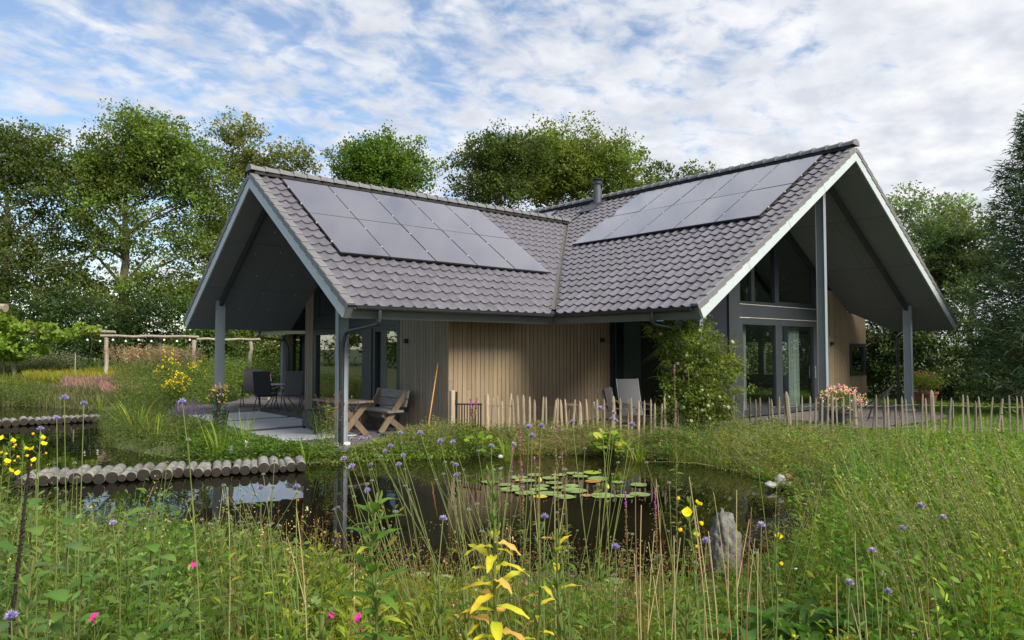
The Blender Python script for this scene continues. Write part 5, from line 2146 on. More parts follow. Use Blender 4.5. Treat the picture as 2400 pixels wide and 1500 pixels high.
# ================================================================== meadow, banks and garden beds
def zone(n, px0, px1, d0, d1, margin=.06, terr=.05):
    """n points on the ground in a fan of image columns and depths, off the water and the terrace"""
    out = []
    tot = 0
    while tot < n:
        m = int(n * 1.8) + 50
        D = np.sqrt(NR.random(m) * (d1 ** 2 - d0 ** 2) + d0 ** 2)
        px = px0 + (px1 - px0) * NR.random(m)
        P = CAM + FWD0 * D[:, None] + RIGHT * ((px - 1200) / FPX * D)[:, None]
        ok = (sdist(POND, P) > margin) & (sdist(TERR, P) > terr)
        P, D, px = P[ok], D[ok], px[ok]
        z = ground_z(P)
        P[:, 2] = z
        out.append((P, D, px))
        tot += len(P)
        if len(P) < 3:
            break
    P = np.concatenate([o[0] for o in out])[:n]
    D = np.concatenate([o[1] for o in out])[:n]
    px = np.concatenate([o[2] for o in out])[:n]
    return P, D, px


PROF_X = [-400, 0, 100, 250, 400, 600, 760, 900, 1000, 1200, 1400, 1600, 1720, 1800, 1880, 1960, 2060, 2200, 2400, 2800]
PROF_Y = [1060, 1105, 1150, 1190, 1205, 1255, 1320, 1340, 1350, 1330, 1365, 1370, 1350, 1320, 1265, 1170, 1075, 1030, 1010, 980]


def hcap(P, D, px, slack=0.0):
    """tallest plant that still leaves the pond in view from the path"""
    y = np.interp(px, PROF_X, PROF_Y) - slack - 26 * NR.random(len(P)) ** 2 + np.where((px > 820) & (px < 1720), 14, 0)
    y = np.where((D < 3.9) & (px > 1690) & (px < 2050), np.maximum(y, 1455), y)
    y = np.where((D < 2.9) & (px > 1060) & (px < 1360), np.maximum(y, 1440), y)
    return CAM[2] + (750 + PITCH * FPX - y) * D / FPX - P[:, 2]


def patch(P, f=1.0, seed=0.0):
    x, y = P[:, 0] * f + seed, P[:, 1] * f - seed
    return .5 + .5 * (np.sin(1.7 * x + 1.2 * np.sin(1.3 * y)) * np.cos(1.9 * y + .8 * np.sin(2.1 * x)) * .7 + .3 * np.sin(5.3 * x - 4.1 * y))


def farcap(P, D, px):
    y = np.interp(px, [700, 850, 1000, 1100, 1300, 1560, 1640, 1720, 1850, 1980, 2100, 2400, 2800], [1060, 1040, 985, 990, 992, 990, 975, 972, 985, 1000, 1012, 1015, 1010])
    return np.maximum(CAM[2] + (750 + PITCH * FPX - y) * D / FPX - P[:, 2], .04)


def herbs(s, P, h, m, leafL, leafW, col, rad_=.10, up=.5, bend=.35, v=.2, tipcol=None, stems=1):
    """bushy herbs: m leaves round every base, denser towards the top"""
    n = len(P)
    if n == 0:
        return
    h = np.broadcast_to(np.asarray(h, float), (n,)) * (.60 + .5 * patch(P, 1.6))
    t = NR.random((n, m)) ** .75
    a = NR.random((n, m)) * 2 * math.pi
    rr = rad_ * (.25 + .75 * NR.random((n, m))) * (h[:, None] / .5) ** .5
    lean = NR.normal(size=(n, 1, 2)) * .16
    B = np.repeat(P[:, None, :], m, 1).copy()
    B[..., 0] += np.cos(a) * rr * .7 + lean[..., 0] * t * h[:, None]
    B[..., 1] += np.sin(a) * rr * .7 + lean[..., 1] * t * h[:, None]
    B[..., 2] += t * h[:, None]
    D = np.stack([np.cos(a), np.sin(a), up + .6 * (t - .3) + NR.normal(size=t.shape) * .3], -1)
    L_ = leafL * np.exp(NR.normal(size=(n, m)) * .28) * (1.15 - .45 * t)
    pc = patch(P, 1.1, 5.0)[:, None]
    base = np.asarray(col) * (1 - pc) * np.array([.85, .95, .8]) + np.asarray(col) * pc * np.array([1.22, 1.12, 1.0])
    cc = np.repeat(np.clip(base * jit((1, 1, 1), n, v, .12) if False else base * np.exp(NR.normal(size=(n, 1)) * v) * (1 + NR.normal(size=(n, 3)) * .08), .004, .6)[:, None, :], m, 1) * np.exp(NR.normal(size=(n, m, 1)) * .15)
    if tipcol is not None:
        k = (t > .86)[..., None] & (NR.random((n, m, 1)) < .5)
        cc = np.where(k, np.asarray(tipcol) * np.exp(NR.normal(size=(n, m, 1)) * .2), cc)
    s.leaves(B.reshape(-1, 3), D.reshape(-1, 3), L_.ravel(), L_.ravel() * leafW / leafL, cc.reshape(-1, 3), bend=bend)
    for k in range(stems):
        D2 = np.stack([lean[:, 0, 0] + NR.normal(size=n) * .12, lean[:, 0, 1] + NR.normal(size=n) * .12, np.ones(n)], 1)
        s.blades(P, D2, h * NR.uniform(.85, 1.08, n), .0055, jit(np.array(col) * 1.1, n, v), NR.normal(size=(n, 3)) * .10 * np.array([1, 1, .1]), nseg=3, tip=.4)


def grass(s, P, L_, W, col, lean=.28, bend=.35, v=.25, tipcol=None, nseg=4, tip=.06, wind=(-.12, .05)):
    n = len(P)
    if n == 0:
        return
    D = np.stack([NR.normal(size=n) * lean + wind[0], NR.normal(size=n) * lean + wind[1], np.ones(n)], 1)
    bv = np.concatenate([D[:, :2] * bend * 1.6 + NR.normal(size=(n, 2)) * .10, -np.abs(NR.normal(size=(n, 1))) * bend * .55], 1)
    s.blades(P, D, L_, W, jit(col, n, v), bv, nseg=nseg, tip=tip, tipcol=None if tipcol is None else jit(tipcol, n, v))


def seedheads(s, P, H_, col, m=14, r=.010, ln=.16, size=.014):
    """loose grass panicles or dock spikes on top of stems"""
    n = len(P)
    if n == 0:
        return
    D = np.stack([NR.normal(size=n) * .16 - .05, NR.normal(size=n) * .16 + .04, np.ones(n)], 1)
    D /= np.linalg.norm(D, axis=1, keepdims=True)
    bv = np.concatenate([D[:, :2] * .22, np.zeros((n, 1))], 1)
    H_ = np.broadcast_to(np.asarray(H_, float), (n,))
    cc = jit(col, n, .22)
    s.blades(P, D, H_, .0038, cc, bv, nseg=4, tip=.5)
    t = 1 - NR.random((n, m)) * (ln / H_)[:, None]
    Q = P[:, None, :] + D[:, None, :] * (H_[:, None] * t)[..., None] + bv[:, None, :] * (H_[:, None] * t * t)[..., None]
    Q = Q + NR.normal(size=Q.shape) * r * (1.3 - t)[..., None] * 6
    s.quads(Q.reshape(-1, 3), size * np.exp(NR.normal(size=n * m) * .3), np.repeat(cc, m, 0), up=.2, asp=.5)


def rest(n0, frac):
    return NR.random(n0) < frac


YG = (.150, .178, .020)
GRN = (.078, .130, .022)
GRY = (.090, .138, .042)
STRAW = (.36, .29, .15)
RUST = (.16, .085, .035)

# ---- near bank -------------------------------------------------------------
sg = Soup()
P, D, px = zone(24000, -250, 2650, 2.3, 7.6)
cap = hcap(P, D, px, np.where((px > 780) & (px < 1780), 60, 110) * NR.random(len(P)) ** 2.2)
L_ = np.minimum(NR.uniform(.25, .75, len(P)), cap * NR.uniform(.55, 1.08, len(P)))
k = L_ > .05
mixc = np.where(NR.random((len(P), 1)) < .13, np.array(STRAW) * .8, np.where(NR.random((len(P), 1)) < .5, np.array(YG), np.array(GRN)))
P, L_, mixc, D = P[k], L_[k], mixc[k], D[k]
n = len(P)
Dd = np.stack([NR.normal(size=n) * .30 - .08, NR.normal(size=n) * .30 + .05, np.ones(n)], 1)
bv = np.concatenate([Dd[:, :2] * .55 + NR.normal(size=(n, 2)) * .12, -np.abs(NR.normal(size=(n, 1))) * .22], 1)
sg.blades(P, Dd, L_, NR.uniform(.004, .0085, n), np.clip(mixc * np.exp(NR.normal(size=(n, 1)) * .28), .005, .5), bv, nseg=4, tip=.06)
P, D, px = zone(9000, -250, 2650, 2.2, 7.6, margin=-.10)
sg.blades(P, np.stack([NR.normal(size=len(P)) * .6, NR.normal(size=len(P)) * .6, np.ones(len(P))], 1), NR.uniform(.05, .16, len(P)), .007, jit(YG, len(P), .3), NR.normal(size=(len(P), 3)) * .2, nseg=3)
tag(sg.build('meadow_grass', M_leaf), kind='stuff')

sh = Soup()
for (n, x0, x1, d0, d1, h0, h1, m, lL, lW, col, rd, fr) in (
        (520, -250, 760, 2.6, 6.8, .35, .90, 24, .072, .027, GRY, .14, 1.0),       # grey green mint-like herbs, left
        (360, -250, 900, 2.5, 6.4, .25, .75, 18, .085, .042, GRN, .15, 1.0),
        (460, 700, 1800, 2.5, 6.0, .20, .65, 26, .055, .013, YG, .10, .95),        # fine yellow green herbs, middle
        (330, 500, 1900, 2.5, 6.2, .20, .65, 18, .080, .028, GRN, .13, .95),
        (760, 1780, 2700, 2.5, 8.5, .40, 1.05, 26, .075, .030, (.095, .165, .026), .17, 1.0),   # dense fresh herbs, right
        (420, 1750, 2700, 3.2, 9.5, .35, 1.0, 28, .050, .016, GRY, .14, 1.0),
        (340, 1850, 2700, 6.5, 13.2, .30, .80, 26, .050, .014, YG, .14, 1.0)):
    P, D, px = zone(n, x0, x1, d0, d1)
    h = np.minimum(NR.uniform(h0, h1, len(P)), hcap(P, D, px, np.where((px > 780) & (px < 1780), 0, 60) * NR.random(len(P)) ** 1.5) * NR.uniform(.65, 1.0, len(P)) * fr)
    k = h > .07
    herbs(sh, P[k], h[k], m, lL, lW, col, rd)
# taller narrow leaved stems that rise in front of the water
for (n, x0, x1, d0, d1, h0, h1, sl, col) in ((70, 650, 1150, 2.7, 4.4, .6, 1.1, 110, YG), (80, 1150, 1750, 2.7, 4.4, .5, 1.0, 100, GRN), (60, 250, 760, 2.8, 4.8, .6, 1.1, 90, GRN), (60, -250, 400, 2.6, 4.6, .6, 1.1, 60, GRY),
                                             (150, 1800, 2700, 2.8, 6.5, .7, 1.25, 80, GRN), (110, 1850, 2700, 3.0, 7.5, .7, 1.2, 70, YG)):
    P, D, px = zone(n, x0, x1, d0, d1)
    h = np.minimum(NR.uniform(h0, h1, len(P)), hcap(P, D, px, sl * NR.random(len(P))))
    k = h > .25
    herbs(sh, P[k], h[k] * 1.1, 44, .070, .015, col, .085, up=.75, stems=2)
# the banks left and right of the view
for (n, x0, x1, d0, d1, h0, h1, col) in ((900, -1500, -250, 3.5, 12, .25, .7, GRN), (700, -1500, -250, 3.5, 12, .25, .7, YG), (500, 2650, 3600, 3.5, 12, .25, .8, GRN)):
    P, D, px = zone(n, x0, x1, d0, d1)
    herbs(sh, P, NR.uniform(h0, h1, len(P)), 22, .08, .028, col, .15)
# low broad leaves near the ground (docks, plantain)
P, D, px = zone(900, -250, 2650, 2.3, 6.8)
k = hcap(P, D, px) > .12
a = NR.random((len(P[k]), 6)) * 6.283
B = np.repeat(P[k][:, None, :], 6, 1)
Dd = np.stack([np.cos(a), np.sin(a), NR.uniform(.3, 1.4, a.shape)], -1)
sh.leaves(B.reshape(-1, 3), Dd.reshape(-1, 3), NR.uniform(.09, .20, a.size), NR.uniform(.03, .06, a.size), np.repeat(jit(GRN, len(P[k]), .25), 6, 0), bend=.6)
tag(sh.build('wild_herbs', M_leaf), kind='stuff')

# brown seed heads and dead stems among the green
sd_ = Soup()
for (n, x0, x1, d0, d1, h0, h1, col) in ((420, 500, 1500, 2.6, 5.6, .35, .85, (.20, .125, .060)), (260, 1400, 2300, 2.8, 6.4, .3, .8, (.17, .095, .050)),
                                         (180, -200, 2600, 2.4, 6.6, .4, .9, STRAW), (260, 1900, 2650, 4.5, 11, .4, .95, (.24, .20, .10))):
    P, D, px = zone(n, x0, x1, d0, d1)
    h = np.minimum(NR.uniform(h0, h1, len(P)), hcap(P, D, px, 120) * NR.uniform(.7, 1.0, len(P)))
    k = h > .2
    seedheads(sd_, P[k], h[k], col)
tag(sd_.build('seed_heads', M_leaf), kind='stuff')

# little dots of yellow, pink and white blossom low in the meadow
fl_ = Soup()
P, D, px = zone(260, -200, 2600, 2.4, 6.5)
h = np.minimum(NR.uniform(.15, .6, len(P)), hcap(P, D, px) * .95)
k = h > .08
P, h = P[k], h[k]
cs = np.array([(.72, .50, .02), (.75, .58, .03), (.68, .70, .62), (.70, .62, .04)])[NR.integers(0, 4, len(P))]
Q = P + np.stack([0 * h, 0 * h, h], 1)
for _ in range(5):
    fl_.quads(Q + NR.normal(size=Q.shape) * .004, .014, cs, up=1.5, asp=.9)
fl_.blades(P, np.tile([0, 0, 1.], (len(P), 1)), h, .003, jit(GRN, len(P)), np.zeros((len(P), 3)), nseg=2)
tag(fl_.build('small_blossoms', M_leaf), kind='stuff')

# ---- far bank --------------------------------------------------------------
fb = Soup()


def farherbs(n, x0, x1, d0, d1, h0, h1, mg, m, lL, lW, col, rd, **kw):
    P, D, px = zone(n, x0, x1, d0, d1, mg)
    h = np.minimum(NR.uniform(h0, h1, len(P)) * np.clip((sdist(POND, P) + .25) / .9, .3, 1.0), farcap(P, D, px) * NR.uniform(.75, 1.12, len(P)))
    k = h > .06
    herbs(fb, P[k], h[k] * 1.15, m, lL, lW, col, rd, **kw)


farherbs(800, 840, 1600, 12.0, 14.6, .35, .72, .12, 34, .050, .012, (.112, .130, .052), .14, up=.9, tipcol=(.24, .21, .11))
farherbs(420, 840, 1600, 12.0, 14.6, .20, .50, .08, 26, .075, .026, (.075, .130, .022), .15)
farherbs(300, 840, 1600, 12.2, 14.4, .30, .60, .12, 30, .055, .014, (.165, .185, .030), .12, up=.9)
farherbs(260, 1200, 1420, 12.4, 14.2, .30, .70, .10, 30, .050, .010, (.20, .175, .085), .13, up=1.2)
farherbs(620, 1540, 2150, 9.0, 14.4, .25, .65, .08, 32, .048, .013, (.105, .130, .052), .15, up=.8, tipcol=(.22, .21, .12))
farherbs(520, 1540, 2150, 9.0, 14.4, .20, .60, .06, 26, .075, .024, (.088, .145, .024), .16)
farherbs(300, 1600, 2150, 9.5, 14.2, .25, .60, .10, 26, .060, .014, (.175, .185, .032), .13)
farherbs(160, 1640, 2100, 9.5, 13.5, .25, .55, .10, 30, .040, .012, (.20, .125, .055), .12)
farherbs(700, 1980, 2650, 8.8, 13.9, .25, .62, .10, 30, .058, .015, (.110, .165, .026), .15, up=.8)
farherbs(260, 1980, 2650, 8.8, 13.6, .25, .60, .10, 26, .080, .026, (.080, .140, .022), .16)
farherbs(420, 1690, 1990, 13.4, 14.8, .25, .60, .10, 28, .055, .015, (.115, .140, .042), .13, up=.8)
# moss and creeping plants at the water's edge
P, D, px = zone(5200, 700, 2000, 8.5, 13.4, -.16, .0)
k = sdist(POND, P) < .35
fb.quads(P[k] + np.array([0, 0, .03]) + np.abs(NR.normal(size=(k.sum(), 3))) * np.array([.02, .02, .03]), .045, jit((.125, .140, .024), k.sum(), .3), up=.5)
P, D, px = zone(2600, 820, 1200, 11.4, 13.4, -.05, -.15)
fb.quads(P + np.array([0, 0, .05]) + np.abs(NR.normal(size=P.shape)) * np.array([.02, .02, .04]), .05, jit((.090, .145, .022), len(P), .3), up=.5)
tag(fb.build('bank_herbs', M_leaf), kind='stuff')
bg_ = Soup()


def fargrass(n, x0, x1, d0, d1, h0, h1, mg, w, col, **kw):
    P, D, px = zone(n, x0, x1, d0, d1, mg)
    h = np.minimum(NR.uniform(h0, h1, len(P)) * (.6 + .6 * patch(P, 2.0)), farcap(P, D, px) * 1.25)
    grass(bg_, P, h, w, col, **kw)


fargrass(5200, 840, 2650, 8.8, 14.6, .15, .60, .08, .008, (.130, .155, .030), lean=.4, bend=.5)
fargrass(1500, 1180, 1480, 12.6, 14.2, .45, .85, .05, .006, (.21, .185, .085), lean=.42, bend=.9, tipcol=(.32, .26, .15))
fargrass(1900, 1660, 2020, 11.0, 14.2, .40, .85, .05, .007, (.155, .170, .055), lean=.5, bend=.8, tipcol=(.27, .24, .14))
fargrass(500, 860, 1060, 12.8, 14.2, .45, .80, .05, .006, (.15, .15, .07), lean=.22, bend=.3, tipcol=(.27, .23, .13))
# thin rush stems along the right bank
P, D, px = zone(420, 1980, 2480, 6.2, 11.0, .05)
grass(bg_, P, NR.uniform(.4, .95, len(P)), .009, (.060, .105, .036), lean=.12, bend=.15, wind=(.10, -.10))
P, D, px = zone(420, 1560, 1720, 11.2, 12.6, -.1)
grass(bg_, P, NR.uniform(.2, .42, len(P)), .008, (.145, .170, .030), lean=.15, bend=.2)
tag(bg_.build('bank_grass', M_leaf), kind='stuff')

# ---- peninsula and left bank ----------------------------------------------
pn = Soup()
P, D, px = zone(900, 430, 800, 12.2, 16.5, .05, .02)
herbs(pn, P, NR.uniform(.10, .34, len(P)), 24, .065, .026, (.085, .150, .026), .13, up=.6)
P, D, px = zone(700, 240, 520, 13.5, 22, .05, .02)
herbs(pn, P, NR.uniform(.25, .65, len(P)), 26, .07, .018, (.090, .120, .036), .17, up=.8)
P, D, px = zone(2200, 240, 820, 12.2, 22, -.05, .02)
grass(pn, P, NR.uniform(.12, .5, len(P)), .010, (.115, .140, .036), lean=.4, bend=.6)
P, D, px = zone(2600, 330, 720, 11.8, 16, -.12, .02)
pn.quads(P + np.array([0, 0, .04]) + np.abs(NR.normal(size=P.shape)) * np.array([.02, .02, .05]), .055, jit((.085, .135, .024), len(P), .3), up=.5)
tag(pn.build('peninsula_herbs', M_leaf), kind='stuff')

# ---- garden beds behind the left pond --------------------------------------
he = Soup()
def bed(n, x0, x1, d0, d1, h0, h1, col, size, tip=None):
    P, D, px = zone(n, x0, x1, d0, d1, .05, .05)
    h = NR.uniform(h0, h1, len(P))
    Dd = np.stack([NR.normal(size=len(P)) * .3, NR.normal(size=len(P)) * .3, np.ones(len(P))], 1)
    he.blades(P, Dd, h, size, jit(col, len(P), .22), NR.normal(size=(len(P), 3)) * .1, nseg=2, tip=.35, tipcol=None if tip is None else jit(tip, len(P), .2))


bed(9000, 60, 300, 28.8, 31.5, .30, .50, (.17, .18, .022), .035, (.25, .245, .035))
bed(2500, -150, 80, 27, 31, .25, .45, (.13, .15, .03), .035)
bed(3600, 150, 340, 26.6, 29.0, .22, .40, (.15, .12, .06), .04, (.30, .18, .17))
bed(3200, 245, 335, 25.6, 28.2, .26, .44, (.22, .14, .09), .04, (.36, .21, .21))
bed(5000, -150, 300, 23.0, 27.5, .15, .40, (.105, .110, .045), .03)
bed(6000, -150, 470, 31, 34, .3, .8, (.085, .12, .034), .03)
tag(he.build('heather_beds', M_leaf), kind='stuff')
gb = Soup()
P, D, px = zone(700, 60, 190, 30.5, 33, .05)
herbs(gb, P, NR.uniform(.6, 1.15, len(P)), 34, .10, .03, (.105, .130, .070), .3, tipcol=(.36, .36, .27))
P, D, px = zone(900, 280, 520, 23, 32, .05)
herbs(gb, P, NR.uniform(.4, 1.5, len(P)), 36, .10, .026, (.095, .130, .034), .3, up=.9)
P, D, px = zone(700, 500, 700, 25.5, 33, .05)
herbs(gb, P, NR.uniform(.5, 1.7, len(P)), 40, .11, .035, (.095, .140, .030), .32)
P, D, px = zone(260, 530, 690, 23.5, 25.5, .05)
herbs(gb, P, NR.uniform(.2, .45, len(P)), 40, .05, .012, (.060, .090, .030), .25, up=.9)
P, D, px = zone(330, -200, 110, 21.5, 27, .05)
herbs(gb, P, NR.uniform(.3, .75, len(P)), 34, .08, .026, (.090, .125, .030), .24)
tag(gb.build('garden_perennials', M_leaf), kind='stuff')
# tall plume grasses, countable tufts


def tuft(name, label, cat, p, n, h, W, col, lean, bend, group=None, tip=None, plume=None, r=.12):
    t = thing(name, label, cat, p, group=group)
    s = Soup()
    B = np.zeros((n, 3))
    B[:, :2] = NR.normal(size=(n, 2)) * r
    grass(s, B, NR.uniform(.6, 1.05, n) * h, W, col, lean=lean, bend=bend, tipcol=tip, nseg=5, wind=(0, 0))
    s.build('leaves', M_leaf, t)
    if plume:
        s = Soup()
        B = np.zeros((plume[0], 3))
        B[:, :2] = NR.normal(size=(plume[0], 2)) * r * .7
        seedheads(s, B, NR.uniform(.9, 1.1, plume[0]) * plume[1], plume[2], m=46, r=.018, ln=.45, size=.05)
        s.build('plumes', M_leaf, t)
    return t


for (px, D, lab) in ((300, 27, 'tall plume grass tuft right of the middle pergola post'), (370, 27.5, 'widest plume grass tuft with a brown haze of plumes'), (420, 28.5, 'plume grass tuft beside the yellow flowers behind the left post')):
    tuft('plume_grass', lab, 'ornamental grass', along(px, D, 0), 420, 1.15, .022, (.095, .130, .042), .36, .9, 'plume grasses in the left garden', plume=(70, 1.85, (.26, .19, .12)), r=.22)
# lawn to the right of the house
lw = Soup()
P, D, px = zone(26000, 1990, 2700, 14.3, 25.5, .3, .05)
lw.blades(P, np.stack([NR.normal(size=len(P)) * .4, NR.normal(size=len(P)) * .4, np.ones(len(P))], 1), NR.uniform(.05, .11, len(P)), .014, jit((.115, .205, .025), len(P), .2), NR.normal(size=(len(P), 3)) * .2, nseg=2)
tag(lw.build('lawn_grass', M_leaf), kind='stuff')

# ---- grape vine on the pergola --------------------------------------------
vb = along(20, 29.6, 0)
t = thing('grape_vine', 'pale green grape vine trailing along the left end of the pergola', 'vine', vb)
s, cl = crown([(20, 800, 40, 45), (40, 770, 40, 20), (100, 785, 60, 18), (160, 790, 50, 16), (190, 775, 22, 14), (-40, 790, 60, 45), (30, 850, 25, 40), (70, 815, 30, 16), (120, 810, 40, 14)], 29.5, 190, 26, .19, (.155, .225, .036), sig=.16, vary=.18, shell=.4)
s.v = [v - vb for v in s.v]
s.build('foliage', M_leaf, t)
b = MB()
b.tube([(.1, 0, 0), (.15, .05, 1.2), (.05, 0, 2.4)], [.04, .03, .02], 6)
b.build('stem', MATS['vine_stem'], t)

# ---- irises and reeds: every leaf an object -------------------------------
def blade_me(h, w, bendx, col, twist=.5, n=6):
    s = Soup()
    V, F = [], []
    for k in range(n + 1):
        t_ = k / n
        a = twist * t_
        ww = w * .5 * (1 - t_ ** 2.2 * .97)
        c = np.array([bendx * h * t_ * t_, 0, h * t_ - abs(bendx) * .35 * h * t_ ** 3])
        sx = np.array([math.cos(a) * .25, math.sin(a) + .5, 0])
        sx /= np.linalg.norm(sx)
        V += [c - sx * ww, c + np.array([0.25 * ww, 0, 0]), c + sx * ww]
    for k in range(n):
        a = 3 * k
        F += [(a, a + 1, a + 4), (a, a + 4, a + 3), (a + 1, a + 2, a + 5), (a + 1, a + 5, a + 4)]
    cc = np.array(col) * np.linspace(.8, 1.15, n + 1).repeat(3)[:, None]
    s.add(V, F, cc)
    return s.mesh('leaf', M_leaf)


IR = [blade_me(R.uniform(.75, 1.0), R.uniform(.028, .042), R.uniform(.05, .5), c) for c in ((.130, .215, .022), (.160, .240, .026), (.110, .185, .024), (.23, .26, .03)) for _ in range(3)]
RS = [blade_me(R.uniform(.8, 1.0), R.uniform(.012, .018), R.uniform(.0, .25), c) for c in ((.085, .155, .040), (.10, .17, .042), (.075, .135, .040)) for _ in range(3)]


def clump(name, label, p, n, h, meshes, tilt, r, group, cat='reed clump', wind=0.0):
    t = thing(name, label, cat, p, group=group)
    for i in range(n):
        a = R.uniform(0, 6.28)
        q = (r * R.random() * math.cos(a), r * R.random() * math.sin(a), -.05)
        M = Matrix.Translation(q) @ Matrix.Rotation(a, 4, 'Z') @ Matrix.Rotation(abs(R.gauss(0, tilt)) + wind * math.cos(a), 4, 'Y') @ Matrix.Scale(h * R.uniform(.6, 1.08), 4)
        link('leaf', R.choice(meshes), t, M)
    return t


for (px, D, n, h, lab) in (
        (520, 12.6, 26, 1.05, 'bright iris clump on the peninsula behind the log walkway'),
        (575, 13.4, 16, 1.0, 'upright iris clump in front of the left house post'),
        (722, 12.1, 12, .58, 'small pale iris clump at the right end of the log walkway'),
        (325, 15.6, 46, 1.25, 'large iris clump standing in the left pond'),
        (368, 14.4, 40, .85, 'arching dark iris clump in front of the large one in the left pond'),
        (1190, 12.45, 26, .62, 'iris clump at the far bank below the gate'),
        (1495, 12.45, 30, .55, 'short dense reed clump at the far bank below the firewood'),
        (1000, 12.8, 10, .4, 'low iris leaves at the far bank beside the terrace'),
        (240, 22.5, 22, .7, 'narrow pale iris clump at the rear edge of the left pond')):
    p = along(px, D, ZW if n > 20 else -.04)
    clump('iris_clump', lab, p, n, h, IR, .24 if n < 40 else .30, .05 + n * .003, 'iris clumps round the pond')
for (px, D, n, h, lab) in ((2060, 7.3, 60, 1.25, 'tall dark rush clump on the right bank, left half'), (2130, 7.6, 60, 1.3, 'tall dark rush clump on the right bank, right half')):
    clump('rush_clump', lab, along(px, D, -.02), n, h, RS, .16, .22, 'rushes on the right bank')
clump('iris_clump', 'broad leaved yellow green iris clump among the right bank rushes', along(2020, 6.8, -.05), 24, .95, IR, .22, .12, 'iris clumps round the pond')
clump('iris_clump', 'broad iris leaves leaning right below the grey pickets', along(2175, 7.6, -.02), 24, 1.0, IR, .3, .14, 'iris clumps round the pond')

# ---- broad round leaves at the far bank -----------------------------------
RL = []
for c in ((.17, .26, .03), (.24, .30, .04), (.12, .21, .03), (.36, .36, .05)):
    s = Soup()
    a = np.linspace(.35, 6.28 - .35, 12)
    V = [(0, 0, 0)] + [(math.cos(q), math.sin(q), .10 + .05 * math.sin(3 * q)) for q in a]
    s.add(V, [(0, i, i + 1) for i in range(1, 12)], c)
    RL.append(s.mesh('leaf', M_leaf))
for (px, D, n, lab) in ((1425, 12.75, 80, 'clump of broad round yellow green leaves at the far bank below the fence'), (1130, 12.8, 24, 'darker clump of broad round leaves at the far bank left of the irises')):
    t = thing('marsh_marigold', lab, 'bank plant', along(px, D, -.05), group='marsh plants at the far bank')
    s = Soup()
    for i in range(n):
        q = np.array([R.gauss(0, .20), R.gauss(0, .16), R.uniform(.06, .40)])
        s.rod([(q[0] * .3, q[1] * .3, 0), (q[0] * .8, q[1] * .8, q[2] * .7), tuple(q)], [.006, .005, .003], (.12, .16, .04), 5)
        link('leaf', R.choice(RL if n > 30 else RL[2:3] + RL[:1]), t, Matrix.Translation(q) @ Matrix.Rotation(R.uniform(0, 6.28), 4, 'Z') @ Matrix.Rotation(R.uniform(.1, .9), 4, 'Y') @ Matrix.Scale(R.uniform(.05, .085), 4))
    s.build('stems', M_leaf, t)

# ---- water lilies ----------------------------------------------------------
def pad_me(col):
    bm = bmesh.new()
    n = 22
    c = bm.verts.new((0, 0, .004))
    cu = R.uniform(.0, .03)
    r1 = [bm.verts.new((.62 * math.cos(a), .62 * math.sin(a), .006)) for a in np.linspace(.16, 6.28 - .16, n)]
    r2 = [bm.verts.new((math.cos(a) * (1 + .02 * math.sin(a * 7)), math.sin(a) * (1 + .02 * math.sin(a * 7)), .012 + cu + .015 * math.sin(a * 3 + cu * 90))) for a in np.linspace(.10, 6.28 - .10, n)]
    for i in range(n - 1):
        bm.faces.new((c, r1[i], r1[i + 1]))
        bm.faces.new((r1[i], r2[i], r2[i + 1], r1[i + 1]))
    for f in bm.faces:
        f.smooth = True
    me = bpy.data.meshes.new('lily_pad')
    bm.to_mesh(me)
    bm.free()
    me.materials.append(col)
    return me


LM = [mat('lily_green', (.25, .33, .13), (.19, .28, .09), rough=.22, scale=2, spec=.7, bump=.1, bscale=8, rand=.25, dirt=((.24, .22, .08), .64, .8, 3)),
      mat('lily_yellow', (.55, .42, .03), (.42, .36, .05), rough=.35, scale=3, bump=.1), mat('lily_orange', (.40, .20, .05), (.28, .16, .05), rough=.4, scale=3, bump=.1),
      mat('lily_lime', (.32, .37, .045), (.24, .32, .05), rough=.3, scale=3, bump=.1)]
LILY = []
PADS = [[pad_me(m) for _ in range(3)] for m in LM]
for (px, py, s, m) in ((1148, 1130, .16, 0), (1186, 1136, .15, 0), (1215, 1119, .17, 0), (1252, 1113, .15, 0), (1290, 1121, .16, 0), (1310, 1113, .15, 0), (1347, 1110, .17, 0), (1388, 1108, .18, 3), (1402, 1123, .20, 0),
                       (1360, 1117, .15, 0), (1340, 1139, .14, 0), (1298, 1132, .15, 0), (1268, 1139, .16, 0), (1238, 1127, .15, 0), (1198, 1148, .20, 0), (1233, 1156, .19, 0), (1262, 1147, .16, 0), (1290, 1157, .20, 0),
                       (1325, 1165, .17, 0), (1346, 1150, .22, 0), (1412, 1162, .21, 0), (1390, 1129, .15, 2), (1266, 1165, .12, 1), (1497, 1137, .16, 0), (1465, 1163, .17, 0), (1500, 1160, .18, 0), (1218, 1126, .10, 1),
                       (1375, 1161, .10, 2), (1212, 1142, .13, 0), (1310, 1143, .14, 0), (1448, 1130, .12, 0), (985, 1348, .10, 0), (1043, 1355, .10, 0), (1440, 1362, .11, 0)):
    p = at(px, py, ZW + .008)
    o = link('lily_pad', R.choice(PADS[m]))
    o.location = (p[0], p[1], p[2] + R.uniform(0, .006))
    o.rotation_euler = (R.uniform(-.02, .02), R.uniform(-.02, .02), R.uniform(0, 6.28))
    o.scale = (s * .80 * R.uniform(.9, 1.05), s * .80, s * .9)
    lab = {0: 'round green water lily pad floating on the dark pond', 1: 'small bright yellow water lily pad floating among the green ones', 2: 'withered orange water lily pad floating among the green ones', 3: 'large yellow green water lily pad at the back of the lily patch'}[m]
    tag(o, lab, 'lily pad', 'water lily pads')
    LILY.append((o, px, py))
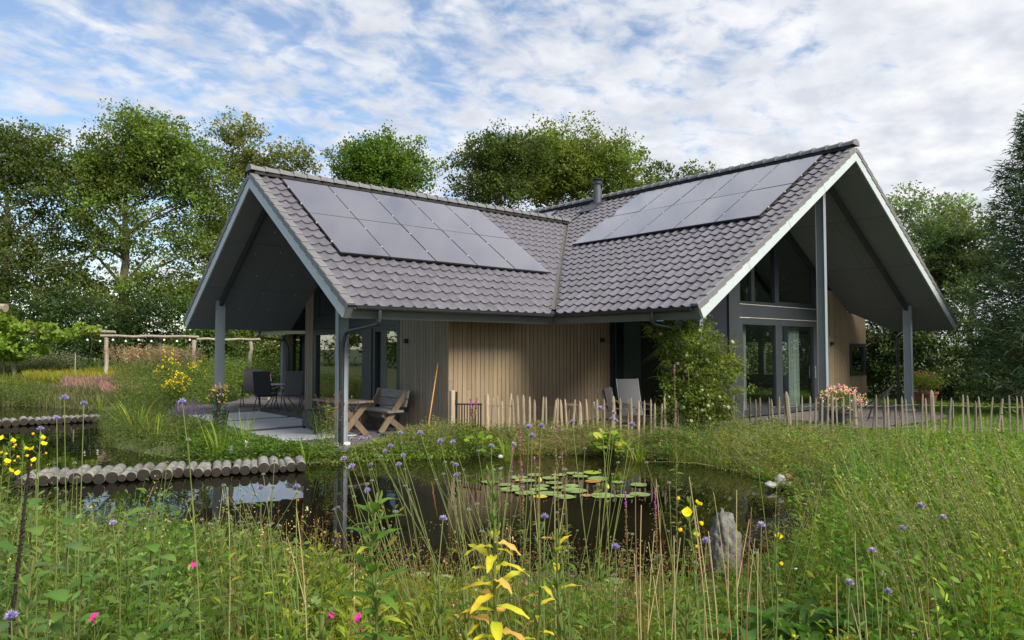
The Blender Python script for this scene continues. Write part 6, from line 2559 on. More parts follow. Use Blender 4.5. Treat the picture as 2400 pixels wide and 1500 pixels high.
for (px, py, lab) in ((1423, 1150, 'greenish yellow water lily bud standing right of the pads'), (1265, 1133, 'yellow water lily bud in the middle of the lily patch')):
    p = at(px, py + 6, ZW)
    t = thing('water_lily_bud', lab, 'flower', p)
    MB().tube([(0, 0, -.1), (0, 0, .05)], .008, 6).build('stem', mat('lily_stem', (.10, .14, .04)), t)
    MB().lathe((0, 0, .04), [(.010, 0), (.032, .03), (.030, .055), (.012, .085), (.002, .095)], n=10).build('bud', mat('lily_bud', (.42, .40, .06), (.25, .30, .06), rough=.5), t, smooth=True)

# floating leaves and duckweed on the open water
s = Soup()
n = 1500
px = NR.uniform(700, 1900, n)
py = NR.uniform(1100, 1360, n)
Q = np.array([at(a, b, ZW + .004) for a, b in zip(px, py)])
k = (sdist(POND, Q) < -.05) & (patch(Q, 1.4, 2.0) * np.clip(1.3 + sdist(POND, Q) * .25, .2, 1) > .52)
Q = Q[k]
a = NR.random(len(Q)) * 6.283
s.leaves(Q, np.stack([np.cos(a), np.sin(a), 0 * a], 1), NR.uniform(.015, .05, len(Q)), NR.uniform(.010, .022, len(Q)), jit((.16, .15, .05), len(Q), .4, .2), bend=0, fold=.02, side=np.tile([0, 0, 1.], (len(Q), 1)))
tag(s.build('floating_leaves', M_leaf), kind='stuff')
# ================================================================== single plants and flowers
def pt(px, py, D):
    p = along(px, D, 0)
    p[2] = zrow(py, D)
    return p


def gpt(px, D):
    p = along(px, D, 0)
    p[2] = float(ground_z([p[:2]])[0])
    return p


M_petal = leaf_mat('petals', trans=.4, rough=.6, spec=.2)


def leaf_obj_me(L_, W, bend, col, fold=.18, col2=None, wave=0.0, n=7):
    """one leaf along +x, rising; pointed, folded along the midrib"""
    s = Soup()
    V, C = [], []
    col = np.array(col)
    col2 = np.array(col2 if col2 is not None else col)
    for k in range(n + 1):
        t = k / n
        w = W * .5 * (math.sin(math.pi * min(t * .92 + .04, 1)) ** .8) * (1 - .25 * t)
        x = L_ * t * (1 - abs(bend) * .25 * t)
        z = -bend * L_ * t * t
        wv = wave * W * math.sin(k * 2.3)
        V += [(x, -w, z + fold * w * 2 + wv), (x, 0, z), (x, w, z + fold * w * 2 - wv)]
        cc = col * (1 - t) + col2 * t
        C += [cc * .95, cc * 1.12, cc * 1.0]
    F = []
    for k in range(n):
        a = 3 * k
        F += [(a, a + 3, a + 4), (a, a + 4, a + 1), (a + 1, a + 4, a + 5), (a + 1, a + 5, a + 2)]
    s.add(V, F, np.array(C))
    return s.mesh('leaf', M_leaf, smooth=True)


def spiral_M(p, a, el, sc):
    return Matrix.Translation(p) @ Matrix.Rotation(a, 4, 'Z') @ Matrix.Rotation(-el, 4, 'Y') @ Matrix.Scale(sc, 4)


GLB = [leaf_obj_me(.13, .042, b, c, wave=.05) for b, c in ((.30, (.085, .170, .024)), (.55, (.105, .190, .028)), (.12, (.070, .140, .024)))]
GL = [leaf_obj_me(.10, .026, b, c) for b, c in ((.25, (.075, .150, .026)), (.45, (.085, .160, .028)), (.15, (.065, .125, .026)))]
YL = [leaf_obj_me(.135, .044, b, c, col2=c2, wave=w) for b, c, c2, w in ((.35, (.48, .41, .030), (.52, .36, .04), .08), (.55, (.40, .40, .03), (.48, .41, .04), .12), (.25, (.32, .38, .03), (.56, .46, .03), .05), (.50, (.58, .40, .12), (.52, .28, .08), .15), (.15, (.46, .42, .04), (.42, .39, .04), .10))]
MIX = [leaf_obj_me(.14, .046, .25, (.20, .28, .03), col2=(.48, .44, .03), wave=.06), leaf_obj_me(.13, .042, .4, (.13, .22, .03), col2=(.34, .36, .03), wave=.06)]
s_ = Soup()
s_.rod([(0, 0, 0), (.004, 0, .012), (.006, 0, .026), (.004, 0, .036)], [.002, .0042, .004, .0012], (.135, .185, .045), 6)
ME_pod = s_.mesh('seed_pod', M_leaf, smooth=True)


def petal_flower_me(r, col, n=4, cup=.5, layers=1):
    s = Soup()
    for L_ in range(layers):
        a = np.arange(n) * 2 * math.pi / n + L_ * .5
        D = np.stack([np.cos(a), np.sin(a), np.full(n, cup)], 1)
        S = np.tile([0, 0, 1.], (n, 1))
        s.leaves(np.zeros((n, 3)), D, r, r * 1.35, jit(col, n, .08, .03), bend=-.2, fold=.1, side=S)
    s.rod([(0, 0, 0), (0, 0, r * .5)], [r * .12, r * .08], np.array(col) * np.array([.8, .7, .5]), 5)
    s.rod([(0, 0, -r * 1.6), (0, 0, 0)], [r * .06, r * .14], (.14, .18, .04), 5)
    return s.mesh('flower', M_petal)


ME_yf = petal_flower_me(.026, (.78, .68, .02), 4, .55)
ME_yf2 = petal_flower_me(.016, (.76, .56, .03), 4, 1.6)


def primrose(px, D, top_py, label, nleaf, pal, lean_px=0, pods=0, flowers=0, ls=1.0, thick=.0075, wide0=.42, stemcol=(.16, .19, .06), group='evening primroses'):
    b0 = gpt(px, D)
    top = pt(px + lean_px, top_py, D) - b0
    t = thing('evening_primrose', label, 'wildflower', b0, group=group)
    s = Soup()
    n = 9
    P = [np.array([top[0] * (k / n) ** 1.2, top[1] * (k / n) ** 1.2, top[2] * k / n]) + (NR.normal(size=3) * .006 if 0 < k else 0) for k in range(n + 1)]
    P[0][2] = -.08
    s.rod(P, [thick * (1.15 - .75 * k / n) for k in range(n + 1)], stemcol, 7)
    s.build('stem', M_leaf, t, smooth=True)

    def at_(f):
        k = min(int(f * n), n - 1)
        return Vector(P[k]).lerp(Vector(P[k + 1]), f * n - k)
    for i in range(nleaf):
        f = wide0 + (.98 - wide0) * (i / nleaf) ** .9
        me, sc, el = pal(f)
        link('leaf', me, t, spiral_M(at_(f), i * 2.4 + R.uniform(-.3, .3), el + R.uniform(-.2, .2), sc * ls * R.uniform(.8, 1.2)))
    for i in range(pods):
        f = .70 + .29 * i / pods
        link('seed_pod', ME_pod, t, spiral_M(at_(f), i * 2.4, 0, 1) @ Matrix.Translation((.006, 0, 0)) @ Matrix.Rotation(R.uniform(.15, .45), 4, 'Y') @ Matrix.Scale(R.uniform(.8, 1.15), 4))
    for i in range(flowers):
        f = .80 + .19 * i / max(flowers, 1)
        a = i * 2.4 + 1
        q = at_(f) + Vector((math.cos(a), math.sin(a), .4)) * .045
        link('flower', ME_yf if R.random() < .6 else ME_yf2, t, Matrix.Translation(q) @ Matrix.Rotation(a, 4, 'Z') @ Matrix.Rotation(R.uniform(.6, 1.2), 4, 'Y') @ Matrix.Scale(R.uniform(.85, 1.1), 4))
    return t


def pal_green(f): return R.choice(GL), (1.15 if f < .55 else 1.0 - .75 * (f - .55)), (.15 if f < .5 else .35 + .7 * (f - .5))
def pal_greenbig(f): return R.choice(GLB * 2 + MIX[1:]), 1.25 - .62 * f, .05 + .5 * f
def pal_yellow(f):
    if f < .66:
        return R.choice(YL[1:3] + MIX + MIX + MIX), 1.25, .25
    if f < .86:
        return R.choice(YL), 1.0 - .35 * f, .30
    return R.choice(GL), .42, .9


def pal_mixed(f): return R.choice(GL + (MIX if f < .7 else [])) if R.random() < .8 else R.choice(YL), .85 - .35 * f, .3 + .5 * f


primrose(880, 1.95, 1150, 'tall evening primrose with broad green leaves, left of the yellow one', 60, pal_greenbig, 6, pods=26, ls=.95)
primrose(1168, 2.0, 1085, 'tall evening primrose with bright yellow and orange lower leaves', 56, pal_yellow, -12, pods=24, ls=1.0, wide0=.48)
primrose(1318, 2.1, 1228, 'evening primrose with green pods and a few yellow leaves, right of the yellow one', 40, pal_mixed, -14, pods=28, ls=.85)
primrose(1040, 1.9, 1345, 'short green evening primrose spike between the two tall ones', 30, pal_green, -4, pods=24, ls=.7)
primrose(1095, 2.0, 1368, 'short green evening primrose spike left of the yellow leaves', 30, pal_mixed, -5, pods=24, ls=.75)
primrose(1620, 1.85, 1395, 'stout green evening primrose spike at the bottom edge, right of the middle', 34, pal_green, -10, pods=26, ls=.75)
primrose(765, 1.8, 1425, 'dark unopened evening primrose tip at the bottom edge', 18, pal_green, 0, pods=22, ls=.5)
primrose(95, 1.85, 1310, 'blurred green evening primrose in the lower left corner', 36, pal_green, -6, pods=30, flowers=1, ls=.8)
primrose(1640, 3.3, 1160, 'evening primrose in bloom with large yellow flowers beside the grey rock', 34, pal_green, -28, pods=14, flowers=8, ls=.75)
primrose(1800, 3.4, 1215, 'small evening primrose with two yellow flowers right of the grey rock', 22, pal_green, 15, pods=8, flowers=2, ls=.6)
primrose(1240, 2.2, 1205, 'branching side shoot of evening primrose with yellow orange leaves', 26, pal_yellow, 20, pods=10, ls=.7)
for (px, D, y, lab) in ((30, 5.2, 1010, 'evening primrose with small yellow flowers at the left edge'), (62, 5.0, 1030, 'second yellow flowering primrose near the left edge'), (98, 5.4, 1003, 'yellow flowering primrose right of the other two at the left edge'),
                        (15, 4.8, 1040, 'lowest yellow flowering primrose at the very left edge')):
    primrose(px - 10, D, y, lab, 20, pal_green, 12, pods=8, flowers=6, ls=.7, thick=.006, group='evening primroses at the left edge')

# ---- scabious --------------------------------------------------------------
def scab_head(r, col, n=70):
    s = Soup()
    d = runit(n, -.2)
    d[:, 2] = np.abs(d[:, 2]) * 1.0 - .15
    d /= np.linalg.norm(d, axis=1, keepdims=True)
    s.leaves(d * r * .45 * np.array([1, 1, .8]), d + NR.normal(size=d.shape) * .2, r * .62, r * .30, jit(col, n, .16, .05), bend=.0)
    s.blades(d * r * .8, d, r * .45, r * .04, np.array([.75, .70, .80]), np.zeros((n, 3)), nseg=1)
    s.rod([(0, 0, -r * .55), (0, 0, -.2 * r), (0, 0, r * .3)], [r * .2, r * .5, r * .35], np.array(col) * .5, 7)
    return s.mesh('flower_head', M_petal)


SC_ = [scab_head(.0165, c) for c in ((.30, .24, .56), (.26, .22, .52), (.36, .28, .56))]
SCS = scab_head(.010, (.18, .22, .16), 34)
STEMC = (.165, .195, .060)


def thin_stem(s, base, head, sag, r=.0022, col=STEMC, side=0.0):
    base, head = np.array(base, float), np.array(head, float)
    m = (base + head) / 2 + np.array([0, 0, sag * np.linalg.norm(head - base)]) + RIGHT * side
    t = np.linspace(0, 1, 10)[:, None]
    P = base * (1 - t) ** 2 + m * 2 * t * (1 - t) + head * t * t
    s.rod(P, np.linspace(r * 1.5, r * .8, 10), col, 5)
    return P


SEED, SCABS, STALKS = [], [], []
SCAB = [  # head px, py, depth, base offset in px
    (1040, 1212, 2.6, -60), (430, 941, 3.0, 45), (200, 945, 3.4, -25), (155, 933, 3.6, 30), (138, 980, 3.8, 0), (101, 1004, 3.7, 10),
    (850, 1027, 4.6, 130), (827, 1027, 4.8, 150), (867, 1025, 4.7, 160), (917, 1045, 4.4, 140), (905, 1056, 4.5, 150), (940, 1014, 4.3, 160), (986, 1014, 4.4, 170), (1033, 1033, 4.2, 120), (1063, 1035, 4.5, 130),
    (947, 1066, 4.4, 140), (809, 1074, 4.2, 190), (828, 1091, 4.1, 180), (872, 1087, 4.5, 170), (937, 1087, 4.2, 150), (1152, 1044, 4.0, -20), (1204, 1040, 4.0, 10), (1239, 999, 4.1, -10), (1247, 1020, 3.9, -30), (1269, 997, 4.1, 0),
    (1407, 957, 4.0, 30), (1433, 981, 4.3, -40), (1437, 967, 4.3, -30), (1442, 985, 4.4, -50), (1480, 994, 4.5, -70), (1341, 988, 4.0, 70), (1070, 1112, 3.8, 60), (1070, 1088, 4.0, 90), (864, 1147, 3.7, 150), (617, 1140, 3.4, 60), (700, 1138, 3.5, 60),
    (2150, 1182, 3.2, 50), (2035, 1285, 2.9, 30), (1650, 1262, 3.1, 6), (1778, 1226, 3.2, 4), (2105, 1233, 3.4, 40), (1980, 1358, 2.9, 40), (2070, 1377, 3.0, 30), (1440, 1276, 3.2, -40), (45, 1434, 1.75, 10), (2200, 1208, 3.6, 40), (275, 1222, 3.6, 20), (1276, 1207, 3.2, 30)]
for i, (x, y, D, off) in enumerate(SCAB):
    off += R.uniform(-70, 70) if 780 < x < 1300 else R.uniform(-15, 15)
    hd = pt(x, y, D)
    D2 = min(max(D - .45 - R.random() * .3, 1.6), 4.6)
    bs = gpt(x + off * 1.35, D2 if sdist(POND, [gpt(x + off * 1.35, D2)[:2]])[0] > 0 else 4.4)
    near = sdist(POND, [bs[:2]])[0]
    if near < 0:
        bs = gpt(x + off, 4.0)
    lab = 'thin scabious with a mauve pincushion flower head on a bare stem' if i > 3 else ['large mauve scabious flower in front of the dark pond middle', 'tall scabious with a violet head left of the left house post', 'scabious with a violet head, right one of the pair over the left pond', 'scabious with a violet head, left one of the pair over the left pond'][i]
    t = thing('scabious', lab, 'wildflower', bs, group='mauve scabious flowers over the pond')
    s = Soup()
    P = thin_stem(s, (0, 0, -.05), hd - bs, R.uniform(-.03, .15), side=R.uniform(-.09, .09))
    if i > 3:
        SCABS.append((t, x, y))
    # a side branch with a green seed head on most plants
    if R.random() < .75:
        k = R.randint(4, 6)
        q = P[k] + (P[-1] - P[k]) * R.uniform(.5, .9) + RIGHT * R.uniform(-.09, .09) + np.array([0, 0, R.uniform(.0, .08)])
        thin_stem(s, P[k], q, .02, .0014)
        link('seed_head', SCS, t, Matrix.Translation(q))
    s.build('stem', M_leaf, t)
    d = P[-1] - P[-2]
    M = Matrix.Translation(hd - bs) @ Vector(d).to_track_quat('Z', 'Y').to_matrix().to_4x4() @ Matrix.Scale(R.uniform(.85, 1.15), 4)
    link('flower_head', R.choice(SC_), t, M)

# bare crossing stems with small green seed heads in front of the pond
for i in range(34):
    x = R.uniform(780, 1330) if i < 15 else R.choice((R.uniform(380, 700), R.uniform(1350, 2100)))
    D = R.uniform(3.0, 4.6)
    y = R.uniform(1060, 1260)
    off = R.uniform(-60, 330) if 760 < x < 1150 else R.uniform(-110, 110)
    hd, bs = pt(x, y, D), gpt(x + off, min(D - .2, 4.3))
    if sdist(POND, [bs[:2]])[0] < 0:
        bs = gpt(x + off, 3.6)
    t = thing('seeding_scabious', 'bare pale green scabious with small round green seed heads', 'wildflower', bs, group='seeding scabious stems over the pond')
    s = Soup()
    P = thin_stem(s, (0, 0, -.05), hd - bs, R.uniform(-.06, .14), R.uniform(.0016, .0024), side=R.uniform(-.08, .08))
    SEED.append((t, x, y))
    link('seed_head', SCS, t, Matrix.Translation(P[-1]))
    for _ in range(R.randint(1, 3)):
        k = R.randint(3, 7)
        q = P[k] + (P[-1] - P[k]) * R.uniform(.3, .8) + RIGHT * R.uniform(-.14, .14) + np.array([0, 0, R.uniform(.02, .12)])
        thin_stem(s, P[k], q, .03, .0014)
        link('seed_head', SCS, t, Matrix.Translation(q) @ Matrix.Scale(R.uniform(.6, 1), 4))
    s.build('stem', M_leaf, t)

# ---- pale dry stalks -------------------------------------------------------
for i, (x, y, D, bx_) in enumerate([(1487, 1130, 3.0, 70), (1535, 1120, 3.1, 20), (1500, 1180, 2.9, 30), (1483, 1290, 2.8, 15), (1545, 1190, 3.0, -20), (1612, 1115, 3.2, 45), (1668, 1150, 3.0, 40), (1722, 1145, 3.1, 10),
                                    (1756, 1185, 3.0, 0), (1590, 1255, 2.7, -10), (1655, 1240, 2.8, 12), (1575, 1250, 2.7, 5), (1735, 1260, 2.8, 30), (1770, 1280, 2.9, 20), (1625, 1180, 2.9, 60), (1300, 1100, 3.4, 10), (1265, 1070, 3.4, 15),
                                    (2010, 1330, 2.6, 60), (1995, 1240, 2.9, 80), (1950, 1340, 2.5, 60), (2160, 1300, 2.8, 50), (700, 1190, 3.1, 20), (540, 1160, 3.3, -15), (1530, 1240, 2.9, 0)]):
    hd, bs = pt(x, y, D), gpt(x + bx_, D - .15)
    s = Soup()
    P = thin_stem(s, (0, 0, -.05), hd - bs, R.uniform(-.04, .05), R.uniform(.0015, .0026), (.40, .33, .20) if i % 4 else (.26, .15, .09), side=R.uniform(-.08, .08))
    if R.random() < .4:
        thin_stem(s, P[6], P[6] + (P[-1] - P[6]) * .7 + RIGHT * R.uniform(-.06, .06), .02, .0015, (.42, .34, .20))
    o = s.build('dry_stalk', M_leaf)
    o.location = bs
    tag(o, 'thin pale dry flower stalk standing bare above the near bank', 'dry stalk', 'dry stalks on the near bank')
    STALKS.append((o, x, y))

# ---- purple loosestrife: spikes over the far bank and the lilies ----------
for i, (x, y0, y1, D, purple, lab) in enumerate([
        (1218, 985, 1330, 5.0, .35, 'purple loosestrife spike rising over the far bank, left of the lilies'), (1200, 1045, 1330, 5.1, .6, 'short purple loosestrife spike over the iris clump'), (1300, 1000, 1330, 5.0, .1, 'brown seeding loosestrife spike above the lily pads'),
        (1316, 1055, 1330, 4.9, .1, 'shorter brown loosestrife spike above the lily pads'), (1532, 1140, 1360, 4.6, .5, 'purple loosestrife tip right of the lily pads'), (1463, 1150, 1360, 4.8, .35, 'small purple loosestrife spike in front of the lily bud'),
        (1580, 855, 1330, 5.0, .12, 'very tall loosestrife with a pink tip in front of the climber'), (1222, 1080, 1330, 5.0, .5, 'faded loosestrife spike just left of the lilies'), (1103, 935, 1010, 13.6, .6, 'slim purple loosestrife spike in front of the garden gate'),
        (1118, 932, 1010, 13.6, .5, 'second purple loosestrife spike in front of the garden gate'), (1252, 1070, 1330, 5.1, .1, 'brown loosestrife spike at the back of the lilies')]):
    bs = gpt(x + R.uniform(-15, 25), D if D > 8 else D)
    if sdist(POND, [bs[:2]])[0] < .02 and D < 8:
        bs = gpt(x, 4.55)
    hd = pt(x, y0, D)
    t = thing('loosestrife', lab, 'wildflower', bs, group='loosestrife spikes')
    s = Soup()
    P = thin_stem(s, (0, 0, -.1), hd - bs, .02, .003 if D < 8 else .006, (.16, .13, .06))
    n = 70
    tt = NR.uniform(.12, .6, n)
    Q = np.array([P[int(v * 9)] * (1 - (v * 9) % 1) + P[min(int(v * 9) + 1, 9)] * ((v * 9) % 1) for v in tt])
    d = runit(n)
    d[:, 2] = np.abs(d[:, 2]) * .5 + .2
    s.leaves(Q, d, .06, .012, jit((.10, .14, .035), n), bend=.4)
    s.build('stem', M_leaf, t)
    s = Soup()
    n = 170
    tt = NR.uniform(.66, 1.0, n)
    Q = np.array([P[min(int(v * 9), 8)] * (1 - (v * 9 - min(int(v * 9), 8))) + P[min(int(v * 9), 8) + 1] * (v * 9 - min(int(v * 9), 8)) for v in tt])
    sz = .011 if D < 8 else .026
    Q = Q + runit(n) * sz * .8 * (1.25 - tt)[:, None] * 1.8
    c = np.where((tt > 1 - .34 * purple)[:, None], jit((.44, .13, .42), n, .2), jit((.24, .15, .085), n, .2))
    s.quads(Q, sz * 1.1, c, up=.2, asp=.7)
    s.build('flower_spike', M_petal, t)

# ---- broad leaved alder seedlings, left ------------------------------------
AL = [leaf_obj_me(.15, .115, b, c, fold=.10, n=8) for b, c in ((.25, (.080, .165, .030)), (.45, (.095, .150, .060)), (.1, (.070, .135, .028)), (.35, (.11, .18, .035)))]
for (px, D, y, n, lab) in ((85, 3.2, 1185, 8, 'alder seedling with round green leaves near the left edge, tallest'), (170, 3.0, 1225, 8, 'alder seedling with round leaves right of the tallest one'), (365, 3.3, 1190, 9, 'alder seedling with large oval leaves in front of the log walkway'),
                           (205, 2.7, 1285, 8, 'alder seedling low among the left herbs'), (385, 2.8, 1300, 7, 'low alder seedling with grey green leaves below the oval leaved one'), (130, 2.4, 1380, 7, 'big leaved seedling at the lower left'), (60, 2.6, 1290, 6, 'seedling with shiny round leaves at the left edge')):
    b0 = gpt(px, D)
    top = pt(px, y, D)[2] - b0[2]
    t = thing('alder_seedling', lab, 'seedling', b0, group='alder seedlings on the left bank')
    s = Soup()
    s.rod([(0, 0, -.05), (.01, 0, top * .5), (0, .01, top)], [.005, .004, .002], (.14, .13, .06), 6)
    s.build('stem', M_leaf, t)
    for i in range(n):
        f = .45 + .55 * i / (n - 1)
        link('leaf', R.choice(AL), t, spiral_M((.005, 0, top * f), i * 2.4 + R.uniform(-.3, .3), R.uniform(-.1, .6), R.uniform(.55, 1.0) * (1.1 - .3 * f)))

# ---- docks with wavy leaves, lower right ----------------------------------
DK = [leaf_obj_me(.34, .085, b, c, fold=.2, wave=.10, n=12) for b, c in ((.45, (.060, .135, .024)), (.7, (.070, .150, .026)), (.25, (.055, .120, .026)))]
for (px, D, n, sc, lab) in ((1880, 3.8, 18, 1.35, 'large dock with wavy dark green leaves at the bottom right'), (1745, 3.7, 14, 1.15, 'dock with wavy leaves left of the largest one'), (1990, 3.9, 14, 1.15, 'dock with wavy leaves right of the largest one'), (1440, 2.3, 9, .6, 'small dock rosette at the bottom edge'),
                            (2290, 3.4, 12, .8, 'dock with long leaves on the right bank'), (640, 2.4, 8, .6, 'small dock rosette at the bottom left of the middle')):
    b0 = gpt(px, D)
    hh = .40 if 3.6 < D < 4 else max(min(hcap(b0[None], np.array([D]), np.array([px]))[0] * .55, .42), .05)
    t = thing('dock_plant', lab, 'wild plant', b0, group='docks on the near bank')
    s = Soup()
    s.rod([(0, 0, -.05), (0, 0, hh + .05)], [.010, .006], (.12, .14, .04), 6)
    s.build('stem', M_leaf, t)
    for i in range(n):
        link('leaf', R.choice(DK), t, spiral_M((0, 0, hh * R.uniform(.5, 1.0)), i * 2.4 + R.uniform(-.3, .3), R.uniform(.15, 1.0), sc * R.uniform(.7, 1.1)))

# ---- magenta pinks ---------------------------------------------------------
s = Soup()
for k in range(5):
    a = k * 1.2566
    s.leaves(np.zeros((1, 3)), np.array([[math.cos(a), math.sin(a), .25]]), .014, .013, np.array([[.62, .04, .30]]), bend=0, side=np.array([[0, 0, 1.]]))
s.rod([(0, 0, -.02), (0, 0, 0)], [.002, .004], (.25, .06, .10), 5)
ME_pink = s.mesh('flower', M_petal)
for (px, py, D, lab) in ((237, 1433, 2.3, 'magenta pink flower low at the left'), (466, 1312, 2.8, 'magenta pink flower in front of the log walkway bank'), (845, 1435, 2.4, 'magenta pink flower below the tall green primrose, upper one'), (853, 1456, 2.4, 'magenta pink flower below the tall green primrose, lower one'),
                         (783, 1427, 2.5, 'magenta pink flower just left of the tall green primrose')):
    bs, hd = gpt(px + 12, D), pt(px, py, D)
    t = thing('garden_pink', lab, 'wildflower', bs, group='magenta pinks')
    s = Soup()
    thin_stem(s, (0, 0, -.04), hd - bs, .02, .0013)
    s.build('stem', M_leaf, t)
    for k in range(2):
        link('flower', ME_pink, t, Matrix.Translation(hd - bs + np.array([.008 * k, .01 * k, -.006 * k])) @ Matrix.Rotation(R.uniform(-.7, .7), 4, 'X') @ Matrix.Rotation(R.uniform(-.7, .7), 4, 'Y'))

# dark dead seed spike leaning at the left edge
bs, hd = gpt(-25, 2.2), pt(78, 1085, 2.5)
s = Soup()
P = thin_stem(s, (0, 0, -.05), hd - bs, .01, .005, (.035, .028, .024))
n = 600
tt = NR.uniform(.45, 1, n) * 8.99
Q = np.array([P[int(v)] * (1 - v % 1) + P[int(v) + 1] * (v % 1) for v in tt]) + runit(n) * .008
s.quads(Q, .010, jit((.040, .032, .026), n, .3), up=0)
o = s.build('dead_spike', M_leaf)
o.location = bs
tag(o, 'dark dead seed spike leaning across the left edge of the picture', 'dry stalk')

# leaning green seed spikes on the right bank, too many to count
s = Soup()
for i in range(120):
    x, y, D = R.uniform(1960, 2420), R.uniform(980, 1190), R.uniform(3.4, 5.6)
    y += (2400 - x) * .12
    hd, bs = pt(x, y, D), gpt(x + R.uniform(120, 300), D + R.uniform(-.3, .3))
    hd = np.array(hd)
    P = thin_stem(s, bs, hd, .06, .0026, (.21, .23, .085))
    n = 80
    tt = NR.uniform(.45, 1, n) * 8.99
    Q = np.array([P[int(v)] * (1 - v % 1) + P[int(v) + 1] * (v % 1) for v in tt]) + runit(n) * .006
    s.quads(Q, .016, jit((.20, .215, .08), n, .25), up=0)
tag(s.build('leaning_seed_spikes', M_leaf), kind='stuff')

# ---- potted plants ---------------------------------------------------------
def bouquet(px, D, z0, w, h, leafcol, flowers, name, label, cat='potted plant', nl=900, ls=.045, grp=None):
    b0 = along(px, D, z0)
    t = thing(name, label, cat, b0, group=grp)
    s = Soup()
    P = runit(nl) * (NR.random((nl, 1)) ** .4) * (.75 + .4 * NR.random((nl, 1))) * np.array([w / 2, w / 2, h / 2]) + np.array([0, 0, h / 2])
    s.quads(P, ls, jit(leafcol, nl, .25), up=.4)
    for k in range(26):
        q = P[R.randrange(nl)]
        s.rod([(q[0] * .1, q[1] * .1, -.02), (q[0] * .6, q[1] * .6, q[2] * .6), tuple(q)], [.005, .004, .002], (.10, .12, .04), 4)
    s.build('foliage', M_leaf, t)
    for (nm, n, sz, col, zlo) in flowers:
        s = Soup()
        P = runit(n) * (.62 + .52 * NR.random((n, 1))) * np.array([w * .5, w * .5, h * .55]) + np.array([0, 0, h * .5])
        P = P[P[:, 2] > h * zlo]
        for _ in range(5):
            s.quads(P + NR.normal(size=P.shape) * sz * .28, sz * .7, np.clip(np.array(col) * np.exp(NR.normal(size=(len(P), 1)) * .15), 0, .9), up=.6, asp=.85)
        s.build(nm, M_petal, t)
    return t


M_potd = mat('dark_zinc_pot', (.045, .05, .055), (.03, .034, .038), rough=.5, scale=6)
pot(along(520, 16.9, .0), .19, .36, M_potd, 'flower_pot', 'dark round flower pot at the foot of the left house post')
bouquet(516, 16.9, .33, .50, .62, (.075, .12, .03), [('pink_blossom', 46, .055, (.68, .34, .42), .4), ('yellow_blossom', 30, .05, (.78, .60, .02), .35), ('white_blossom', 14, .05, (.75, .68, .66), .3)], 'snapdragons', 'pink and yellow snapdragons in the dark pot by the left house post')
pot(along(1968, 17.2, 0), .30, .34, M_potd, 'flower_pot', 'wide dark pot behind the paling fence under the white edged post')
bouquet(1968, 17.2, .26, 1.05, .62, (.10, .16, .03), [('pink_blossom', 120, .06, (.66, .26, .34), .3), ('white_blossom', 90, .05, (.78, .76, .70), .1), ('yellow_blossom', 30, .05, (.70, .62, .05), .1)], 'geraniums', 'pink and white geraniums spilling over the wide pot behind the fence', nl=1500)
pot(along(2166, 23.4, 0), .36, .42, M_terra, 'flower_pot', 'terracotta tub on the lawn right of the last house post')
bouquet(2160, 23.4, .34, 1.25, .75, (.14, .17, .03), [('magenta_blossom', 16, .08, (.55, .06, .25), .6)], 'patio_shrub', 'yellow green shrub with a few magenta flowers in the terracotta tub', nl=1600, ls=.06)
bouquet(742, 15.2, .01, .46, .62, (.095, .115, .075), [], 'grey_shrub', 'small grey green shrub leaning on the wicker planter', 'shrub', nl=1100, ls=.035)
bouquet(702, 15.6, .40, .36, .20, (.08, .10, .05), [], 'planter_herbs', 'short herbs growing in the wicker planter', nl=200, ls=.03)
# tall yellow green spire growing in front of the right post of wing A
t = tuft('wild_spire', 'tall leafy stems growing in front of the near house post', 'wild plant', gpt(772, 13.0), 26, 1.0, .012, (.12, .15, .04), .10, .12, r=.09)
s = Soup()
B = NR.normal(size=(420, 3)) * np.array([.07, .07, 0]) + np.array([0, 0, 1]) * NR.uniform(.05, .85, (420, 1))
d = runit(420)
d[:, 2] = np.abs(d[:, 2])
s.leaves(B, d, .075, .016, jit((.115, .155, .036), 420, .25), bend=.4)
s.build('foliage', M_leaf, t)
s = Soup()
B = np.zeros((9, 3))
B[:, :2] = NR.normal(size=(9, 2)) * .08
seedheads(s, B, NR.uniform(.95, 1.25, 9), (.30, .17, .08), m=60, r=.006, ln=.45, size=.022)
s.build('seed_spikes', M_leaf, t)
# golden flowers in the left garden
for (px, D, h, lab) in ((395, 25.5, 1.6, 'tall golden flowered perennial left of the left house post'), (425, 24, .95, 'lower golden flowered perennial near the iris clump'), (408, 23, .75, 'bright yellow primrose like clump in the left bed'), (460, 26.5, 1.25, 'golden perennial right beside the left house post')):
    bouquet(px, D, .05, .8, h, (.10, .14, .03), [('yellow_blossom', 60, .075, (.72, .52, .02), .55)], 'golden_perennial', lab, 'garden flower', nl=700, ls=.075, grp='golden perennials in the left garden')
for (px, D, lab) in ((452, 16.6, 'violet sage spikes left of the snapdragon pot'), (436, 17.2, 'second clump of violet sage left of the snapdragon pot')):
    b0 = gpt(px, D)
    t = thing('violet_sage', lab, 'garden flower', b0, group='violet sage')
    s = Soup()
    B = NR.normal(size=(14, 3)) * np.array([.10, .10, 0])
    seedheads(s, B, NR.uniform(.45, .75, 14), (.24, .12, .40), m=44, r=.004, ln=.26, size=.026)
    s.build('flower_spike', M_petal, t)
    s = Soup()
    herbs(s, NR.normal(size=(14, 3)) * np.array([.12, .12, 0]), .35, 20, .06, .02, (.08, .12, .04), .12)
    s.build('foliage', M_leaf, t)
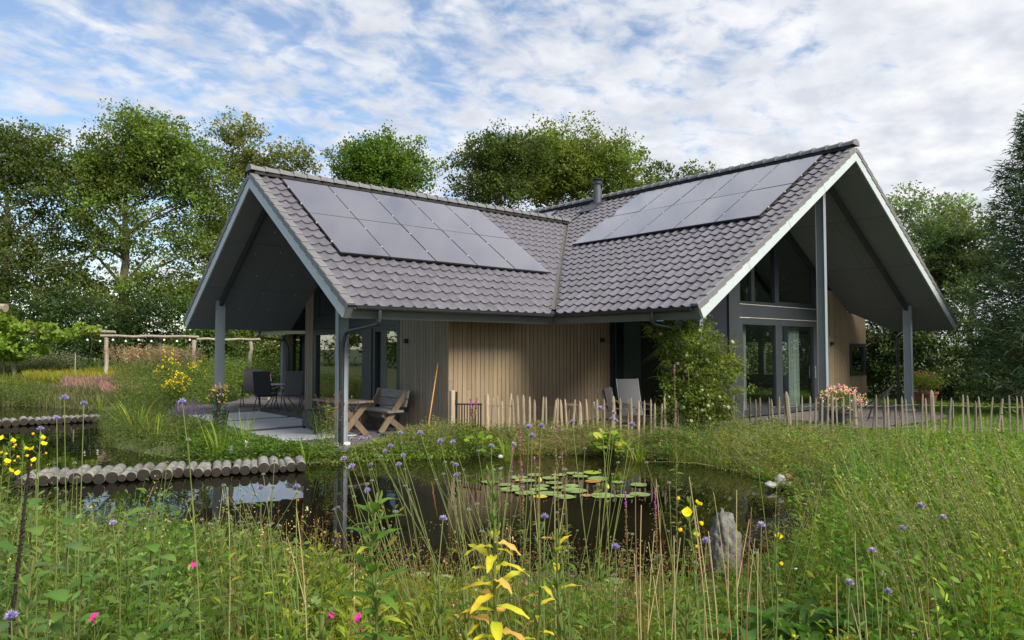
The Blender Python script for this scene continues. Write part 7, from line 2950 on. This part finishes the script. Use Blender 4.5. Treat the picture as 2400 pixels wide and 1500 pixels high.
# a flat solar garden light in the near bank
p = gpt(1450, 5.3)
gl = thing('garden_light', 'flat round solar garden light lying in the near bank', 'lamp', p)
MB().lathe((0, 0, .05), [(.04, 0), (.05, .012), (.05, .02), (.04, .024)], n=18).build('disc', mat('lamp_disc', (.35, .37, .42), rough=.25), gl, smooth=True)
MB().tube([(0, 0, -.05), (0, 0, .05)], .008, 6).build('stake', M_black, gl)

# ---- curtains behind the glass ---------------------------------------------
M_curt = {}


def curtain(p, q, z0, z1, label, col=(.58, .60, .56)):
    p, q = np.array(p, float), np.array(q, float)
    n = 60
    d = q - p
    nn = np.array([-d[1], d[0]]) / np.linalg.norm(d)
    V, F = [], []
    for i in range(n + 1):
        c = p + d * i / n + nn * (.035 * math.sin(i * 1.15) + .012 * math.sin(i * .37))
        V += [(c[0], c[1], z0), (c[0] + nn[0] * .01, c[1], (z0 + z1) / 2), (c[0], c[1], z1)]
    for i in range(n):
        for k in range(2):
            a = 3 * i + k
            F += [(a, a + 3, a + 4), (a, a + 4, a + 1)]
    s = Soup()
    s.add(V, F, col)
    o = s.build('curtain', mat('curtain_cloth' + ('' if col[0] > .4 else '_dim'), tuple(c * .62 for c in col), tuple(c * .55 for c in col), rough=.95, scale=6, stretch=(1, 1, .1)), smooth=True)
    tag(o, label, 'curtain', 'curtains behind the glass')


curtain((-5.72, .92), (-6.28, .88), .04, 2.45, 'pale grey curtain gathered at the left of the sliding doors')
curtain((-8.55, .90), (-9.15, .88), .04, 2.45, 'pale grey curtain gathered at the right of the sliding doors')
curtain((-3.08, -.88), (-3.10, -.66), .04, 2.5, 'narrow curtain at the left edge of the dark window beside the climber', (.36, .42, .40))
curtain((-3.10, -.10), (-3.12, .50), .04, 2.5, 'wide dim curtain in the dark window beside the climber', (.32, .40, .40))
# things standing on the upper sill of the right gable
vz = thing('vase', 'dark vase of dry twigs on the sill inside the upper gable window', 'vase', (-8.05, .75, 2.97))
MB().lathe((0, 0, 0), [(.07, 0), (.12, .10), (.10, .22), (.05, .30), (.06, .33)], n=16).build('vase', M_black, vz, smooth=True)
s = Soup()
for k in range(26):
    d = runit(1, 0)[0]
    s.rod([(0, 0, .3), tuple(d * .2 + np.array([0, 0, .42])), tuple(d * .42 + np.array([0, 0, .5]))], [.006, .005, .003], (.06, .05, .04), 4)
    s.quads(d * .42 + np.array([0, 0, .5]) + NR.normal(size=(6, 3)) * .04, .05, jit((.05, .05, .04), 6), up=.2)
s.build('twigs', M_leaf, vz)
sh_ = MB().box((-9.65, -.2, 2.86), (-5.6, .98, 2.965)).build('loft_ledge', M_in, house)
wr = thing('wreath_ornament', 'dark horseshoe shaped ornament on a stand inside the upper gable window', 'ornament', (-6.85, .72, 2.967))
MB().tube([(.22 * math.cos(a), 0, .30 + .26 * math.sin(a)) for a in np.linspace(-.5, math.pi + .5, 15)], [.03, .05, .07, .08, .08, .08, .08, .08, .08, .08, .08, .08, .07, .05, .03], 8).build('arch', M_black, wr, smooth=True)
MB().tube([(-.10, 0, 0), (0, 0, .42), (.10, 0, 0)], .012, 6).build('stand', M_black, wr)

# ---- every repeat gets words that find it ----------------------------------
ORD = ['first', 'second', 'third', 'fourth', 'fifth', 'sixth', 'seventh', 'eighth', 'ninth', 'tenth', 'eleventh', 'twelfth', 'thirteenth', 'fourteenth', 'fifteenth', 'sixteenth']


def where_x(x):
    for lim, w in ((260, 'before the left pond'), (470, 'left of the left house post'), (780, 'before the log walkway'), (900, 'before the bench'), (1050, 'before the dark cladding'), (1140, 'before the gate'),
                   (1440, 'before the tan cladding'), (1600, 'before the firewood'), (1760, 'by the grey rock'), (1990, 'right of the grey rock'), (9999, 'on the right bank')):
        if x < lim:
            return w


def relabel(items, what, rows=None):
    g = {}
    for o, x, y in items:
        r = ''
        if rows:
            r = rows[1] if y < rows[0] else rows[2]
        g.setdefault((where_x(x), r), []).append((x, o))
    for (w, r), L in g.items():
        L.sort(key=lambda q: q[0])
        for i, (x, o) in enumerate(L):
            tail = '' if len(L) == 1 else ', %s from the left' % ORD[min(i, 15)]
            o['label'] = ' '.join(('%s %s%s%s' % (what, (r + ' ') if r else '', w, tail)).split())


relabel(SCABS, 'mauve scabious flower', (1060, 'high', 'low'))
relabel(SEED, 'seeding scabious stem', (1150, 'tall', 'short'))
relabel(STALKS, 'pale dry stalk', (1200, 'tall', 'short'))
LILY.sort(key=lambda q: (round(q[2] / 12), q[1]))
rows_ = {}
for o, x, y in LILY:
    rows_.setdefault(min(max(int((y - 1104) / 11), 0), 7), []).append((x, o))
RW = ['rearmost', 'second', 'third', 'fourth', 'fifth', 'front', 'stray', 'stray near']
for k, L in rows_.items():
    L.sort(key=lambda q: q[0])
    for i, (x, o) in enumerate(L):
        c = o['label'].split(' water lily')[0].replace('small ', '').replace('large ', '')
        o['label'] = '%s lily pad in the %s row of the patch%s' % (c, RW[k], '' if len(L) == 1 else ', %s from the left' % ORD[i])
